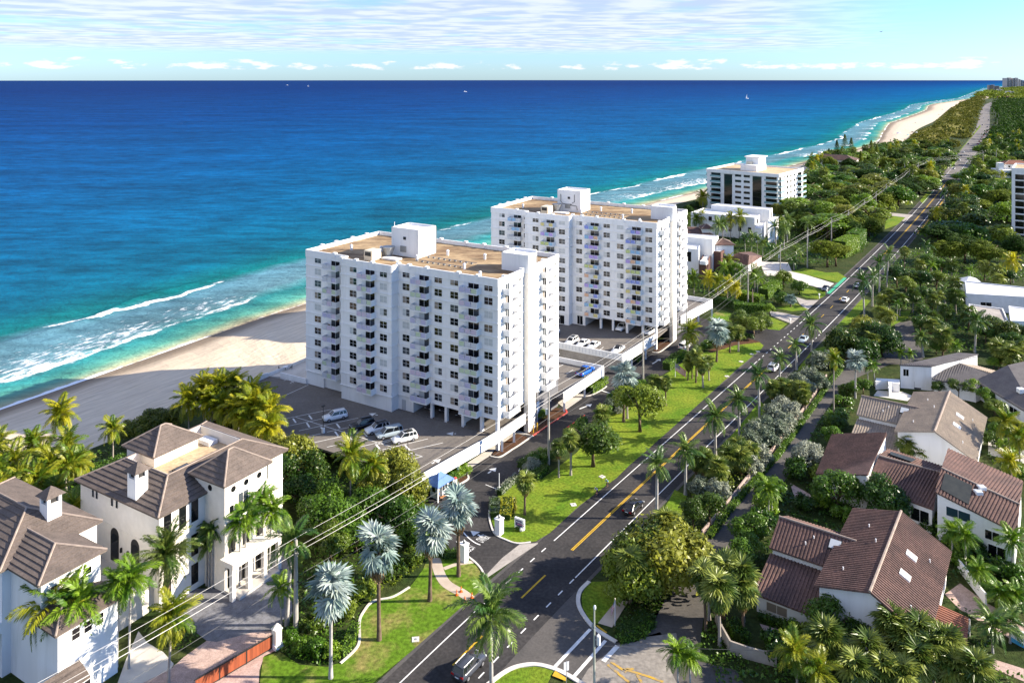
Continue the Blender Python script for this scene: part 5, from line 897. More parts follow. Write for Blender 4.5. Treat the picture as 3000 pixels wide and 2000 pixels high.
BARK = {'grey': mat('pale_bark', (.36, .32, .28), (.24, .21, .18), .9, 2., .1, .02, space='O', stretch=(1, 1, .3)), 'brown': mat('brown_bark', (.16, .115, .08), (.09, .065, .045), .9, 2., .1, .02), 'royal': mat('royal_bark', (.42, .40, .37), (.30, .28, .26), .9, 2., .1, .01), 'shaft': plain('crownshaft', (.16, .26, .05), .5), 'yshaft': plain('yellow_crownshaft', (.62, .40, .02), .5)}
CORE = mat('foliage_core', (.020, .040, .008), (.03, .055, .01), .9, 1., .1)
def frond_mesh(key, droop, nl, wid, lw, m, vee=.35, seed=0):
    g = random.Random(seed); b = MB(); pts = []
    for i in range(9):
        t = i / 8; a = droop * t * t; pts.append(Vector((t * (1 - .22 * droop * t), 0, .20 * t * (1 - t) * 2 - .62 * a)))
    def at(t):
        f = t * 8; i = min(7, int(f)); return pts[i].lerp(pts[i + 1], f - i), (pts[i + 1] - pts[i]).normalized()
    for i in range(8):
        w0, w1 = .016 * (1 - i / 9), .016 * (1 - (i + 1) / 9); b.quad(pts[i] + Vector((0, w0, 0)), pts[i] - Vector((0, w0, 0)), pts[i + 1] - Vector((0, w1, 0)), pts[i + 1] + Vector((0, w1, 0)))
    for i in range(nl):
        t = .10 + .90 * i / nl
        for s in (1, -1):
            p, d = at(min(.999, t + g.uniform(-.01, .01))); n = Vector((-d.z, 0, d.x)); ln = wid * (math.sin(math.pi * min(1, .12 + .86 * t)) ** .6) * g.uniform(.85, 1.1) * (1 if t < .9 else .8)
            o = (Vector((0, s, 0)) * .86 + d * (.42 + .5 * t) + n * g.uniform(-.1, vee)).normalized(); e = p + o * ln - Vector((0, 0, ln * ln * g.uniform(.9, 1.6))); mdl = p + o * ln * .45 + n * .01; k = d * lw
            b.quad(p, mdl - k, e, mdl + k)
    return b.mesh(key, m, fix=False)
def fan_mesh(key, nseg, spread, m, cost=.0, pet=.46, seed=0):
    g = random.Random(seed); b = MB(); h = Vector((pet, 0, .02)); b.quad(Vector((0, .018, 0)), Vector((0, -.018, 0)), h - Vector((0, .015, 0)), h + Vector((0, .015, 0)))
    for i in range(nseg):
        a = -spread + 2 * spread * i / (nseg - 1); L = (1 - pet) * (1.0 - .18 * abs(a) / spread) * g.uniform(.92, 1.06); d = Vector((math.cos(a) * .72, math.sin(a), -math.cos(a) * .62 + (.12 if i % 2 else -.06))); n = Vector((-math.sin(a) * .72, math.cos(a), math.sin(a) * .62)) * (1.9 * spread / nseg * L * .55)
        mid = h + d * L * .55; e = h + d * L - Vector((0, 0, L * g.uniform(.12, .3))); b.quad(h, mid - n, e, mid + n)
    return b.mesh(key, m, fix=False)
FR = {}
for k, mk, droops, nl, wid, lw in (('coco', 'coco', (.2, .5, .85, 1.15), 36, .30, .023), ('gold', 'gold', (.2, .5, .85, 1.15), 34, .30, .026), ('royal', 'royal', (.25, .6, 1.0, 1.3), 40, .27, .022), ('date', 'date', (.2, .5, .85, 1.1), 40, .20, .018), ('adonidia', 'hedge', (.4, .8, 1.15, 1.35), 28, .32, .030), ('dark', 'royal', (.4, .8, 1.2, 1.4), 20, .32, .045)):
    FR[k] = [frond_mesh('frond', d, nl, wid, lw, LF[mk], seed=i) for i, d in enumerate(droops)]
FR['sabal'] = [fan_mesh('frond', 17, 1.9, LF['sabal'], seed=i) for i in range(2)]; FR['bis'] = [fan_mesh('frond', 19, 2.1, LF['bis'], pet=.46, seed=i) for i in range(2)]; FR['dead'] = [fan_mesh('frond', 11, 1.2, LF['dead'], seed=9)]
TR = {}
def trunk_mesh(key, m, bend, r1=.8, seed=0, n=8, belly=0.):
    g = random.Random(seed); pts = []; rs = []
    for i in range(9):
        t = i / 8; pts.append((bend * t * t, 0, t)); rs.append((1.35 - .35 * min(1, t * 6)) * (1 + (r1 - 1) * t) * (1 + belly * math.sin(math.pi * t)) * g.uniform(.95, 1.05))
    b = MB(); vs = []
    for p, r in zip(pts, rs): vs += [(p[0] + r * math.cos(k * math.tau / n), p[1] + r * math.sin(k * math.tau / n), p[2]) for k in range(n)]
    b.add(vs, [[i * n + k, i * n + (k + 1) % n, (i + 1) * n + (k + 1) % n, (i + 1) * n + k] for i in range(8) for k in range(n)] + [[8 * n + k for k in range(n)]]); return b.mesh(key, m, True)
TR = {'coco': [trunk_mesh('trunk', BARK['grey'], s, .6) for s in (1.5, -2, 3)], 'royal': [trunk_mesh('trunk', BARK['royal'], 0, .7, belly=.2)], 'sabal': [trunk_mesh('trunk', BARK['grey'], .4, 1.0), trunk_mesh('trunk', BARK['brown'], -.4, 1.0)], 'bis': [trunk_mesh('trunk', BARK['brown'], 0, .85)], 'bisg': [trunk_mesh('trunk', BARK['royal'], 0, .75)], 'date': [trunk_mesh('trunk', BARK['brown'], 0, 1.05)]}
SHAFT = MB().cyl(0, 0, 0, 1, 1, .6, 10).mesh('crownshaft', BARK['shaft'], True); YSHAFT = MB().cyl(0, 0, 0, 1, 1, .6, 10).mesh('crownshaft', BARK['yshaft'], True)
SPEC = {  # trunk set, trunk radius, fronds, pitch range (top..bottom), frond key
    'coco': ('coco', .17, 26, (78, -38), 'coco'), 'gold': ('coco', .17, 30, (78, -38), 'gold'), 'royal': ('royal', .24, 19, (72, -30), 'royal'), 'date': ('date', .34, 46, (82, -25), 'date'), 'adonidia': ('royal', .12, 17, (70, -5), 'adonidia'), 'dark': ('royal', .12, 13, (70, -5), 'dark'), 'sabal': ('sabal', .19, 38, (85, -52), 'sabal'), 'bis': ('bis', .26, 32, (88, -22), 'bis'), 'bisg': ('bisg', .22, 34, (88, -25), 'bis')}
CROWN = {}
def crown_joined(kind):
    """a whole palm crown as one mesh, for palms too far off to tell frond from frond"""
    if kind not in CROWN:
        _, _, n, (p0, p1), fk = SPEC[kind]; g = random.Random(hash(kind) % 97); V = []; F = []
        n = max(10, int(n * .62))
        for i in range(n):
            t = i / (n - 1); me = FR[fk][min(len(FR[fk]) - 1, int(t * len(FR[fk])))]; M_ = Euler((g.uniform(-.3, .3), -rad(p0 + (p1 - p0) * t), i * 2.4), 'XYZ').to_matrix() * g.uniform(.85, 1.05); b = len(V)
            V += [M_ @ v.co for v in me.vertices]; F += [[b + j for j in p.vertices] for p in me.polygons]
        me = bpy.data.meshes.new('crown'); me.from_pydata(V, [], F); me.materials.append(FR[fk][0].materials[0]); me.update(); CROWN[kind] = me
    return CROWN[kind]
NPALM = [0]
def palm(kind, x, y, h, r, label, group=None, z0=0., lean=None):
    tk, tr, n, (p0, p1), fk = SPEC[kind]; r *= {'coco': 1.18, 'gold': 1.2, 'royal': 1.2, 'adonidia': 1.15, 'date': 1.1, 'sabal': 1.3}.get(kind, 1.2); nm = {'coco': 'coconut_palm', 'gold': 'coconut_palm', 'royal': 'royal_palm', 'date': 'date_palm', 'adonidia': 'small_palm', 'dark': 'small_palm', 'sabal': 'sabal_palm', 'bis': 'silver_palm', 'bisg': 'silver_palm'}[kind]
    t = empty(nm, label, 'palm', (x, y, z0), R.uniform(0, 6.28), group); t.rotation_euler = (R.gauss(0, .028), R.gauss(0, .028), t.rotation_euler.z); NPALM[0] += 1; far = y > 215
    tm = R.choice(TR[tk]); k = tr * (1 if r > 2 else .8); inst('trunk', tm, t, sc=(k, k, h)); cx = tm.vertices[-1].co.x; bend = {1.5: 1.5, -2: -2, 3: 3}.get(0, 0); top = max(tm.vertices, key=lambda v: v.co.z).co; cxx = sum(v.co.x for v in tm.vertices if v.co.z > .99) / max(1, sum(1 for v in tm.vertices if v.co.z > .99)) * k
    c = (cxx, 0, h)
    if kind in ('royal', 'adonidia'): inst('crownshaft', YSHAFT if lean == 'y' else SHAFT, t, (cxx, 0, h - r * .30), sc=(k * .85, k * .85, r * .42)); c = (cxx, 0, h + r * .08)
    if far: inst('crown', crown_joined(kind), t, c, (0, 0, 0), r); return t
    for i in range(n):
        if kind[:3] == 'bis' and R.random() < .14: continue
        u = (i + R.random() * .7) / n; pit = p0 + (p1 - p0) * u ** .9; ms = FR[fk]; me = ms[min(len(ms) - 1, int(u * len(ms) * .999))] if len(ms) > 2 else R.choice(ms)
        L = r * (R.uniform(.82, 1.1) if kind[:3] != 'bis' else R.uniform(.72, 1.16)) * (.75 + .25 * math.sin(math.pi * min(1, .25 + u))); rot = (R.uniform(-.35, .35), -rad(pit + (R.uniform(-7, 7) if kind[:3] != 'bis' else R.uniform(-18, 18))), i * 2.39996 + R.uniform(-.25, .25)); o = (c[0], c[1], c[2] - u * r * .10)
        if kind in ('sabal', 'bis', 'bisg') : o = (c[0], c[1], c[2] + (.5 - u) * r * .35)
        inst('frond', me, t, o, rot, L)
    if kind in ('sabal', 'bis'):
        for i in range(5 if kind == 'sabal' else 3): inst('dry_frond', FR['dead'][0], t, (c[0], c[1], c[2] - r * .3), (0, rad(62), i * 1.3), r * .75)
    return t
# ---- leafy crowns
def crown_mesh(key, m, n, leaf_s, seed, flat=.72, lobes=17, rough=.28, up=.15):
    g = np.random.default_rng(seed); C = []; 
    for i in range(lobes):
        ph = g.uniform(0, 6.283); th = math.acos(g.uniform(-.62, 1)); rr = g.uniform(.52, .74); C.append((rr * math.sin(th) * math.cos(ph), rr * math.sin(th) * math.sin(ph), rr * math.cos(th) * flat, g.uniform(.24, .42)))
    C.append((0, 0, .05, .55)); C = np.array(C); k = g.integers(0, len(C), n); d = g.normal(0, 1, (n, 3)); d /= np.linalg.norm(d, axis=1)[:, None]; d[:, 2] = np.where(d[:, 2] < -.75, -d[:, 2], d[:, 2])
    rad_ = C[k, 3] * (1 + g.normal(0, .13, n)) * np.where(g.random(n) < .25, g.uniform(.5, 1, n), 1); P = C[k, :3] + d * rad_[:, None] * np.array([1, 1, flat + .1])
    P[:, 2] += up; return cards('crown', P, d + np.array([0, 0, .35]), leaf_s, m, .55, .2, seed)
CR = {}
def crowns(mk, n=4200, ls=.060, num=4, **k):
    kk = (mk, n, ls)
    if kk not in CR: CR[kk] = [crown_mesh('crown', LF[mk], n, ls, s + hash(mk) % 50, **k) for s in range(num)]
    return CR[kk]
def limb_mesh(seed):
    g = random.Random(seed); b = MB(); b.tube([(0, 0, 0), (.02, .02, .45), (.04, 0, .8)], [.085, .06, .05], 7)
    for i in range(6):
        a = i * 1.05 + g.uniform(-.3, .3); s = g.uniform(.3, .75); L = g.uniform(.45, .75); b.tube([(.02, .01, s), (.02 + L * .5 * math.cos(a), L * .5 * math.sin(a), s + .3), (L * math.cos(a), L * math.sin(a), s + .55)], [.04, .028, .012], 5)
    return b.mesh('trunk', BARK['brown'], True)
LIMB = [limb_mesh(i) for i in range(4)]
def tree(x, y, h, r, mk, label, group=None, name='broadleaf_tree', cat='tree', z0=0., n=5200, ls=.056, hz=None):
    t = empty(name, label, cat, (x, y, z0), R.uniform(0, 6.28), group); cz = h - (hz or r) * .62
    inst('trunk', R.choice(LIMB), t, sc=(r, r, max(.8, cz) / .9)); inst('crown', R.choice(crowns(mk, n, ls)), t, (0, 0, cz - r * .1), (0, 0, R.uniform(0, 6.28)), (r, r, hz or r)); return t
def shrub(x, y, r, mk, label, group=None, h=None, name='shrub', z0=0.):
    """a bush down to the ground: stems and a leafy dome"""
    t = empty(name, label, 'shrub', (x, y, z0), R.uniform(0, 6.28), group); h = h or r * 1.25
    inst('stems', LIMB[1], t, sc=(r * .6, r * .6, h * .7)); inst('foliage', R.choice(crowns(mk, 1500, .095)), t, (0, 0, h * .38), (0, 0, R.uniform(0, 6.28)), (r * 1.08, r * 1.08, h * .80)); return t
def hedge(pts, w, h, mk, label, name='hedge', dens=26, ls=.13, group=None, z0=0.):
    P0_ = pts[0]; t = empty(name, label, 'hedge', (P0_[0], P0_[1], z0), 0, group); O = Vector(P0_[:2]); Ps = []; Ns = []; core = MB(); g = np.random.default_rng(len(bpy.data.objects))
    for a, b in zip(pts, pts[1:]):
        a, b = Vector(a[:2]) - O, Vector(b[:2]) - O; L = (b - a).length; d = (b - a) / L; nn = Vector((d.y, -d.x)); core.bar(a - d * .1, b + d * .1, max(.1, w - .35), .02, h - .18)
        n = int(L * (w + 2 * h) * dens); s = g.uniform(-.25, L + .25, n); k = g.uniform(0, w + 2 * h, n); topm = k < w; side = np.where(k < w + h, 1, -1)
        off = np.where(topm, k - w / 2, side * (w / 2 + g.normal(0, .05, n))); z = np.where(topm, h + g.normal(0, .06, n), np.where(k < w + h, k - w, k - w - h)); z = np.maximum(z, .05)
        Ps.append(np.stack([a.x + d.x * s + nn.x * off, a.y + d.y * s + nn.y * off, z], 1)); Ns.append(np.stack([np.where(topm, 0, nn.x * side), np.where(topm, 0, nn.y * side), np.where(topm, 1, .35)], 1))
    core.obj('branches', CORE, t); inst('foliage', cards('foliage', np.concatenate(Ps), np.concatenate(Ns), ls, LF[mk], .6, .2, 3), t); return t
def undergrowth(name, poly, mk, dens, hmax, ls, holes=True):
    P = np.array([(p[0], p[1]) for p in poly]); lo, hi = P.min(0), P.max(0); n = int((hi - lo).prod() * dens); X = NR.uniform(lo[0], hi[0], n); Y = NR.uniform(lo[1], hi[1], n); k = inside(poly, X, Y)
    if holes: k &= free(X, Y)
    X, Y = X[k], Y[k]; H = (np.sin(X * .9 + 1.3 * np.sin(Y * .7)) * np.sin(Y * 1.1 + X * .3) * .5 + .5) * hmax; Z = H * NR.uniform(.35, 1, len(X)) + .05
    return tag(inst(name, cards(name, np.stack([X, Y, Z], 1), np.stack([X * 0, X * 0, X * 0 + 1], 1), ls, LF[mk], .6, .25, 4)), kind='stuff')
def place(kind, s, x, y, h, r, label, group=None, mode='b', **k):
    """mode b: the pixel is the foot of the trunk; mode c: the pixel is the middle of the crown, h above the ground"""
    p = q(s, x, y, h if mode == 'c' else 0.)
    if kind in SPEC: return palm(kind, p.x, p.y, h, r, label, group, **k)
    if kind.startswith('t:'): return tree(p.x, p.y, h + (r * .55 if mode == 'c' else 0), r, kind[2:], label, group, **k)
    if kind.startswith('s:'): return shrub(p.x, p.y, r, kind[2:], label, group, **k)
# ---- planting between the condo drive and the long lawn
for i, (x, y, r, mk) in enumerate(((905, 925, 1.6, 'silver'), (960, 880, 2.0, 'fic'), (1040, 830, 2.2, 'fic'), (1090, 780, 1.8, 'olive'), (1140, 760, 1.6, 'hedge'), (860, 975, 1.4, 'fic'), (660, 1110, 1.7, 'fic'), (600, 1150, 1.6, 'fic'), (540, 1190, 1.5, 'olive'), (330, 1400, 1.4, 'fic'), (230, 1440, 1.8, 'fic'), (180, 1500, 1.6, 'silver'), (1200, 730, 1.3, 'fic'), (1270, 700, 1.3, 'olive'), (1330, 690, 1.1, 'fic'), (1740, 390, 1.4, 'fic'), (1850, 365, 1.5, 'olive'), (1960, 340, 1.4, 'fic'), (2090, 310, 1.6, 'olive'), (2170, 300, 1.5, 'fic'), (1000, 940, 1.2, 'silver'), (1100, 870, 1.3, 'olive'))):
    p = q('I', x, y); shrub(p.x, p.y, r, mk, {'fic': 'dark green shrub in the planting between drive and long lawn', 'olive': 'olive shrub in the planting between drive and long lawn', 'silver': 'grey-leaved shrub in the planting between drive and long lawn', 'hedge': 'bright shrub in the planting between drive and long lawn'}[mk], 'shrubs between drive and long lawn')
# ---- silver palms
BG = 'silver blue fan palms'
for a in (('bisg', 'N', 1470, 1522, 9.6, 3.0, 'silver-blue fan palm with slim grey trunk in the front lawn'), ('bis', 'N', 1915, 1172, 10.8, 3.2, 'tall silver-blue fan palm with drooping lower leaves on the front lawn'), ('bis', 'O', 185, 812, 9.4, 3.0, 'silver-blue fan palm left of the curved garden walk'), ('bis', 'O', 450, 586, 9.4, 3.0, 'silver-blue fan palm beside the white gate pillar at the guest lane'),
          ('bis', 'I', 1880, 500, 7.0, 3.4, 'silver-blue fan palm at the far end of the long lawn'), ('bis', 'I', 1025, 1052, 9.2, 3.5, 'greenish silver fan palm in the middle of the long lawn'), ('bisg', 'J', 1060, 1217, 7.6, 2.7, 'silver-blue fan palm beside the back lane and white courtyard'), ('bis', 'J', 565, 520, 2.2, 2.0, 'low silver fan palm beside a grey driveway')): place(*a, group=BG)
# ---- royal palms along the road
RG = 'royal palms beside the coast road'
palm('royal', -2.3, 88.5, 8.9, 4.7, 'big royal palm on the corner lawn with drooping fronds over the dark car', RG)
for a in (('royal', 'C', 500, 492, 8.2, 2.8, 'royal palm beside the black sedan'), ('royal', 'C', 690, 332, 7.0, 2.9, 'royal palm with brown tips just past the black sedan'), ('royal', 'I', 1870, 1385, 7.2, 3.6, 'bushy dark royal palm between road and olive fan palms'), ('royal', 'I', 2090, 1225, 7.6, 3.0, 'slim royal palm with grey trunk on the narrow verge'), ('royal', 'I', 2275, 1052, 9.2, 2.9, 'tall royal palm across the road from the white van'),
          ('royal', 'J', 478, 1150, 6.6, 2.6, 'royal palm in front of the white van'), ('royal', 'J', 612, 1002, 5.6, 2.4, 'short royal palm past the white van'), ('royal', 'J', 728, 862, 6.2, 3.6, 'spreading royal palm beside the silver car'), ('coco', 'J', 895, 1352, 11.6, 2.4, 'very tall slim palm beside the back lane'), ('royal', 'J', 1130, 592, 9.8, 3.9, 'big royal palm beside the road opposite the white sedan'), ('royal', 'J', 1190, 515, 8.6, 3.4, 'royal palm second in the row opposite the white sedan'), ('royal', 'J', 1245, 425, 9.8, 3.6, 'royal palm third in the row opposite the white sedan'), ('royal', 'J', 1300, 378, 11, 3.6, 'royal palm last in the row opposite the white sedan'), ('royal', 'J', 1975, 870, 7.8, 3.4, 'royal palm behind the white house with grey shed roof')): place(*a, group=RG)
# ---- sabal palms on the long lawn
SG = 'sabal palms on the long lawn'
for a in (('sabal', 'B', 1445, 602, 5.0, 1.7, 'lone sabal palm near the monument sign'), ('sabal', 'I', 430, 1562, 5.2, 1.5, 'thin-trunked sabal palm beside the big utility pole'), ('sabal', 'I', 540, 1542, 6.0, 1.7, 'sabal palm paired with the thin one by the utility pole'), ('sabal', 'I', 1415, 905, 4.9, 1.5, 'upright sabal palm in the open middle of the long lawn'), ('sabal', 'I', 1310, 900, 4.9, 1.6, 'sabal palm behind the leafy lawn tree'), ('sabal', 'I', 1615, 672, 3.8, 1.5, 'short sabal palm beside the flag'), ('sabal', 'I', 1655, 655, 4.8, 1.5, 'sabal palm with leaning trunk behind the flag'), ('sabal', 'I', 1690, 692, 6.0, 1.7, 'tallest sabal palm of the clump behind the flag'), ('sabal', 'I', 1700, 632, 5.2, 1.5, 'rear sabal palm of the clump behind the flag'), ('sabal', 'I', 1755, 737, 5.0, 1.8, 'leaning sabal palm at the road side of the clump'), ('sabal', 'I', 1810, 672, 4.0, 1.5, 'small sabal palm last in the clump'), ('sabal', 'I', 2000, 417, 5.0, 1.7, 'sabal palm beyond the silver palm at the lawn end'), ('sabal', 'I', 2080, 407, 4.8, 1.8, 'outermost sabal palm at the lawn end'), ('sabal', 'I', 1060, 1022, 4.6, 1.7, 'dark sabal palm behind the greenish silver palm')): place(*a, group=SG)
place('sabal', 'I', 830, 1000, 4.4, 1.9, 'sabal palm rising above the round lawn tree', SG, 'c'); place('coco', 'I', 1615, 462, 6.2, 3.6, 'coconut palm in front of the white van on the drive')
place('t:olive', 'I', 745, 1462, 7.6, 5.2, 'round lawn tree with forked trunk in a sand ring', hz=3.7); place('t:olive', 'I', 1175, 1142, 8.8, 5.0, 'tall leafy lawn tree with pale trunk', hz=4.6); place('t:olive', 'J', 285, 665, 3.2, 3.6, 'broad low tree at the end of the long lawn', None, 'c', hz=3)
place('t:olive', 'J', 200, 640, 3.0, 2.8, 'low bushy tree beside the last sabal palms', None, 'c', hz=2.6)
# ---- bank of silver bushes and fan palms between road and lane
SB = 'silver bushes along the lane wall'
for i, (s, x, y, r) in enumerate((('J', 770, 930, 2.6), ('J', 850, 905, 2.4), ('J', 715, 1040, 2.4), ('J', 790, 1080, 2.2), ('J', 620, 1075, 2.3), ('J', 690, 1120, 2.2), ('J', 500, 1275, 2.6), ('J', 575, 1310, 2.4), ('J', 430, 1335, 2.5), ('J', 530, 1390, 2.3), ('J', 390, 1430, 2.6), ('J', 470, 1450, 2.3), ('J', 300, 1475, 2.6), ('J', 380, 1520, 2.4), ('J', 250, 1540, 2.4), ('C', 780, 255, 1.9), ('C', 905, 285, 2.0), ('C', 1120, 120, 2.2), ('C', 1180, 60, 2.2), ('C', 860, 250, 1.5))):
    p = q(s, x, y, 2.2); shrub(p.x, p.y, r, 'silver', 'bushy silver-grey shrub in the bank along the lane wall', SB, r * 1.5)
OG = 'olive fan palms in the bank beside the lane'
for i, (s, x, y, r) in enumerate((('J', 425, 1150, 1.8), ('J', 555, 1150, 2.0), ('J', 640, 1165, 2.0), ('J', 500, 1125, 1.7), ('J', 680, 1205, 1.6), ('I', 2080, 1300, 2.0), ('I', 1990, 1370, 2.1), ('I', 2110, 1400, 2.0), ('I', 1900, 1490, 2.0), ('I', 1780, 1410, 1.9), ('I', 2180, 1340, 1.8), ('C', 810, 120, 1.9), ('C', 900, 190, 1.9), ('C', 965, 105, 2.0), ('C', 1050, 75, 2.0), ('C', 880, 200, 1.7), ('C', 760, 110, 1.7))):
    p = q(s, x, y, 3.0); palm('sabal', p.x, p.y, 3.0, r, 'bushy olive fan palm in the bank beside the lane', OG)
deckwall('garden_wall', 'low pinkish garden wall along the lane hedge', [q('C', 800, 600), q('C', 985, 380), q('C', 1090, 245), q('C', 1230, 90), q('J', 700, 1270), q('J', 840, 1060)], 0, .8, posts=0, grp=None, m=mat('pink_wall', (.42, .32, .28), (.34, .26, .23), .9, 1.))
hedge([q('C', 850, 620), q('C', 960, 470), q('C', 1060, 350), q('C', 1180, 215), q('C', 1300, 80), q('J', 740, 1290), q('J', 880, 1090), q('J', 950, 1010)], 1.0, .8, 'hedge', 'low bright hedge along the lane kerb')
for a in (('t:olive', 'C', 740, 420, 3.2, 2.3, 'airy olive tree beside the white edge line'), ('t:olive', 'C', 850, 400, 3.4, 2.6, 'airy olive tree against the lane wall'), ('t:fic', 'C', 1100, 545, 3.4, 3.0, 'dense green tree between lane and brown house'), ('t:fic', 'C', 1095, 690, 3.0, 2.8, 'lower dense green tree between lane and brown house'),
          ('t:grape', 'C', 560, 740, 4.2, 6.6, 'big round sea-grape tree on the street corner'), ('t:grape', 'C', 420, 690, 4.0, 5.0, 'road side half of the corner thicket'), ('t:olive', 'C', 330, 830, 3.4, 4.8, 'dark lower tree of the corner thicket'), ('t:grape', 'C', 700, 720, 3.4, 4.2, 'sunny outer tree of the corner thicket'), ('t:fic', 'D', 400, 675, 3.6, 4.0, 'dense ficus tree in the brown house courtyard'), ('t:fic', 'D', 600, 715, 3.4, 4.2, 'second dense ficus tree in the brown house courtyard'), ('t:fic', 'D', 395, 1265, 3.2, 3.4, 'bushy tree against the gable wall'), ('t:fic', 'D', 500, 1300, 2.6, 2.4, 'smaller bushy tree against the gable wall'),
          ('t:silver', 'D', 260, 520, 2.6, 3.0, 'silver-leaved tree beside the back lane'), ('t:hedge', 'D', 375, 430, 2.6, 2.2, 'bright bushy tree behind the silver-leaved tree'), ('t:grape', 'J', 1000, 790, 4.2, 5.6, 'wide sea-grape tree beside the road, road half'), ('t:grape', 'J', 1260, 765, 4.4, 5.6, 'wide sea-grape tree beside the turnaround'), ('t:fic', 'J', 1130, 860, 3.4, 4.4, 'dark underside tree of the wide sea-grape clump'), ('t:grape', 'J', 1130, 690, 4.6, 4.2, 'top of the wide sea-grape clump')): place(*a, None, 'c')
for s, x, y, h, r, lab in (('C', 330, 800, 5, 2.2, 'fan palm buried in the corner thicket'), ('C', 560, 545, 6.0, 2.2, 'fan palm topping the corner thicket'), ('J', 1130, 700, 5.5, 2.2, 'fan palm topping the wide sea-grape clump'), ('J', 1190, 780, 5, 2.0, 'fan palm inside the wide sea-grape clump')): place('sabal', s, x, y, h, r, lab, None, 'c')
CG = 'sabal palms beside the side street'
for s, x, y, h, r, lab in (('C', 915, 1322, 6.6, 2.2, 'front sabal palm with long pale trunk beside the side street'), ('C', 1072, 1252, 5.2, 2.0, 'sabal palm against the low house wing'), ('C', 825, 1218, 6.4, 1.9, 'rear sabal palm at the side street bend')): place('sabal', s, x, y, h, r, lab, CG)
for s, x, y, h, r, lab in (('C', 945, 850, 5.8, 2.3, 'upper sabal palm in the clump by the house corner'), ('C', 1070, 880, 5.6, 2.3, 'sabal palm touching the brown roof corner'), ('C', 845, 900, 5, 2.0, 'sabal palm next to the corner thicket'), ('C', 1620, 1300, 4.2, 2.2, 'sabal palm beside the garden path')): place('sabal', s, x, y, h, r, lab, CG, 'c')
place('adonidia', 'C', 1235, 520, 5.2, 2.4, 'bright small palm at the brown house corner'); place('adonidia', 'C', 1262, 330, 4.4, 1.9, 'bright small palm behind the lane corner', None, 'c'); place('adonidia', 'C', 640, 1400, 4.0, 2.3, 'bushy small palm in the side street island', None, 'c'); place('adonidia', 'C', 720, 1420, 3.6, 2.0, 'second bushy small palm in the side street island', None, 'c')
LG = 'fan palms in front of the gable house'
for s, x, y, h, r in (('D', 350, 1385, 4, 2.3), ('D', 540, 1435, 3.6, 2.3), ('D', 655, 1330, 4.6, 2.3), ('D', 640, 1300, 5, 2.0), ('D', 720, 1400, 4, 2.4), ('D', 780, 1350, 4.4, 2.2), ('D', 840, 1440, 4, 2.3), ('D', 760, 1480, 3.6, 2.3), ('D', 920, 1420, 4, 2.2), ('D', 1040, 1520, 3.6, 2.3), ('D', 490, 1520, 3.2, 2.2), ('D', 880, 1385, 4.2, 2.1), ('D', 610, 1530, 3, 2.2), ('D', 700, 1550, 3, 2.2), ('D', 930, 1520, 3.2, 2.2)): place('sabal', s, x, y, h, r, 'bushy green fan palm in front of the gable house', LG, 'c')
place('coco', 'D', 215, 1430, 5, 2.6, 'yellow-green feather palm at the lower frame edge', None, 'c'); place('coco', 'D', 300, 1500, 4, 2.4, 'second yellow-green feather palm at the lower frame edge', None, 'c')
for a in (('sabal', 'D', 865, 475, 4.6, 2.0, 'sabal palm at the tan house corner'), ('sabal', 'D', 710, 480, 3.8, 2.0, 'low sabal palm under the tan house eave'), ('sabal', 'D', 785, 512, 3.0, 1.6, 'small sabal palm between tan and brown houses'), ('coco', 'D', 1190, 380, 7, 3.2, 'coconut palm at the frame edge behind the tan house'), ('coco', 'D', 1235, 440, 6, 2.8, 'lower coconut palm at the frame edge behind the tan house'), ('gold', 'D', 1200, 560, 4, 2.4, 'golden feather palm beside the tan house patio'), ('adonidia', 'D', 985, 905, 4.4, 2.6, 'small palm in front of the big window wall'), ('adonidia', 'D', 925, 880, 4.2, 2.2, 'bushy small palm under the big window'), ('adonidia', 'D', 1200, 930, 4.6, 2.6, 'small palm beside the french doors'), ('adonidia', 'D', 1140, 1160, 3.0, 2.4, 'small palm by the brown patio'), ('adonidia', 'D', 1050, 1060, 3.0, 2.2, 'small palm in the narrow garden'), ('dark', 'D', 1110, 1310, 3.2, 2.9, 'dark banana-leaved palm by the pool'), ('dark', 'D', 1190, 1280, 2.8, 2.4, 'second dark banana-leaved palm by the pool'), ('adonidia', 'D', 1215, 1170, 2.8, 2.2, 'bright small palm at the frame edge')): place(*a, None, 'c')
GT = 'palms in the gardens across the road'
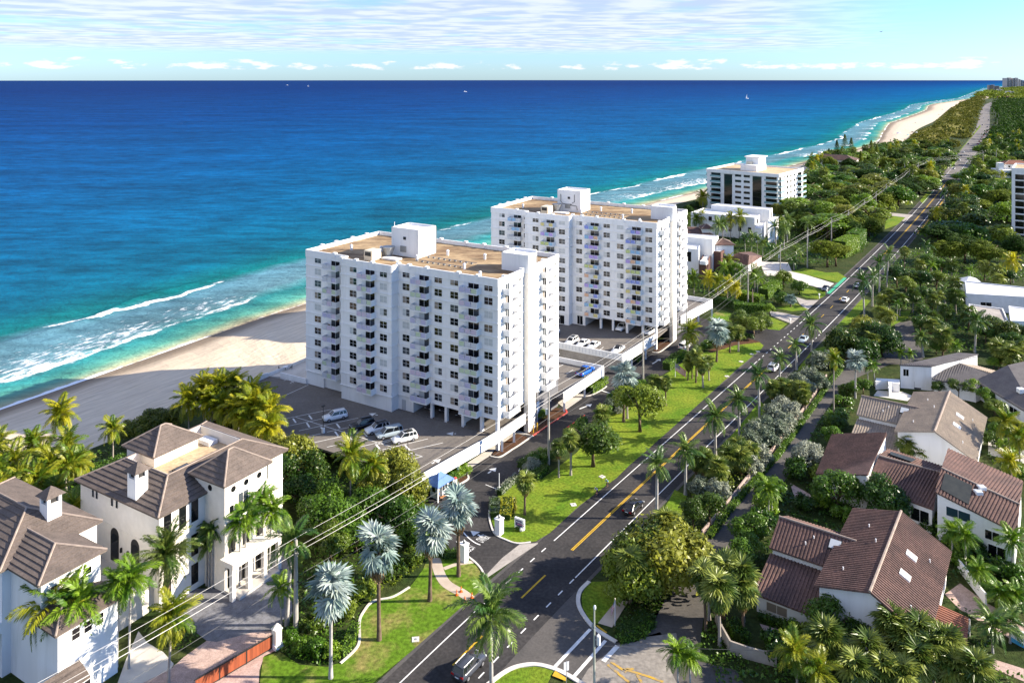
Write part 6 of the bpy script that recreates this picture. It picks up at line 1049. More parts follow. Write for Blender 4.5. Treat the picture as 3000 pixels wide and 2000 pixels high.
for s, x, y, k, h, r in (('J', 1265, 470, 'sabal', 4, 2.2), ('J', 1320, 430, 'sabal', 5, 2.4), ('J', 1400, 460, 'sabal', 5, 2.4), ('J', 1250, 560, 'sabal', 3.6, 2.3), ('J', 1320, 590, 'sabal', 3.2, 2.2), ('J', 1500, 430, 'sabal', 5.4, 2.3), ('J', 1435, 95, 'sabal', 6.5, 2.0), ('J', 1600, 60, 'royal', 8, 3), ('J', 1650, 470, 'sabal', 4.4, 2.2), ('J', 1690, 440, 'sabal', 5, 2.2), ('J', 1750, 400, 'royal', 6, 2.6), ('J', 1830, 440, 'sabal', 5, 2.6), ('J', 1760, 550, 'sabal', 4.8, 2.4), ('J', 1640, 600, 'sabal', 4, 2.4), ('J', 1930, 570, 'sabal', 4.6, 2.5), ('J', 1580, 760, 'royal', 4.8, 2.6), ('J', 1730, 760, 'sabal', 4.4, 2.7), ('J', 1640, 660, 'sabal', 3.6, 2.1), ('J', 1840, 830, 'adonidia', 3.4, 2.0), ('J', 2160, 860, 'sabal', 4.2, 2.6), ('J', 2240, 900, 'sabal', 4, 2.6), ('J', 2310, 860, 'sabal', 4, 2.4), ('J', 2270, 180, 'gold', 7, 3.6), ('J', 1940, 250, 'adonidia', 5, 2.2), ('J', 2050, 210, 'sabal', 5, 2.4), ('J', 2150, 240, 'sabal', 5, 2.6), ('J', 2160, 310, 'sabal', 3.6, 2.4), ('J', 1800, 200, 'sabal', 5.5, 2.6), ('J', 1500, 300, 'sabal', 4.6, 2.4), ('J', 1560, 200, 'sabal', 5, 2.4), ('J', 1650, 215, 'adonidia', 5.5, 2.4), ('J', 1830, 340, 'sabal', 4, 2.4), ('J', 1410, 880, 'adonidia', 2.6, 1.6), ('J', 1480, 880, 'adonidia', 2.6, 1.7), ('J', 1210, 980, 'adonidia', 4.4, 1.8), ('J', 1160, 990, 'adonidia', 4.2, 1.6), ('J', 1380, 500, 'adonidia', 4.8, 1.7), ('S', 380, 540, 'royal', 8, 4.2), ('S', 360, 420, 'royal', 8, 4.2), ('S', 420, 400, 'royal', 8, 4), ('S', 630, 400, 'royal', 10, 4), ('S', 755, 430, 'royal', 9, 4), ('S', 440, 300, 'royal', 8, 4), ('S', 500, 240, 'royal', 8, 4), ('S', 560, 280, 'sabal', 6, 3.2), ('S', 280, 545, 'sabal', 5, 2.6)):
    place(k, s, x, y, h, r, {'sabal': 'sabal palm among the gardens across the road', 'royal': 'royal palm rising among the gardens across the road', 'gold': 'golden coconut palm among the gardens across the road', 'adonidia': 'small bright palm among the gardens across the road'}[k], GT, 'c')
for s, x, y, mk, h, r in (('J', 1380, 270, 'fic', 4.5, 4), ('J', 1450, 340, 'olive', 4, 3.4), ('J', 1560, 300, 'fic', 4.5, 4), ('J', 1680, 300, 'olive', 4.5, 3.6), ('J', 1720, 200, 'hedge', 4.5, 3.4), ('J', 1640, 170, 'fic', 5, 3.6), ('J', 1560, 640, 'fic', 3.2, 2.8), ('J', 1720, 680, 'fic', 3, 2.6), ('J', 2100, 650, 'olive', 3.6, 3.4), ('J', 2200, 700, 'grape', 3.8, 4), ('J', 2060, 720, 'fic', 3, 3), ('J', 2260, 780, 'fic', 3.4, 3.2), ('J', 2330, 700, 'grape', 3.2, 3), ('J', 1600, 420, 'fic', 3.2, 3), ('J', 1560, 540, 'fic', 2.8, 2.4), ('J', 2250, 280, 'fic', 3, 2.6), ('J', 1900, 60, 'far', 6, 7), ('J', 2080, 110, 'far', 6, 7), ('J', 1780, 90, 'far', 5, 6), ('J', 2300, 60, 'far', 6, 6), ('J', 1680, 820, 'fic', 2.2, 2.0), ('J', 2120, 950, 'hedge', 2, 1.8), ('J', 1850, 1130, 'olive', 2.6, 2.4), ('J', 1960, 1130, 'hedge', 2.6, 2.4), ('J', 2060, 1200, 'hedge', 2.4, 2.4), ('J', 1700, 1130, 'olive', 2, 1.8), ('J', 2130, 1280, 'olive', 2.4, 2.2), ('J', 1120, 1110, 'fic', 2.2, 2), ('J', 1060, 1130, 'fic', 2, 1.8), ('J', 1010, 1240, 'hedge', 1, 1.2), ('J', 960, 1340, 'fic', 1.6, 1.8), ('J', 930, 1410, 'fic', 1.5, 1.8)):
    place('t:' + mk, s, x, y, h, r, 'leafy garden tree across the road among palms and houses', 'garden trees across the road', 'c', hz=r * .85)
# ---- left gardens
KG = 'golden coconut palms beside the car deck'
for x, y, h, r in ((915, 215, 8, 3.6), (990, 150, 9.4, 3.8), (1060, 150, 10, 3.8), (1130, 140, 9.6, 3.6), (1190, 180, 9.6, 3.8), (1240, 235, 9, 3.8), (1300, 260, 8.6, 3.8), (1150, 250, 8, 3.6), (1310, 330, 7.4, 3.6), (1080, 230, 7.6, 3.6), (1215, 310, 6.6, 3.4), (1020, 210, 8, 3.6), (1260, 200, 9, 3.4)): place('gold', 'A', x, y, h, r, 'golden coconut palm crowded in the grove beside the car deck', KG, 'c')
for a in (('gold', 'A', 310, 265, 9, 3.5, 'lone golden coconut palm standing against the sand'), ('coco', 'A', 545, 345, 6, 2.8, 'small coconut palm beside the dark sea-grape hedge'), ('coco', 'A', 385, 735, 7.5, 3.4, 'coconut palm between the two mansions'), ('coco', 'A', 345, 790, 5.5, 3, 'lower coconut palm between the two mansions')): place(*a, None, 'c')
for i, (x, y, h, r) in enumerate(((0, 405, 8, 3), (145, 425, 8.5, 3.2), (320, 425, 8, 3.3), (60, 505, 8, 3.4), (235, 520, 7.5, 3.4), (100, 590, 7, 3.4), (15, 650, 7, 3.4), (190, 600, 7, 3.3), (330, 520, 7, 3.2), (380, 500, 6.5, 3), (-30, 560, 8, 3.4), (40, 740, 6, 3.2), (150, 680, 6, 3.2), (270, 640, 6, 3), (-20, 460, 8, 3), (200, 470, 7.5, 3))): place('coco', 'A', x, y, h, r, 'coconut palm in the beachside grove behind the chimneyed mansion', 'coconut palms of the beachside grove', 'c')
place('date', 'M', 1290, 1064, 8.2, 4.5, 'broad date palm with arching fronds in the dark bed'); place('coco', 'M', 405, 1580, 9, 4.2, 'coconut palm with yellow fronds before the white mansion'); place('coco', 'M', 1290, 1570, 7.4, 3.2, 'coconut palm standing in the pink paver drive')
FG = 'clustered feather palms before the white mansion'
for s, x, y, h, r in (('M', 655, 1580, 9.2, 3.5), ('M', 570, 1590, 8.6, 3.3), ('M', 895, 1445, 9.4, 3.3), ('M', 985, 1455, 10.2, 3.3)): place('adonidia', s, x, y, h, r, 'slim feather palm with bushy crown before the white mansion', FG)
HG = 'slim palms at the mansion front'
for s, x, y, h, r, lab in (('N', 350, 685, 7.2, 2.2, 'slim dark palm in the mansion wall corner, middle of three'), ('N', 380, 695, 8, 2.2, 'tallest slim dark palm in the mansion wall corner'), ('N', 330, 670, 5.4, 2.0, 'shortest slim dark palm in the mansion wall corner'), ('N', 630, 700, 8.4, 3.0, 'bright slim palm before the nearest portico column'), ('N', 690, 640, 9.2, 3.0, 'bright slim palm before the portico doors'), ('N', 860, 530, 9.4, 3.2, 'bright slim palm at the far end of the portico'), ('N', 900, 560, 8.6, 3.0, 'bright slim palm just beyond the portico'), ('N', 1020, 1040, 4.4, 2.2, 'short slim palm beside the utility pole foot')): place('adonidia' if x > 400 else 'dark', s, x, y, h, r, lab, HG)
place('royal', 'N', 1065, 1035, 10.4, 3.6, 'tall palm with yellow crownshaft beside the utility pole', lean='y')
for a in (('t:grape', 'A', 1420, 470, 5, 4.8, 'tall yellow sea-grape tree at the car deck corner'), ('t:grape', 'A', 1370, 540, 4.4, 4.0, 'yellow sea-grape tree behind the mansion'), ('t:grape', 'B', 60, 260, 4.6, 4.6, 'sunny sea-grape tree between mansion and car deck'), ('t:grape', 'B', 170, 330, 4.2, 4.2, 'sea-grape tree at the lower edge of the car deck'), ('t:grape', 'B', 690, 330, 5.6, 4.4, 'tall sea-grape tree beside the guard booth'), ('t:grape', 'B', 760, 440, 4.6, 4.2, 'lower sea-grape tree beside the guard booth'), ('t:grape', 'B', 620, 430, 4.6, 3.8, 'sea-grape tree between palm and guard booth'), ('t:fic', 'B', 540, 560, 4, 4.2, 'dark garden tree behind the silver palms'), ('t:fic', 'B', 680, 590, 3.6, 3.8, 'dark garden tree nearest the guest lane'), ('t:fic', 'B', 400, 640, 3.8, 4.0, 'dark garden tree behind the tallest silver palm'), ('t:fic', 'B', 260, 600, 3.8, 3.8, 'dark garden tree beside the forecourt'), ('t:fic', 'B', 300, 480, 3.6, 3.6, 'dark garden tree under the coconut palm'), ('t:fic', 'B', 160, 470, 3.4, 3.6, 'dark garden tree at the mansion side'), ('t:olive', 'B', 330, 740, 3.2, 3.2, 'leafy garden tree above the lowest silver palm'), ('t:fic', 'B', 480, 720, 2.6, 2.8, 'low dark tree under the silver palms'), ('t:fic', 'B', 790, 560, 2.8, 2.8, 'low dark tree beside the booth lane'),
          ('t:grape', 'A', 740, 300, 2.6, 3.6, 'dark sea-grape dome on the dune edge'), ('t:grape', 'A', 830, 285, 2.6, 3.2, 'dark sea-grape dome nearest the golden palms'), ('t:grape', 'A', 650, 340, 2.4, 3.2, 'dark sea-grape dome beside the small coconut palm'), ('t:fic', 'B', 800, 700, 2.4, 2.4, 'bushy tree left of the curved walk')): place(*a, None, 'c')
place('coco', 'B', 445, 270, 9.5, 3.8, 'coconut palm at the lower edge of the car deck', None, 'c'); place('coco', 'B', 560, 330, 7.5, 3.0, 'lower coconut palm at the car deck edge', None, 'c')
hedge([q('A', 380, 560, 2), q('A', 610, 470, 2)], 2.0, 2.4, 'fic', 'clipped dark hedge between beachside grove and mansion', ls=.16)
for s, x, y, r, mk, lab in (('N', 1100, 1190, 1.1, 'hedge', 'bright clipped ball shrub beside the gate pillar'), ('N', 1300, 1060, 1.9, 'olive', 'rounded shrub left of the lowest silver palm'), ('N', 1750, 800, 2.0, 'olive', 'rounded shrub right of the lowest silver palm'), ('N', 2040, 620, 2.0, 'olive', 'rounded shrub beyond the dark silver palm trunk'), ('N', 1210, 1280, 1.2, 'hedge', 'low shrub beside the clipped ball'), ('N', 1350, 1310, 1.4, 'hedge', 'low shrub in the front bed'), ('N', 1480, 1330, 1.2, 'hedge', 'low shrub behind the lowest silver palm trunk'), ('N', 1640, 950, 1.2, 'olive', 'shrub behind the bed edging'), ('O', 40, 470, 1.6, 'olive', 'yellowish shrub beside the left silver palm'), ('O', 100, 420, 1.4, 'olive', 'yellowish shrub at the start of the curved walk'), ('O', 60, 300, 1.8, 'fic', 'green shrub behind the left silver palm'), ('V', 600, 330, 1.3, 'hedge', 'green shrub behind the guard booth'), ('V', 720, 230, 1.4, 'hedge', 'green shrub beside the red topped box'), ('V', 830, 170, 1.3, 'hedge', 'green shrub at the end of the booth planter'), ('Q', 1680, 720, 1.5, 'hedge', 'round green shrub on the mulch beside the stair tower'), ('I', 1130, 490, 1.6, 'hedge', 'green shrub under the second deck wall'), ('I', 1790, 370, 1.4, 'fic', 'dark shrub in the bed at the lawn end'), ('I', 990, 980, 1.2, 'silver', 'spiky grey shrub beside the silver palm trunk'), ('U', 640, 590, .6, 'fic', 'small dark shrub in front of the monument sign')):
    p = q(s, x, y); shrub(p.x, p.y, r, mk, lab)
hedge(qq('N', [(1690, 1090), (1640, 1240), (1560, 1330)]), 1.2, 1.1, 'hedge', 'clipped step hedge along the front bed edging'); hedge([q('B', 925, 800), q('B', 990, 850), q('B', 1060, 840)], 1.3, 1.0, 'fic', 'dark curved hedge beside the guest lane pillar'); hedge(qq('U', [(185, 60), (180, 200), (190, 350)]), 1.7, .9, 'silver', 'grey-green curved hedge on the entry island', group=None); hedge(qq('U', [(420, 60), (420, 220), (380, 400)]), 1.9, 1.0, 'yel', 'bright yellow curved hedge on the entry island'); hedge(qq('B', [(1300, 490), (1350, 440), (1400, 400)]), 1.2, 1.0, 'silver', 'grey-green hedge along the bay at the entry'); hedge(qq('U', [(555, 40), (560, 200), (520, 330)]), .6, .5, 'croton', 'low rusty border beside the yellow hedge')
hedge(qq('I', [(720, 790), (790, 750), (850, 690)]), 1.8, 1.5, 'hedge', 'bright hedge under the pickup deck wall'); hedge(qq('I', [(1420, 575), (1500, 500), (1590, 460)]), 2.0, 1.8, 'hedge', 'clipped bright hedge beside the flag'); hedge(qq('B', [(1430, 340), (1490, 300), (1560, 260)]), 2.2, 1.2, 'fic', 'dark hedge around the big utility pole foot'); hedge(qq('B', [(1500, 400), (1560, 350)]), 1.8, 1.2, 'fic', 'second dark hedge around the big utility pole'); hedge(qq('C', [(270, 1270), (370, 1200), (440, 1150)]), 2.2, 1.0, 'grape', 'yellowish clipped hedge at the street corner'); hedge(qq('C', [(260, 1300), (400, 1260), (470, 1190)]), 1.2, .9, 'hedge', 'lower green hedge around the street corner bed')
hedge(qq('C', [(1000, 1200), (1040, 1290), (1090, 1280)]), 1.6, 1.2, 'hedge', 'bright hedge beside the rendered garden wall'); deckwall('garden_wall', 'rendered garden wall curving round the side street', [q('C', 890, 1160), q('C', 930, 1270), q('C', 985, 1370), q('C', 1100, 1410), q('C', 1290, 1460)], 0, 1.5, posts=0, grp=None, m=mat('render_wall', (.40, .35, .30), (.30, .26, .22), .9, .8)); hedge(qq('C', [(1180, 1150), (1330, 1200), (1470, 1240)]), 1.0, .9, 'fic', 'dark hedge at the foot of the low house wing')
for pts, w, h, mk, lab in ((('K', (360, 1330), (600, 1380), (640, 1400)), 2.2, 2.4, 'fic', 'dark hedge behind the north lot'), (('K', (600, 1420), (940, 1440)), 2.6, 2.6, 'fic', 'dark clipped hedge before the grey driveway'), (('K', (640, 1260), (780, 1300), (910, 1330)), 3, 2.4, 'hedge', 'bright clipped hedge behind the utility pole'), (('K', (930, 1280), (1090, 1160)), 3, 3.4, 'hedge', 'tall bright hedge beside the low silver palm'), (('K', (1800, 800), (1960, 720)), 5, 6.5, 'hedge', 'huge clipped bright hedge beside the road'), (('K', (1950, 700), (2040, 640)), 5, 6.5, 'hedge', 'second huge clipped bright hedge beside the road'), (('K', (420, 1240), (520, 1270)), 1.2, .8, 'yel', 'yellow border hedge beside the north lot')): hedge(qq(pts[0], pts[1:]), w, h, mk, lab, ls=.2, dens=20)
place('t:far', 'K', 1660, 730, 6.0, 6.5, 'huge clipped ficus tree with thick trunk beside the drive', None, 'c', hz=4.2); place('t:far', 'K', 1760, 720, 6.0, 5.5, 'road side half of the huge clipped ficus', None, 'c', hz=4.2)
for a in (('t:olive', 'K', 1160, 1030, 3.4, 3.4, 'bright tree at the bend of the pale drive'), ('t:fic', 'K', 1340, 1130, 2.6, 3.0, 'dark round bush beside the pale drive'), ('t:fic', 'K', 1130, 1270, 1.8, 2.6, 'dark shrub behind the low silver palm'), ('t:hedge', 'K', 1000, 1390, 2.4, 1.9, 'small round tree at the hedge end'), ('t:olive', 'K', 700, 1510, 2.8, 3.6, 'broad bush before the grey driveway'), ('t:olive', 'K', 900, 1530, 2.8, 3.6, 'broad bush nearest the grey driveway'), ('t:grape', 'K', 600, 130, 5, 6, 'sea-grape mass below the eight-storey block'), ('t:grape', 'K', 730, 160, 5, 6, 'second sea-grape mass below the eight-storey block'), ('t:grape', 'K', 850, 210, 4, 4, 'sea-grape bush at the block foot'), ('t:olive', 'K', 390, 150, 4, 4, 'olive bush beside the block balconies'), ('t:grape', 'K', 1120, 250, 5, 5, 'sea-grape tree right of the long white house'), ('t:olive', 'K', 1300, 260, 6, 7, 'wide green tree behind the royal palms'), ('t:olive', 'K', 1480, 270, 6, 7, 'wide green tree beyond the long white house'), ('t:hedge', 'K', 1640, 290, 6, 7, 'wide bright tree near the wires'), ('t:far', 'K', 1380, 380, 5, 6, 'dark tree behind the tall pole'), ('t:far', 'K', 2000, 400, 5, 6.5, 'dark tree beside the road under the wires'), ('t:far', 'K', 2140, 440, 5, 6, 'dark tree at the road bend'), ('t:far', 'K', 1900, 470, 5, 6, 'dark tree behind the clipped hedges'), ('t:far', 'K', 2200, 380, 5, 5, 'dark tree beside the bright verge'), ('t:far', 'K', 60, 260, 4, 4, 'dark tree left of the long white house'), ('t:grape', 'K', 150, 210, 3, 4, 'sea-grape bush at the beach edge'), ('t:olive', 'K', 30, 340, 4, 4, 'green tree behind the second apartment block')): place(*a, None, 'c')
MG = 'palms of the modern houses'
for x, y, k, h, r in ((230, 110, 'coco', 8, 4.2), (225, 330, 'coco', 8, 3.6), (160, 360, 'coco', 7, 3), (400, 430, 'dark', 8, 4), (460, 410, 'coco', 7.5, 3.4), (550, 360, 'coco', 9, 3.6), (650, 330, 'coco', 10, 4), (1070, 470, 'royal', 8, 4), (1200, 390, 'royal', 9, 4.4), (1160, 480, 'royal', 8, 4), (1440, 420, 'royal', 8, 3.6), (720, 580, 'dark', 6, 3), (790, 570, 'dark', 6, 3), (860, 600, 'dark', 6, 3), (920, 640, 'dark', 5, 2.8), (540, 850, 'coco', 6, 3.2), (470, 930, 'adonidia', 6, 3.2), (600, 930, 'adonidia', 6, 3.2), (660, 960, 'adonidia', 5.6, 3), (540, 970, 'adonidia', 5, 3), (830, 990, 'coco', 6, 3), (860, 1060, 'adonidia', 5, 2.6), (130, 1030, 'coco', 5.5, 3), (40, 1050, 'coco', 5.5, 2.8), (300, 1050, 'gold', 5.5, 3), (400, 1080, 'gold', 5, 2.8), (510, 1110, 'gold', 5, 2.8), (610, 1150, 'gold', 4.6, 2.6), (1000, 700, 'dark', 4, 2.6), (1100, 720, 'dark', 4, 2.6), (1300, 720, 'dark', 4, 2.8), (1280, 850, 'dark', 3, 2.6)):
    place(k, 'K', x, y, h, r, {'coco': 'coconut palm beside the modern houses', 'gold': 'golden feather palm before the cubic white house', 'dark': 'dark feather palm beside the modern houses', 'adonidia': 'bright feather palm before the cubic white house', 'royal': 'royal palm beside the long white modern house'}[k], MG, 'c')
for a in (('coco', 'G', 1015, 570, 9, 5, 'coconut palm silhouetted against the surf'), ('coco', 'G', 1085, 565, 9, 4.6, 'second coconut palm silhouetted against the surf'), ('coco', 'G', 340, 810, 8, 4.4, 'coconut palm on the sand left of the eight-storey block')): place(*a, None, 'c')
for i, (x, y, r, mk) in enumerate(((210, 620, 2.0, 'fic'), (320, 640, 1.8, 'olive'), (90, 720, 2.2, 'fic'), (60, 800, 2.0, 'hedge'), (40, 880, 2.2, 'fic'), (250, 770, 1.6, 'fic'), (330, 760, 1.4, 'hedge'), (430, 830, 1.6, 'fic'), (700, 830, 1.3, 'hedge'), (820, 870, 1.3, 'fic'), (960, 960, 1.8, 'hedge'), (900, 850, 1.6, 'olive'), (1030, 1000, 1.6, 'fic'), (1100, 960, 1.5, 'hedge'), (960, 1020, 1.5, 'fic'), (1060, 1120, 1.4, 'hedge'), (1180, 1230, 1.6, 'fic'), (1230, 1120, 1.6, 'hedge'), (1150, 1080, 1.5, 'fic'), (180, 1330, 1.0, 'fic'), (300, 1260, 1.6, 'fic'), (450, 1310, 1.8, 'fic'), (120, 1450, 1.8, 'fic'), (240, 1390, 1.5, 'olive'), (1110, 480, 1.6, 'olive'), (1180, 520, 1.8, 'hedge'), (1140, 420, 1.6, 'fic'), (1240, 640, 1.6, 'hedge'), (640, 500, 1.4, 'fic'), (740, 500, 1.4, 'olive'), (420, 300, 1.6, 'fic'), (390, 390, 1.8, 'fic'), (440, 250, 1.5, 'olive'))):
    p = q('D', x, y); shrub(p.x, p.y, r * 1.2, mk, 'garden shrub in the planting around the tiled houses', 'shrubs around the tiled houses')
# ---- undergrowth that nobody could count
undergrowth('garden_undergrowth', qq('C', [(1150, 1150), (1500, 1300), (1792, 1568), (2600, 1568), (2900, 700), (2400, 300), (1700, 200), (1360, 380), (1100, 700)]), 'fic', 3.2, 1.3, .26); undergrowth('garden_undergrowth', qq('B', [(0, 420), (250, 200), (620, 300), (880, 440), (920, 560), (1040, 700), (1000, 840), (880, 880), (700, 960), (520, 1090), (480, 1280), (330, 1380), (30, 1420), (-20, 1250), (150, 1000), (200, 700)]), 'fic', 5, 1.4, .24)
undergrowth('garden_undergrowth', qq('A', [(-60, 480), (380, 480), (620, 420), (420, 620), (380, 900), (480, 1000), (330, 950), (-60, 760)]), 'fic', 4, 1.4, .26); undergrowth('garden_undergrowth', qq('M', [(1080, 1180), (1250, 1000), (1500, 1120), (1530, 1230), (1420, 1330), (1300, 1310)]), 'fic', 8, .7, .2, False); undergrowth('bank_undergrowth', qq('C', [(600, 600), (760, 300), (1200, -80), (1330, 50), (1000, 400), (800, 620)]) , 'olive', 5, 1.2, .22)
undergrowth('front_bed_plants', qq('N', [(960, 1290), (1180, 1170), (1700, 1080), (1690, 1240), (1560, 1370), (1430, 1410), (1200, 1390)]), 'hedge', 14, .8, .18, False); undergrowth('corner_undergrowth', qq('C', [(230, 1310), (280, 1080), (560, 950), (560, 1010), (480, 1180), (400, 1290)]), 'fic', 10, .7, .2, False); undergrowth('wall_undergrowth', qq('C', [(780, 1250), (900, 1180), (1000, 1400), (1300, 1480), (1500, 1568), (900, 1568)]), 'fic', 9, 1.1, .22, False); undergrowth('gable_undergrowth', qq('D', [(20, 1230), (260, 1330), (560, 1360), (860, 1330), (1000, 1450), (1254, 1568), (1254, 1700), (100, 1700), (120, 1420)]), 'fic', 6, 1.2, .25)
undergrowth('garden_undergrowth', qq('J', [(1180, 470), (1350, 200), (1700, -50), (2400, -50), (2400, 330), (1900, 320), (1900, 520), (2100, 620), (2400, 700), (2400, 950), (2000, 860), (1600, 880), (1500, 640), (1280, 640)]), 'fic', 1.6, 1.8, .36); undergrowth('garden_undergrowth', qq('K', [(0, 620), (100, 300), (1100, 100), (2300, 100), (2300, 480), (2050, 760), (1700, 900), (1300, 900), (1000, 780), (940, 960), (1250, 1080), (1000, 1400), (340, 1290), (0, 1130)]), 'fic', 1.4, 1.8, .4)
# ---- woods along the coast road: crowns one can tell apart, then a mass
def clear(X, Y, m):
    ok = free(X, Y)
    for dx, dy in ((m, 0), (-m, 0), (0, m), (0, -m)): ok &= free(X + dx, Y + dy)
    return ok
def scatter(poly, n, mind, m):
    P = np.array([(p[0], p[1]) for p in poly]); lo, hi = P.min(0), P.max(0); out = []
    X = NR.uniform(lo[0], hi[0], n * 14); Y = NR.uniform(lo[1], hi[1], n * 14); k = inside(poly, X, Y) & clear(X, Y, m)
    for x, y in zip(X[k], Y[k]):
        if all((x - a) ** 2 + (y - b) ** 2 > (mind * R.uniform(.75, 1.2)) ** 2 for a, b in out):
            out.append((x, y))
            if len(out) >= n: break
    return out
EAST = [q('K', 1100, 480), q('G', 960, 850), q('G', 1010, 620), q('G', 1180, 570), q('G', 1430, 560), q('G', 1640, 520), q('G', 1900, 520), q('G', 1890, 640), q('G', 1700, 800), q('G', 1500, 930), q('K', 2000, 640)]
WEST = [q('G', 1420, 1130), q('G', 1700, 900), q('G', 1980, 660), q('G', 2100, 480), q('G', 2352, 430), q('G', 2700, 700), q('G', 2500, 1100), q('J', 1900, 150), q('J', 1400, 60)]
for x, y in scatter(EAST, 120, 8.6, 3.5): tree(x, y, R.uniform(7, 11.5), R.uniform(5.5, 11.5), R.choice(['far', 'far', 'olive', 'fic', 'hedge', 'grape']), 'broad green tree in the wood between beach and road', 'wood between beach and road', n=3600, ls=.075, hz=R.uniform(4.5, 6.5))
for x, y in scatter(WEST, 95, 9.5, 4): tree(x, y, R.uniform(6.5, 9.5), R.uniform(6.5, 10), R.choice(['far', 'far', 'olive', 'fic', 'grape', 'hedge']), 'broad green tree in the wood inland of the road', 'wood inland of the road', n=3600, ls=.075, hz=R.uniform(4, 6.5))
for poly, n, lab, grp in ((EAST, 26, 'palm crown standing above the wood between beach and road', 'palms in the wood by the beach'), (WEST, 46, 'palm crown standing above the wood inland of the road', 'palms in the inland wood')):
    for x, y in scatter(poly, n, 10, 3): k_ = R.choice(('coco', 'royal', 'sabal', 'gold', 'sabal')); palm(k_, x, y, R.uniform(8, 13), R.uniform(2.8, 3.8), lab, grp)
def pine(x, y, h, label):
    t = empty('pine_tree', label, 'tree', (x, y, 0), R.uniform(0, 6), 'feathery pines on the dune'); inst('trunk', MB().cyl(0, 0, 0, h * .9, .3, .05, 7).mesh('trunk', BARK['brown']), t); n = 2600; g = NR; z = g.uniform(.12, 1, n) ** .8; a = g.uniform(0, 6.283, n); rr = (1 - z) * .30 * g.uniform(.3, 1.1, n) + .02
    P = np.stack([np.cos(a) * rr * h, np.sin(a) * rr * h, z * h], 1); inst('crown', cards('crown', P, np.stack([np.cos(a), np.sin(a), a * 0 + .9], 1), .34, LF['far'], .28, .1, 8), t)
for x, y, h in ((1180, 560, 18), (1230, 540, 21), (1270, 550, 19), (1395, 560, 18), (1430, 570, 15), (1330, 600, 13), (1130, 590, 14), (1480, 590, 12)):
    p = q('G', x, y + 20); pine(p.x, p.y, h, 'feathery dark pine standing up on the dune edge')
def mass(name, poly, n, h0, h1, r0, r1, mk, per, ls, flat=.7):
    """a far wood that reads as one mass: thousands of crown clumps in one mesh"""
    P = np.array([(p[0], p[1]) for p in poly]); lo, hi = P.min(0), P.max(0); X = NR.uniform(lo[0], hi[0], n * 6); Y = NR.uniform(lo[1], hi[1], n * 6); k = inside(poly, X, Y) & clear(X, Y, r0 * .7); X, Y = X[k][:n], Y[k][:n]; n = len(X)
    rr = NR.uniform(r0, r1, n); hh = NR.uniform(h0, h1, n); i = np.repeat(np.arange(n), per); d = NR.normal(0, 1, (n * per, 3)); d /= np.linalg.norm(d, axis=1)[:, None]; d[:, 2] = np.abs(d[:, 2]); w = (1 + NR.normal(0, .18, n * per)) * rr[i]
    C = np.stack([X[i] + d[:, 0] * w, Y[i] + d[:, 1] * w, np.maximum(.3, hh[i] - rr[i] * flat + d[:, 2] * w * flat)], 1); return tag(inst(name, cards(name, C, d, ls * rr[i] / rr.mean(), LF[mk], .7, .25, 7)), kind='stuff')
L_ = lambda x, y: q('L', x, y)
mass('wood_understorey', EAST, 420, 3, 6.5, 3, 5.5, 'olive', 60, .62); mass('wood_understorey', WEST, 420, 3, 6, 3, 5.5, 'fic', 60, .62)
undergrowth('bed_undergrowth', qq('B', [(560, 1080), (700, 1010), (880, 880), (900, 800), (820, 760), (640, 900), (500, 980), (480, 1060)]), 'olive', 9, .8, .2); undergrowth('house_garden', qq('D', [(180, 640), (270, 480), (420, 380), (480, 330), (440, 250), (330, 330), (180, 560), (90, 690)]), 'fic', 8, 1.0, .24); undergrowth('house_garden', qq('D', [(100, 760), (300, 720), (420, 800), (460, 760), (720, 760), (860, 860), (930, 900), (940, 1130), (1000, 1080), (1254, 1250), (1254, 880), (740, 700), (300, 640), (60, 700)]), 'fic', 8, 1.1, .24); undergrowth('house_garden', qq('D', [(1040, 520), (1100, 350), (1254, 330), (1254, 640)]), 'olive', 6, 1.0, .24)
mass('dune_scrub', [L_(400, 1080), L_(820, 900), L_(1130, 720), L_(1240, 560), L_(1380, 440), L_(1620, 330), L_(1800, 300), L_(1740, 420), L_(1670, 640), L_(1560, 880), L_(1380, 1060), L_(1250, 1180), L_(800, 1180), L_(600, 1110)], 2600, 2.5, 6, 4, 8, 'scrub', 26, 1.5, .55)
mass('inland_woodland', [L_(1800, 1140), L_(1960, 900), L_(1980, 700), L_(1880, 440), L_(2000, 395), L_(3400, 395), L_(3600, 1300), L_(2600, 1340), L_(2050, 1330)], 2600, 6, 12, 6, 11, 'far', 26, 1.9); mass('far_shore_woods', [L_(1640, 335), L_(1640, 285), L_(1850, 240), L_(2300, 190), L_(3600, 180), L_(3600, 390), L_(1950, 392), L_(1820, 330)], 2200, 7, 13, 12, 26, 'far', 18, 5.5, .5)
mass('sea_grape_thicket', [L_(60, 1130), L_(400, 1090), L_(620, 1130), L_(860, 1190), L_(1260, 1200), L_(1190, 1420), L_(560, 1420), L_(0, 1300)], 420, 3.5, 7, 3.5, 6.5, 'olive', 40, 1.0)
DG = mat('dune_grass', (.20, .17, .025), (.10, .105, .02), .95, .05, .1, .3, 6, fine=(.6, .4), bscale=.8)
sheet('dune_grass', [L_(400, 1075), L_(560, 990), L_(680, 870), L_(960, 770), L_(1000, 700), L_(1250, 490), L_(1560, 372), L_(1700, 330), L_(1650, 500), L_(1500, 820), L_(1000, 1050), L_(600, 1110)], .25, DG)
undergrowth('dune_grass_tufts', [L_(400, 1075), L_(560, 990), L_(680, 870), L_(960, 770), L_(1000, 700), L_(1250, 490), L_(1300, 560), L_(1100, 760), L_(700, 1080)], 'scrub', .25, 1.2, 1.0, False)
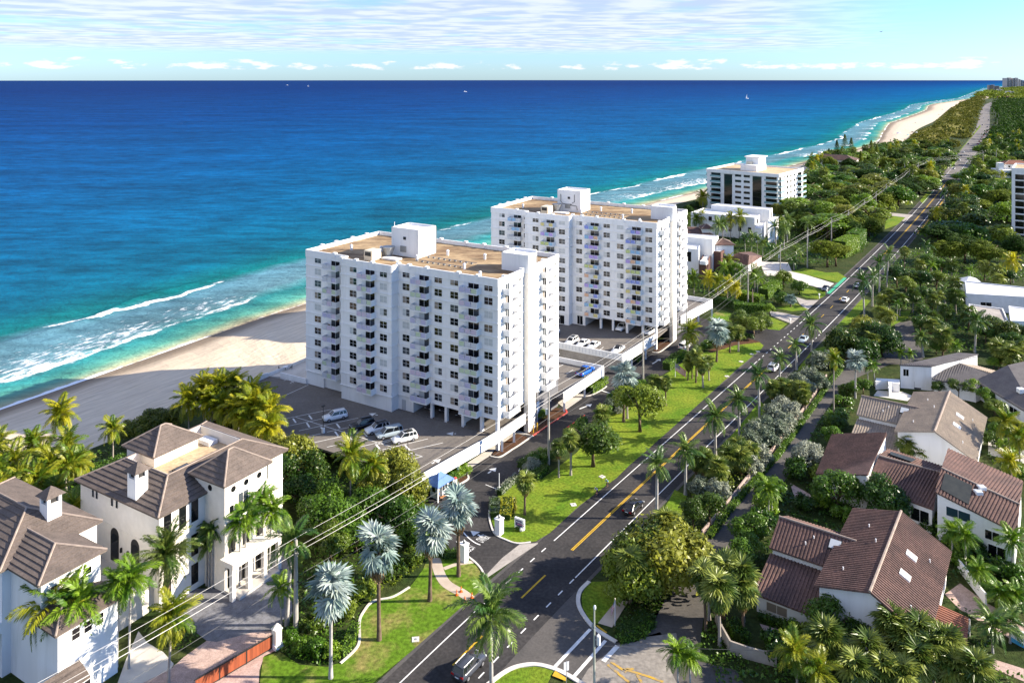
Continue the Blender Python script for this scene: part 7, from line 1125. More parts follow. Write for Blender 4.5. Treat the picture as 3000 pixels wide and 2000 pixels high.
# ------------------------------------------------------------------ vehicles
PAINT = {k: plain('paint_' + k, c, .22, .6) for k, c in {'white': (.78, .78, .77), 'black': (.008, .008, .010), 'silver': (.30, .36, .40), 'blue': (.015, .10, .42), 'grey': (.045, .050, .065), 'red': (.30, .015, .02), 'dark': (.03, .03, .04)}.items()}
TYRE = plain('tyre_rubber', (.015, .015, .016), .8, .2); RIM = plain('wheel_rim', (.35, .35, .37), .35, .5, .6); CARGL = plain('car_glass', (.008, .010, .013), .05, .6); LAMP_R = plain('tail_lamp', (.35, .01, .01), .2); LAMP_W = plain('head_lamp', (.62, .64, .66), .1); TRIM = plain('black_trim', (.02, .02, .02), .6)
CARS = {'sedan': dict(L=4.8, W=1.86, H=1.44, belt=.93, cab=(-1.85, .95), roof=(-1.05, .12), nose=.72, tail=.95, wb=1.42), 'suv': dict(L=4.8, W=1.94, H=1.72, belt=1.08, cab=(-2.28, 1.05), roof=(-2.0, .28), nose=.90, tail=1.08, wb=1.43), 'van': dict(L=5.1, W=1.98, H=1.82, belt=1.08, cab=(-2.42, 1.55), roof=(-2.25, .75), nose=.90, tail=1.1, wb=1.5), 'pickup': dict(L=5.7, W=2.0, H=1.85, belt=1.12, cab=(-.75, 1.35), roof=(-.55, .65), nose=1.02, tail=1.1, wb=1.75)}
CM = {}
def car_meshes(kind):
    if kind in CM: return CM[kind]
    s = CARS[kind]; L, W_, H, belt = s['L'] / 2, s['W'] / 2, s['H'], s['belt']; st = [(-L, .48, s['tail'] - .12, W_ * .84), (-L + .1, .32, s['tail'], W_ * .95), (-L + .7, .24, belt, W_), (0, .22, belt, W_), (1.2, .22, belt - .03, W_ * .995), (L - .5, .25, s['nose'] + .03, W_ * .96), (L - .1, .30, s['nose'] - .1, W_ * .88), (L, .42, s['nose'] - .22, W_ * .78)]
    b = MB(); ring = []
    for x, zb, zt, hw in st: ring.append([(x, hw * .9, zb), (x, hw, zb + .3 * (zt - zb)), (x, hw * .985, zb + .75 * (zt - zb)), (x, hw * .88, zt), (x, 0, zt + .03), (x, -hw * .88, zt), (x, -hw * .985, zb + .75 * (zt - zb)), (x, -hw, zb + .3 * (zt - zb)), (x, -hw * .9, zb)])
    n = 9; vs = [v for r in ring for v in r]; fs = [[i * n + k, i * n + (k + 1) % n, (i + 1) * n + (k + 1) % n, (i + 1) * n + k] for i in range(len(st) - 1) for k in range(n)] + [list(range(n))[::-1], [(len(st) - 1) * n + k for k in range(n)]]; b.add(vs, fs); body = b.mesh('body', PAINT['white'], True)
    c0, c1 = s['cab']; r0, r1 = s['roof']; hw, rw = W_ * .86, W_ * .68; z0, z1 = belt - .06, H - .05
    base = [(c0, hw, z0), (c1, hw, z0), (c1, -hw, z0), (c0, -hw, z0)]; top = [(r0, rw, z1), (r1, rw, z1), (r1, -rw, z1), (r0, -rw, z1)]; g = MB().add(base + top, [[0, 1, 5, 4], [1, 2, 6, 5], [2, 3, 7, 6], [3, 0, 4, 7], [4, 5, 6, 7]]).mesh('windows', CARGL)
    rf = MB().add([(r0 - .06, rw + .03, z1 - .02), (r1 + .05, rw + .03, z1 - .02), (r1 + .05, -rw - .03, z1 - .02), (r0 - .06, -rw - .03, z1 - .02), (r0 + .1, rw - .06, H), (r1 - .1, rw - .06, H), (r1 - .1, -rw + .06, H), (r0 + .1, -rw + .06, H)], [[0, 1, 5, 4], [1, 2, 6, 5], [2, 3, 7, 6], [3, 0, 4, 7], [4, 5, 6, 7], [3, 2, 1, 0]]).mesh('roof', PAINT['white'], True)
    p = MB()
    for i in range(4): p.tube([Vector(base[i]), Vector(top[i])], .055, 4)
    for sg in (1, -1):
        m = c0 + (c1 - c0) * .5; p.tube([(m, sg * hw, z0), ((r0 + r1) / 2, sg * rw, z1)], .05, 4)
        if kind in ('suv', 'van'): p.tube([(c0 + .75, sg * hw, z0), (r0 + .6, sg * rw, z1)], .06, 4)
    pil = p.mesh('pillars', PAINT['white']); wt = MB(); wt.tube([(0, -.11, 0), (0, .11, 0)], .34, 14); wt = wt.mesh('wheel', TYRE); rm = MB(); rm.tube([(0, -.12, 0), (0, .12, 0)], .21, 10); rm = rm.mesh('rim', RIM)
    hl = MB().box(L - .22, L - .02, -.22, .22, s['nose'] - .27, s['nose'] - .11).mesh('headlight', LAMP_W); tl = MB().box(-L - .01, -L + .16, -.2, .2, s['tail'] - .30, s['tail'] - .08).mesh('tail_light', LAMP_R); mr = MB().ball((0, 0, 0), (.08, .12, .07), 6, 4).mesh('mirror', PAINT['white']); bp = MB().box(-L - .03, -L + .1, -W_ * .8, W_ * .8, .32, .52).box(L - .12, L + .02, -W_ * .7, W_ * .7, .30, .46).mesh('bumper', TRIM); rr = MB()
    for sg in (1, -1): rr.tube([(r0 + .15, sg * (rw - .04), H + .03), (r1 - .25, sg * (rw - .04), H + .05)], .03, 4)
    rr = rr.mesh('roof_rail', RIM); bed = MB().box(-L + .12, -.9, -W_ * .78, W_ * .78, belt - .02, belt + .045).mesh('bed_shade', TRIM); sr = MB().box(r0 + .35, r1 - .15, -rw + .16, rw - .16, H - .01, H + .012).mesh('sunroof', CARGL); pl_ = MB().box(-L - .035, -L, -.26, .26, .62, .75).mesh('number_plate', LAMP_W)  # pickup bed is a dark sheet on the closed body, painted shade of the recess
    CM[kind] = (body, g, rf, pil, wt, rm, hl, tl, mr, bp, rr, bed, sr, pl_); return CM[kind]
def car(kind, xy, head, paint, label, z=0., group=None, full=True, roofp=None, sun=False, name=None):
    body, g, rf, pil, wt, rm, hl, tl, mr, bp, rr, bed, sr, pl_ = car_meshes(kind); s = CARS[kind]; P = PAINT[paint]
    t = empty(name or {'sedan': 'car', 'suv': 'suv_car', 'van': 'van', 'pickup': 'pickup_truck'}[kind], label, {'sedan': 'car', 'suv': 'car', 'van': 'van', 'pickup': 'pickup truck'}[kind], (xy[0], xy[1], z), head, group)
    inst('body', body, t, mt=P); inst('windows', g, t); inst('roof', rf, t, mt=PAINT[roofp or paint])
    if not full: return t
    inst('pillars', pil, t, mt=P); inst('bumper', bp, t); inst('number_plate', pl_, t)
    for x in (s['wb'], -s['wb']):
        for y in (1, -1): w = inst('wheel', wt, t, (x, y * (s['W'] / 2 - .1), .34)); inst('rim', rm, w)
    for y in (1, -1): inst('headlight', hl, t, (0, y * s['W'] * .32, 0)); inst('tail_light', tl, t, (0, y * s['W'] * .34, 0)); inst('mirror', mr, t, (s['cab'][1] - .45, y * (s['W'] / 2 + .04), s['belt'] + .03), mt=P)
    if kind in ('suv', 'van'): inst('roof_rail', rr, t)
    if kind == 'pickup': inst('bed_shade', bed, t)
    if sun: inst('sunroof', sr, t)
    return t
a_, b_ = q('P', 575, 467, 3), q('P', 290, 525, 3); HL_ = math.atan2(b_.y - a_.y, b_.x - a_.x); LOTG = 'cars parked on the nearer car deck'
for x, y, k, p, lab, kw in ((600, 528, 'suv', 'white', 'white estate car parked alone nearest the apartment block', {}), (772, 582, 'suv', 'black', 'black car first in the parked row of four', dict(sun=True)), (866, 606, 'suv', 'white', 'white car with black roof second in the parked row', dict(roofp='black')), (940, 634, 'van', 'silver', 'silver-blue minivan third in the parked row', {}), (1034, 664, 'suv', 'white', 'white car with sunroof last in the parked row, half sunlit', dict(sun=True))): car(k, q('P', x, y, 3), HL_, p, lab, 3.0, LOTG, **kw)
for x, y, lab in ((30, 625, 'dark car in the garage bay nearest the service door'), (240, 660, 'dark car in the second open garage bay'), (480, 730, 'dark car in the third open garage bay')): p = q('Q', x, y, 3); car('sedan', (p.x + 1.6, p.y + 2.6), rad(239), 'dark', lab, 3.0)
for x, y, k, lab, kw in ((548, 335, 'suv', 'white car with sunroof, first of three on the farther deck', dict(sun=True)), (650, 350, 'sedan', 'white sedan in the middle of three on the farther deck', {}), (747, 370, 'sedan', 'white sedan last of three on the farther deck', {}), (972, 408, 'sedan', 'white car with black roof alone on the farther deck', dict(roofp='black')), (1010, 205, 'suv', 'white car under the farther block garage', {}), (1265, 240, 'suv', 'white car behind the deck wall beside the farther block', {}), (370, 262, 'van', 'white van half hidden by the nearer block balconies', {})): car(k, q('I', x, y, 3.75), rad(237), 'white', lab, 3.75, 'cars parked on the farther car deck', **kw)
car('pickup', q('I', 672, 612, 3), rad(53), 'blue', 'bright blue pickup truck on the small rear deck', 3.0)
RD = lambda s, x, y: (lambda p: (p, math.atan2((cut(road, along(p), along(p) + 5)[-1] - cut(road, along(p), along(p) + 5)[0]).y, (cut(road, along(p), along(p) + 5)[-1] - cut(road, along(p), along(p) + 5)[0]).x)))(q(s, x, y))
for s, x, y, k, pt, up, lab in (('O', 548, 1455, 'suv', 'grey', 1, 'dark grey car with roof bars under the big royal palm'), ('C', 348, 432, 'sedan', 'black', 1, 'black sedan driving away beside the royal palm trunk'), ('J', 435, 1000, 'suv', 'white', 1, 'boxy white van-like car driving away behind the royal palms'), ('J', 660, 785, 'sedan', 'silver', 0, 'silver car coming past the wide sea-grape trees'), ('J', 982, 478, 'sedan', 'white', 1, 'white sedan in the open stretch of road'), ('J', 1075, 368, 'sedan', 'white', 1, 'white car behind the big royal palm fronds'), ('J', 832, 392, 'sedan', 'grey', 0, 'dark car at the end of the pale driveway'), ('G', 1823, 762, 'suv', 'white', 0, 'white car on the far road below the bright trees')):
    p, h = RD(s, x, y); car(k, p, h if up else h + math.pi, pt, lab, .03)
car('van', q('I', 1590, 375), rad(55), 'white', 'white van on the condo drive behind the coconut palm', .02)
for s, x, y, pt in (('G', 1915, 632, 'white'), ('G', 1947, 580, 'white'), ('L', 1360, 1310, 'white'), ('L', 1395, 1245, 'dark'), ('L', 1425, 1190, 'white'), ('L', 1590, 1155, 'dark'), ('L', 1500, 1065, 'grey'), ('L', 1500, 1290, 'dark'), ('L', 1790, 802, 'dark'), ('L', 1715, 770, 'grey'), ('L', 1810, 695, 'dark'), ('L', 1735, 665, 'white'), ('L', 1710, 602, 'dark'), ('L', 1692, 565, 'dark'), ('L', 1715, 512, 'grey'), ('L', 1745, 470, 'white')): p, h = RD(s, x, y); car('sedan', p, h, pt, 'small %s car far along the coast road' % {'dark': 'dark', 'grey': 'dark grey', 'white': 'white'}[pt], .03, 'distant cars on the coast road', False)
for i, (x, y) in enumerate(((1628, 1098), (1645, 1062), (1668, 1022), (1690, 992), (1708, 962), (1735, 930), (1756, 908), (1772, 880), (1800, 855), (1826, 838), (1846, 822), (1868, 806), (1866, 776), (1890, 752))): p, h = RD('L', x, y); car('sedan', p, h, 'red' if i % 3 else 'dark', 'small %s car queuing in the far line of traffic' % ('red' if i % 3 else 'dark'), .03, 'queue of cars far along the coast road', False)
# ------------------------------------------------------------------ people
SKIN = plain('skin', (.42, .24, .16), .6); CL = {k: plain('cloth_' + k, c, .85, .2) for k, c in {'blue': (.04, .16, .45), 'dark': (.02, .02, .03), 'white': (.68, .68, .68), 'teal': (.10, .45, .50), 'grey': (.20, .20, .22)}.items()}
def skin(name, chains, m, par, sub=1):
    """one continuous skinned surface from chains of (point, radius); equal points are shared joints"""
    V = []; E = []; Rr = []
    for ch in chains:
        pr_ = None
        for p, r in ch:
            k = next((i for i, v in enumerate(V) if (Vector(v) - Vector(p)).length < 1e-4), None)
            if k is None: V.append(p); Rr.append(r); k = len(V) - 1
            if pr_ is not None: E.append((pr_, k))
            pr_ = k
    me = bpy.data.meshes.new(name); me.from_pydata(V, E, []); me.materials.append(m); sv = me.skin_vertices.new() if hasattr(me.skin_vertices, 'new') and not me.skin_vertices else None
    o = inst(name, me, par); md = o.modifiers.new('skin', 'SKIN'); md.use_smooth_shade = True
    if not me.skin_vertices: bpy.context.view_layer.update()
    for i, r in enumerate(Rr): me.skin_vertices[0].data[i].radius = (r, r)
    me.skin_vertices[0].data[0].use_root = True; o.modifiers.new('smooth', 'SUBSURF').levels = sub; o.modifiers['smooth'].render_levels = sub; return o
def person(label, loc, rz, J, top, legs, head_m, z=0., cat='person', helmet=False):
    t = empty('person', label, cat, (loc[0], loc[1], z), rz); pe, ch, nk, hd = J['pelvis'], J['chest'], J['neck'], J['head']; c = []
    c.append([(pe, .13), (ch, .15), (nk, .06), (tuple(Vector(nk).lerp(Vector(hd), .5)), .075), (hd, .095), (tuple(Vector(hd) + (Vector(hd) - Vector(nk)) * .35), .07)])
    for s in ('l', 'r'): c.append([(ch, .15), (J['sh' + s], .065), (J['el' + s], .05), (J['ha' + s], .035), (J['fi' + s], .025)]); c.append([(pe, .13), (J['hi' + s], .10), (J['kn' + s], .07), (J['an' + s], .045), (J['to' + s], .035)])
    skin('body', c, SKIN, t); skin('shirt', [[(pe, .145), (ch, .168), (tuple(Vector(ch).lerp(Vector(nk), .5)), .11)]] + [[(ch, .168), (J['sh' + s], .082), (tuple(Vector(J['sh' + s]).lerp(Vector(J['el' + s]), .75)), .068)] for s in 'lr'], CL[top], t)
    skin('trousers', [[(tuple(Vector(pe) + Vector((0, 0, .06))), .14), (pe, .15)]] + [[(pe, .15), (J['hi' + s], .118), (J['kn' + s], .085)] + ([(J['an' + s], .06)] if legs != 'dark' or not helmet else []) for s in 'lr'], CL[legs], t)
    MB().ball(tuple(Vector(hd) + Vector((0, 0, .05))), (.115, .105, .10), 10, 6).obj('helmet' if helmet else 'hair', head_m, t, True); fx = Vector(hd) + Vector((.095, 0, -.01)); MB().ball(tuple(fx), (.025, .02, .03), 6, 4).obj('nose', SKIN, t); return t
p = q('V', 345, 700); person('man in blue shirt and dark trousers standing at the guard booth', p, rad(-35), dict(pelvis=(0, 0, .95), chest=(.02, 0, 1.32), neck=(.03, 0, 1.5), head=(.05, 0, 1.64), shl=(.02, .19, 1.40), ell=(-.02, .25, 1.12), hal=(.08, .24, .88), fil=(.12, .23, .80), shr=(.02, -.19, 1.40), elr=(.0, -.26, 1.12), har=(.14, -.20, .95), fir=(.2, -.18, .92), hil=(0, .10, .88), knl=(.03, .11, .5), anl=(-.02, .11, .09), tol=(.16, .12, .05), hir=(0, -.10, .88), knr=(.02, -.11, .5), anr=(-.03, -.11, .09), tor=(.15, -.12, .05)), 'blue', 'dark', plain('dark_hair', (.02, .015, .01)), z=.03)
def cyclist(label, blabel, xy, head, top, hm):
    b = empty('bicycle', blabel, 'bicycle', (xy[0], xy[1], .03), head, 'bicycles at the road edge')
    f = MB(); f.tube([(-.5, 0, .34), (-.15, 0, .78), (.38, 0, .82), (-.05, 0, .30), (-.15, 0, .78)], .022, 5); f.tube([(-.5, 0, .34), (-.05, 0, .30)], .018, 5); f.tube([(.36, 0, .9), (.52, 0, .34)], .02, 5); f.obj('frame', IRON, b); MB().box(-.3, -.02, -.06, .06, .93, .98).obj('saddle', IRON, b); MB().tube([(-.15, 0, .78), (-.17, 0, .94)], .016, 5).obj('seat_post', IRON, b); MB().tube([(.42, -.22, .93), (.36, 0, .96), (.42, .22, .93)], .016, 5).obj('handlebar', IRON, b)
    for x in (-.5, .52):
        w = MB(); w.tube([(x + .33 * math.cos(a), 0, .34 + .33 * math.sin(a)) for a in [i * math.tau / 16 for i in range(17)]], .02, 5); w.obj('wheel', TYRE, b); MB().cyl(x, 0, .30, .38, .03, .03, 6).obj('hub', RIM, b)
    person(label, xy, head, dict(pelvis=(-.17, 0, 1.03), chest=(.14, 0, 1.36), neck=(.28, 0, 1.48), head=(.38, 0, 1.58), shl=(.18, .18, 1.40), ell=(.36, .21, 1.16), hal=(.44, .21, .97), fil=(.47, .2, .94), shr=(.18, -.18, 1.40), elr=(.36, -.21, 1.16), har=(.44, -.21, .97), fir=(.47, -.2, .94), hil=(-.14, .1, .98), knl=(.22, .1, .78), anl=(.0, .1, .40), tol=(.13, .1, .34), hir=(-.14, -.1, .98), knr=(.12, -.1, .60), anr=(-.06, -.1, .2), tor=(.08, -.1, .15)), top, 'dark', hm, .03, helmet=True)
a_, b_ = q('C', 108, 345), q('C', 178, 290); hd_ = math.atan2((a_ - b_).y, (a_ - b_).x)
cyclist('cyclist in white jersey riding behind along the road edge', 'white-wheeled bicycle under the cyclist in white', a_, hd_, 'white', CL['white']); cyclist('cyclist in teal jersey leaning over the bicycle at the road edge', 'dark bicycle under the cyclist in teal', b_, hd_, 'teal', CL['white'])
# ------------------------------------------------------------------ utility poles and wires
PW = mat('pole_concrete', (.40, .37, .33), (.30, .28, .25), .9, 1., .1, space='O'); PT = mat('pole_timber', (.34, .27, .21), (.25, .19, .15), .9, 2., .1, space='O'); INS = plain('insulator', (.42, .42, .44), .4); CAN = plain('transformer_grey', (.55, .57, .58), .5)
PG = 'utility poles along the condo drive'
def upole(xy, h, label, r=.2, arms=True, can=False, m=None, grp=PG):
    t = empty('utility_pole', label, 'utility pole', (xy[0], xy[1], 0), rad(53), grp); MB().cyl(0, 0, 0, h, r * 1.25, r * .8, 8).obj('pole', m or PW, t)
    if arms:
        for z, y in ((h - 1.0, -.42), (h - 1.7, -.42), (h - 2.3, .40)): MB().tube([(0, 0, z), (0, y, z + .08)], .04, 5).obj('bracket', IRON, t); MB().cyl(0, y, z + .06, z + .34, .07, .05, 6).obj('insulator', INS, t)
        MB().cyl(0, 0, h, h + .25, .07, .05, 6).obj('insulator', INS, t); MB().box(-.05, .05, -.9, .02, h - 5.2, h - 5.12).obj('bracket', IRON, t)
    if can: MB().cyl(0, .42, h - 4.2, h - 3.2, .24, .24, 8).obj('transformer', CAN, t)
    return t
PL = []
for s, x, y, h, lab, kw in (('N', 1150, 1092, 11.6, 'thick pale concrete pole behind the paver drive gate', dict(r=.27)), ('Q', 1800, 1370, 13.2, 'tall concrete pole in the hedge beside the stair tower', dict(can=True)), ('I', 1205, 722, 12.0, 'slim pole between drive and long lawn beside the greenish silver palm', {})): p = q(s, x, y); upole(p, h, lab, **kw); PL.append((p, h))
for s, x, y, h, lab, kw in (('I', 1606, 10, 12.4, 'pole in the bed below the farther block stair tower', {}), ('K', 750, 900, 11.7, 'pole between the garage house and the bright clipped hedge', {}), ('K', 1120, 670, 12, 'pole with lamp arm at the bend of the pale drive', dict(can=True)), ('K', 1432, 500, 13.6, 'tall pole beside the clipped ficus', {}), ('K', 1708, 350, 12, 'pole behind the clipped ficus', {}), ('K', 1905, 265, 11.5, 'pole beside the half hidden white house', {}), ('K', 2085, 140, 13, 'pole rising from the dark trees', {}), ('G', 1425, 780, 11, 'first pole of the far row', {}), ('G', 1490, 730, 11.5, 'second pole of the far row', {}), ('G', 1552, 690, 12, 'third pole of the far row', {}), ('G', 1635, 625, 13, 'fourth pole of the far row', {}), ('G', 1690, 596, 12, 'fifth pole of the far row', {}), ('G', 1755, 566, 12, 'last pole before the wires cross the road', {}), ('L', 1725, 1165, 13, 'pole where the wires land across the road', {})): p = q(s, x, y, h); upole(p, h, lab, **kw); PL.append((p, h))
for x, y in ((1790, 1060), (1965, 620), (1920, 590), (1890, 540), (1855, 440), (1848, 410), (1940, 690)): p = q('L', x, y, 11); upole(p, 14, 'far pole beside the queue of cars', .2, False, grp='far poles inland of the coast road')
p = q('K', 803, 1350); upole(p, 5.0, 'short timber stub pole in the clipped hedge', .16, False, m=PT, grp=None)
dd = (PL[1][0] - PL[0][0]).normalized(); PL = [(PL[0][0] - dd * 46, 11.6)] + PL
WIRE = plain('wire', (.55, .53, .50), .5); WIRE_D = plain('dark_wire', (.08, .08, .08), .6)
def line(label, off, dz, r, m, sag, grp):
    t = MB(); pts = []
    for i, ((a, ha), (b, hb)) in enumerate(zip(PL, PL[1:])):
        d = (b - a).normalized(); n = Vector((d.y, -d.x)); A = a + n * off; B = b + n * off; L = (B - A).length; k = 12
        for j in range(k + (1 if i == len(PL) - 2 else 0)): u = j / k; c = A.lerp(B, u); pts.append((c.x, c.y, (ha + dz) * (1 - u) + (hb + dz) * u - 4 * sag * L / 40 * u * (1 - u)))
    t.tube(pts, r, 4); o = t.obj('power_line', m); tag(o, label, 'power line', grp)
WG = 'wires strung along the utility poles'
line('topmost wire along the utility poles', 0, .28, .020, WIRE, .35, WG); line('upper wire on the road side of the poles', .42, -.72, .020, WIRE, .4, WG); line('second wire on the road side of the poles', .42, -1.35, .020, WIRE, .4, WG); line('wire on the sea side of the poles', -.42, -1.95, .020, WIRE, .45, WG); line('dark thick cable below the wires', .1, -4.6, .024, WIRE_D, .5, WG); line('lowest dark cable along the poles', .3, -5.6, .02, WIRE_D, .6, WG)
def lamp():
    D = 90.0; x = (1741 - 1500) * D / FPX; t = empty('street_lamp', 'slim metal street lamp with white canister at the crossing', 'street lamp', (x, D, 0)); MB().cyl(0, 0, 0, 9.3, .15, .09, 10).obj('pole', mat('lamp_metal', (.42, .44, .36), (.34, .36, .30), .5, 1., space='O'), t)
    MB().ball((.05, 0, 9.55), (.17, .17, .30), 8, 6).obj('lamp_head', plain('lamp_lens', (.7, .74, .74), .2), t); MB().box(-.35, .12, -.08, .08, 7.2, 7.3).box(-.3, -.14, -.1, .1, 7.3, 7.75).obj('bracket', STEEL, t); MB().cyl(.48, -.1, 5.4, 6.4, .24, .22, 10).cyl(.48, -.1, 6.4, 6.62, .08, .06, 8).obj('canister', plain('white_canister', (.74, .74, .73), .4), t); MB().tube([(0, 0, 5.9), (.48, -.1, 5.9)], .05, 5).obj('canister_arm', STEEL, t)
    w = MB(); w.tube([(x, D, 5.2), (30, 90, 4.6), (48, 92, 5.4)], .02, 4); tag(w.obj('service_wire', WIRE_D), 'thin dark wire running from the lamp towards the gable house', 'wire')
lamp()
# ------------------------------------------------------------------ street furniture
def booth():
    c = Vector((-12.2, 132.4)); t = empty('guard_booth', 'small white guard booth with blue pyramid roof', 'guard booth', (c.x, c.y, 0), rad(53)); BR = mat('blue_roof', (.10, .20, .42), (.08, .16, .36), .6, .8)
    MB().box(-1.3, 1.5, -.75, .95, 0, 2.3).obj('wall', STUCCO, t); x0, x1, y0, y1, z = -2.1, 2.1, -1.5, 1.5, 2.35
    MB().add([(x0, y0, z), (x1, y0, z), (x1, y1, z), (x0, y1, z), (x0, y0, z + .12), (x1, y0, z + .12), (x1, y1, z + .12), (x0, y1, z + .12), (-.25, 0, 3.95), (.25, 0, 3.95)], [[3, 2, 1, 0], [0, 1, 5, 4], [1, 2, 6, 5], [2, 3, 7, 6], [3, 0, 4, 7], [4, 5, 9, 8], [5, 6, 9], [6, 7, 8, 9], [7, 4, 8]]).obj('roof', BR, t)
    for x, y in ((-1.95, -1.35), (1.95, -1.35), (-1.95, 1.35)): MB().box(x - .09, x + .09, y - .09, y + .09, 0, 2.36).obj('post', STUCCO, t)
    window(t, (-1.3, -.75), (1.5, -.75), .62, 1.5, 1.2, .9, 'v', FRAME_W); window(t, (-1.3, .95), (-1.3, -.75), .5, 1.5, .8, .9, '', FRAME_W); MB().box(-.9, -.2, -.79, -.74, 0, 2.0).obj('door', GLASS_M, t)
    b = empty('bench', 'orange wooden bench along the front of the guard booth', 'bench', (c.x, c.y, 0), rad(53))
    for i in range(4): MB().box(-1.2, 2.1, -1.55 + i * .13, -1.44 + i * .13, .42, .46).obj('plank', mat('orange_wood', (.50, .22, .07), (.40, .17, .06), .6, 2.), b)
    for x in (-1.0, .4, 1.9): MB().box(x - .05, x + .05, -1.5, -1.1, 0, .42).obj('leg', IRON, b)
booth()
p = q('V', 660, 400); t = empty('kiosk_box', 'small white box with red top beside the booth shrubs', 'kiosk', (p.x, p.y, 0), rad(53)); MB().box(-.25, .25, -.25, .25, 0, 1.25).obj('cabinet', STUCCO, t); MB().ball((0, 0, 1.3), (.36, .36, .22), 8, 5).obj('red_top', RED_P, t)
p = q('B', 1298, 472); t = empty('barrier_post', 'slim white barrier post beside the entry hedge', 'barrier', (p.x, p.y, 0), rad(53)); MB().cyl(0, 0, 0, 3.2, .07, .06, 8).obj('post', METAL_W, t); MB().box(-.18, .18, -.18, .18, 0, .9).obj('cabinet', METAL_W, t)
def pillar(s, x, y, h, w, label, m, lampy=True, rz=53):
    p = q(s, x, y); t = empty('gate_pillar', label, 'gate pillar', (p.x, p.y, 0), rad(rz)); MB().box(-w / 2, w / 2, -w / 2, w / 2, 0, h).obj('shaft', m, t); MB().box(-w / 2 - .08, w / 2 + .08, -w / 2 - .08, w / 2 + .08, h, h + .16).obj('cap', m, t)
    if lampy: MB().box(-.12, .12, -.12, .12, h + .16, h + .52).obj('lantern', GLASS_M, t); MB().cyl(0, 0, h + .52, h + .72, .2, .02, 6).obj('lantern_top', STEEL, t)
    else: MB().cyl(0, 0, h + .16, h + .75, w * .75, .03, 4).obj('pillar_cap', m, t); MB().box(-w / 2 - .15, w / 2 + .15, -w / 2 - .15, w / 2 + .15, 0, .55).obj('plinth', STUCCO, t); MB().box(w / 2, w / 2 + .06, -.2, .2, 1.1, 1.75).obj('niche', CURTAIN, t)
pillar('U', 272, 660, 2.3, 1.0, 'white gate pillar with lantern on the entry island', STUCCO); pillar('O', 500, 445, 2.4, .95, 'white gate pillar with lantern beside the front lawn palm', STUCCO); pillar('N', 975, 1235, 2.2, .85, 'cream gate pillar at the end of the wooden gate', STUCCO_C, False)
def sign():
    a, b = q('U', 570, 545), q('U', 745, 610); d = b - a; c = (a + b) / 2; t = empty('monument_sign', 'white monument sign with dark purple face on the lawn', 'sign', (c.x, c.y, 0), math.atan2(d.y, d.x)); L = d.length / 2
    MB().box(-L, L, -.16, .16, .15, 1.75).obj('panel', STUCCO, t); f = MB().box(-L + .15, L - .35, -.18, -.15, .55, 1.5).obj('sign_face', plain('purple_face', (.07, .05, .16), .5), t); MB().box(-L + .1, -L + .4, -.12, .12, 0, .15).box(L - .4, L - .1, -.12, .12, 0, .15).obj('foot', STUCCO, t)
    k = MB()
    for i in range(9): k.box(-L + .3 + i * .2, -L + .42 + i * .2, -.195, -.175, 1.12, 1.32 - .05 * (i % 3 == 1))
    k.obj('lettering', plain('pale_letter', (.55, .55, .62)), f); k = MB()
    for i in range(7): k.box(-L + .55 + i * .2, -L + .67 + i * .2, -.195, -.175, .80, .96 + .04 * (i % 2))
    k.obj('lettering', plain('rose_letter', (.55, .20, .30)), f)
    r = MB().ball((0, 0, .28), (.5, .4, .34), 9, 6).obj('boulder', mat('pale_rock', (.62, .60, .56), (.45, .44, .42), .9, 3., space='O')); r.location = (*q('U', 690, 605), 0); r.rotation_euler = (0, 0, .8); tag(r, 'pale boulder in front of the monument sign', 'rock'); r2 = r.copy(); COL.objects.link(r2); r2.location = (*q('U', 605, 575), 0); r2.scale = (.6, .6, .7); r2['label'] = 'smaller pale boulder left of the larger one at the monument sign'
sign()
def gate():
    a, b = q('N', 930, 1255), q('N', 215, 1680); d = b - a; L = d.length; t = empty('sliding_gate', 'long red wooden gate with black iron frame across the paver drive', 'gate', (a.x, a.y, 0), math.atan2(d.y, d.x)); n = int(L / .17); me = MB().box(0, .155, -.03, .03, .22, 1.62).mesh('plank', WOOD); m2 = MB().box(0, .155, -.026, .034, .22, 1.60).mesh('plank', mat('red_wood_dark', (.27, .07, .03), (.20, .05, .022), .6, 2., .3, stretch=(1, 1, .1)))
    for i in range(n): inst('plank', R.choice((me, me, m2)), t, (i * .17 + .01, 0, 0))
    f = MB().box(0, L, -.05, .05, .10, .22).box(0, L, -.05, .05, 1.62, 1.74)
    f.obj('rail', IRON, t); k = 0
    for i in range(int(L / 3.4) + 1): MB().box(i * 3.4 - .06, i * 3.4 + .06, -.06, .06, .05, 1.76).obj('post', IRON, t)
    s = MB()
    for i in range(int(L / .5)): s.tube([(i * .5, 0, 1.74), (i * .5 + .12, 0, 1.9), (i * .5 + .25, 0, 1.78), (i * .5 + .38, 0, 1.9), (i * .5 + .5, 0, 1.74)], .022, 4)
    s.obj('scrollwork', IRON, t); MB().box(L * .72, L * .72 + .4, -.08, -.05, 1.0, 1.3).obj('notice_plate', METAL_W, t)
gate()
cm = MB(); cm.cyl(0, 0, .05, .74, .17, .035, 10); CONE = cm.mesh('cone_body', plain('cone_orange', (.80, .16, .02), .5)); CB = MB().box(-.2, .2, -.2, .2, 0, .05).mesh('base', plain('cone_base', (.55, .11, .02), .6)); CS = MB().cyl(0, 0, .34, .50, .115, .078, 10).mesh('band', WHITE_P)
for x, y, lab in ((433, 762, 'traffic cone nearest the curved walk'), (474, 732, 'traffic cone farthest from the road'), (572, 788, 'traffic cone at the road edge'), (508, 822, 'traffic cone at the lower end of the walk')): p = q('O', x, y); t = empty('traffic_cone', 'orange ' + lab, 'traffic cone', (p.x, p.y, .05), R.uniform(0, 1), 'orange cones at the walk end'); inst('cone_body', CONE, t); inst('base', CB, t); inst('band', CS, t)
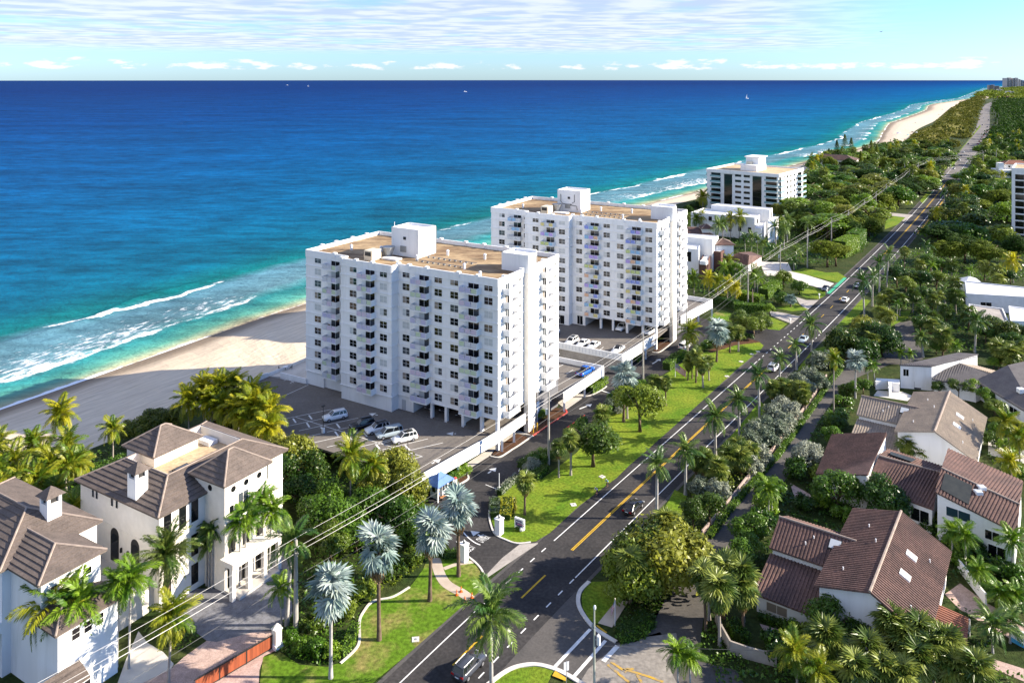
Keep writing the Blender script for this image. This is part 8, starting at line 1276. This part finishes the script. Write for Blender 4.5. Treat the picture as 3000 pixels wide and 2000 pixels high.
def flag(p, z, w, h, rz, droop, label, fl, ph):
    fpl = empty('flagpole', fl, 'flagpole', (p[0], p[1], 0)); MB().cyl(0, 0, 0, ph, .06, .035, 8).obj('pole', METAL_W, fpl); MB().ball((0, 0, ph + .06), .09, 8, 5).obj('finial', CREAM_M, fpl)
    t = empty('flag', label, 'flag', (p[0], p[1], z), rz); nx = 14; RD_, WH, BL = plain('flag_red', (.50, .02, .03), .8), plain('flag_white', (.75, .74, .72), .8), plain('flag_blue', (.02, .035, .16), .8)
    def pt(u, v, o=0.): x = u * w * math.cos(droop); return (x + .05, .10 * math.sin(u * 7 + v * 2) * u + o, -v * h - u * w * math.sin(droop) * .9)
    b = MB()
    for i in range(13):
        b.cur = i % 2
        for j in range(nx):
            if i < 7 and j < 6: b.cur = 2
            else: b.cur = i % 2
            b.quad(pt(j / nx, i / 13), pt((j + 1) / nx, i / 13), pt((j + 1) / nx, (i + 1) / 13), pt(j / nx, (i + 1) / 13))
    b.obj('cloth', [RD_, WH, BL], t); s = MB()
    for r in range(9):
        for c in range(6 - r % 2):
            u, v = (c + .6 + .5 * (r % 2)) * 6 / 14 / 6.2, (r + .8) * 7 / 13 / 9.6
            for o in (.012, -.012): x, y, z_ = pt(u, v, o); e = w * .012; s.quad((x - e, y, z_ - e), (x + e, y, z_ - e), (x + e, y, z_ + e), (x - e, y, z_ + e))
    tag(s.obj('stars', WH, t), kind='stuff')
p = q('I', 1500, 640); flag(p, zat('I', 512, p.y), 3.0, 1.7, rad(-12), rad(36), 'striped flag with starred blue corner flying beside the lawn palms', 'thin white flagpole beside the clipped hedge', zat('I', 500, p.y))
p = q('X', 285, 425); flag(p, 3.2, 1.3, .8, rad(180), rad(70), 'small striped flag hanging limp in the corner bed', 'short flagpole in the shaded corner bed', 3.4)
for x, y, lab in ((527, 612, 'dark lamp post on white foot between the parked row and the trees'), (1056, 775, 'dark lamp post on white foot in the sunlit part of the deck')): p = q('P', x, y, 3); t = empty('lot_lamp', lab, 'lamp post', (p.x, p.y, 3.0), rad(53)); MB().cyl(0, 0, 0, .9, .32, .30, 10).obj('foot', STUCCO, t); MB().cyl(0, 0, .9, 5.0, .06, .05, 6).obj('post', IRON, t); MB().box(-.35, .35, -.16, .16, 5.0, 5.14).obj('lamp_head', IRON, t)
for s, x, y, h, lab in (('Q', 1580, 925, 1.6, 'yellow bollard at the red kerb end'), ('Q', 1637, 890, 1.6, 'yellow bollard beside the round green shrub'), ('Q', 1690, 470, 3.6, 'tall yellow pipe beside the inner deck wall'), ('Q', 1655, 620, 3.6, 'tall yellow pipe nearest the stair tower')): p = q(s, x, y); t = MB().cyl(0, 0, 0, h, .10, .10, 8).ball((0, 0, h), (.10, .10, .07), 8, 4).obj('bollard', YEL_P); t.location = (p.x, p.y, 0); tag(t, lab, 'bollard', 'yellow bollards by the stair tower')
for s, x, y in (('O', 55, 1170), ('B', 1725, 546), ('B', 1890, 385), ('I', 2260, 408), ('I', 2205, 432), ('I', 1975, 635), ('I', 2105, 500)): p = q(s, x, y); t = empty('utility_cover', 'square concrete utility cover set in the lawn', 'utility cover', (p.x, p.y, .04), R.uniform(0, 1), 'concrete covers in the lawns'); MB().box(-.45, .45, -.45, .45, 0, .05).obj('slab', KERB, t); MB().cyl(0, 0, .05, .07, .18, .18, 10).obj('lid', STEEL, t)
p = q('O', 1440, 1620); t = empty('street_sign', 'grey street sign seen from behind beside the crossing', 'street sign', (p.x, p.y, 0), rad(20)); MB().cyl(0, 0, 0, 3.2, .04, .04, 6).obj('post', STEEL, t); MB().box(-.32, .32, -.02, .02, 2.1, 3.1).obj('sign_plate', METAL_W, t)
for s, x, y, lab in (('K', 1568, 1270, 'white mailbox beside the bright verge'), ('K', 1660, 1200, 'white mailbox at the pale drive mouth'), ('K', 1235, 1560, 'white mailbox at the grey driveway')): p = q(s, x, y); t = empty('mailbox', lab, 'mailbox', (p.x, p.y, 0), rad(50), 'white mailboxes along the verge'); MB().box(-.1, .1, -.1, .1, 0, 1.1).obj('post', METAL_W, t); MB().box(-.3, .3, -.18, .18, 1.1, 1.5).obj('box', METAL_W, t)
p = Vector((-53.2, 184)); t = empty('bistro_table', 'small white round table on the sea terrace', 'table', (-52.4, 181.5, 3.02)); MB().cyl(0, 0, .7, .74, .6, .6, 12).obj('tabletop', METAL_W, t); MB().cyl(0, 0, 0, .7, .05, .05, 6).obj('stem', IRON, t)
for i, (x, y, lab) in enumerate(((-53.6, 181.2, 'black chair seaward of the white round table'), (-51.2, 181.9, 'black chair landward of the white round table'))):
    t = empty('chair', lab, 'chair', (x, y, 3.02), i * math.pi, 'terrace chairs'); MB().box(-.25, .25, -.25, .25, .42, .47).obj('seat', TRIM, t); MB().box(-.25, -.2, -.25, .25, .47, .95).obj('backrest', TRIM, t)
    for a in (-.22, .22):
        for b in (-.22, .22): MB().box(a - .02, a + .02, b - .02, b + .02, 0, .42).obj('leg', TRIM, t)
sheet('pool_water', [q('Z', *a) for a in ((1240, 270), (1344, 320), (1500, 400), (1400, 430), (1230, 340))], .045, plain('pool_blue', (.03, .30, .50), .05, .6))
for pts, lab in (([('D', 1190, 1350), ('D', 1300, 1420)], 'white pool wall at the lower frame edge'), ([('D', 1080, 1210), ('D', 1010, 1120), ('D', 950, 1040)], 'white garden wall between the brown houses')): deckwall('garden_wall', lab, [q(*a) for a in pts], 0, 1.5, posts=0, grp=None)
# ------------------------------------------------------------------ beach and sea
for i, (x, y, c) in enumerate(((415, 915, 'blue'), (440, 905, 'white'), (575, 940, 'teal'), (640, 893, 'dark'), (668, 900, 'grey'), (705, 900, 'white'), (828, 742, 'teal'), (690, 752, 'grey'), (1100, 542, 'dark'), (1195, 545, 'blue'), (1050, 622, 'dark'))):
    p = q('L', x, y, -1.2); t = empty('beach_umbrella', 'beach umbrella far down the sand', 'beach umbrella', (p.x, p.y, -1.4), 0, 'umbrellas far down the beach'); MB().cyl(0, 0, 0, 2.4, .05, .05, 5).obj('pole', METAL_W, t); MB().cyl(0, 0, 2.0, 2.9, 1.9, .05, 8).obj('canopy', CL[c], t)
def boat(s, x, y, L, label, sail=False):
    p = q(s, x, y, SEA_Z); t = empty('sailboat' if sail else 'motor_boat', label, 'boat', (p.x, p.y, SEA_Z), rad(R.choice((15, 170)))); b = MB(); st = [(-.5, .13, .09), (-.2, .16, .10), (.2, .13, .11), (.5, .01, .15)]; vs = []
    for u, hw, z in st: vs += [(u * L, -hw * L, z * L), (u * L, -hw * .6 * L, -.03 * L), (u * L, hw * .6 * L, -.03 * L), (u * L, hw * L, z * L)]
    b.add(vs, [[i * 4 + k, i * 4 + (k + 1) % 4, (i + 1) * 4 + (k + 1) % 4, (i + 1) * 4 + k] for i in range(3) for k in range(4)] + [[0, 1, 2, 3]]); b.obj('hull', METAL_W, t); MB().box(-.25 * L, .12 * L, -.08 * L, .08 * L, .1 * L, .22 * L).obj('cabin', METAL_W, t)
    if sail: MB().cyl(0, 0, .1 * L, 1.45 * L, .012 * L, .008 * L, 6).obj('mast', METAL_W, t); MB().add([(-.02 * L, 0, .25 * L), (-.42 * L, .05 * L, .25 * L), (-.02 * L, .01 * L, 1.4 * L), (-.02 * L, .012 * L, .25 * L), (-.42 * L, .062 * L, .25 * L), (-.02 * L, .022 * L, 1.4 * L)], [[0, 1, 2], [3, 5, 4], [0, 3, 4, 1], [1, 4, 5, 2], [2, 5, 3, 0]]).obj('sail', plain('sail_cloth', (.78, .77, .74), .9), t)
    else: MB().box(-.15 * L, .02 * L, -.06 * L, .06 * L, .22 * L, .3 * L).obj('wheelhouse', METAL_W, t)
boat('W', 659, 196.5, 34, 'larger white motor boat near the horizon'); boat('W', 708, 199, 16, 'white sailboat near the horizon', True); boat('W', 1068, 211.5, 20, 'white motor boat in the middle of the sea'); boat('W', 1716, 227, 13, 'white sailboat off the far beach', True)
t = empty('bird', 'dark bird gliding high over the sea', 'bird', (141, 300, 88.3), .4); MB().ball((0, 0, 0), (.42, .13, .13), 8, 6).obj('body', TRIM, t)
for s in (1, -1): MB().add([(.18, s * .08, .03), (-.16, s * .08, .03), (-.12, s * .95, .22), (.06, s * 1.0, .24), (.18, s * .08, 0), (-.16, s * .08, 0), (-.12, s * .95, .20), (.06, s * 1.0, .22)], [[0, 1, 2, 3], [7, 6, 5, 4], [0, 3, 7, 4], [1, 5, 6, 2], [3, 2, 6, 7], [0, 4, 5, 1]]).obj('wing', TRIM, t)
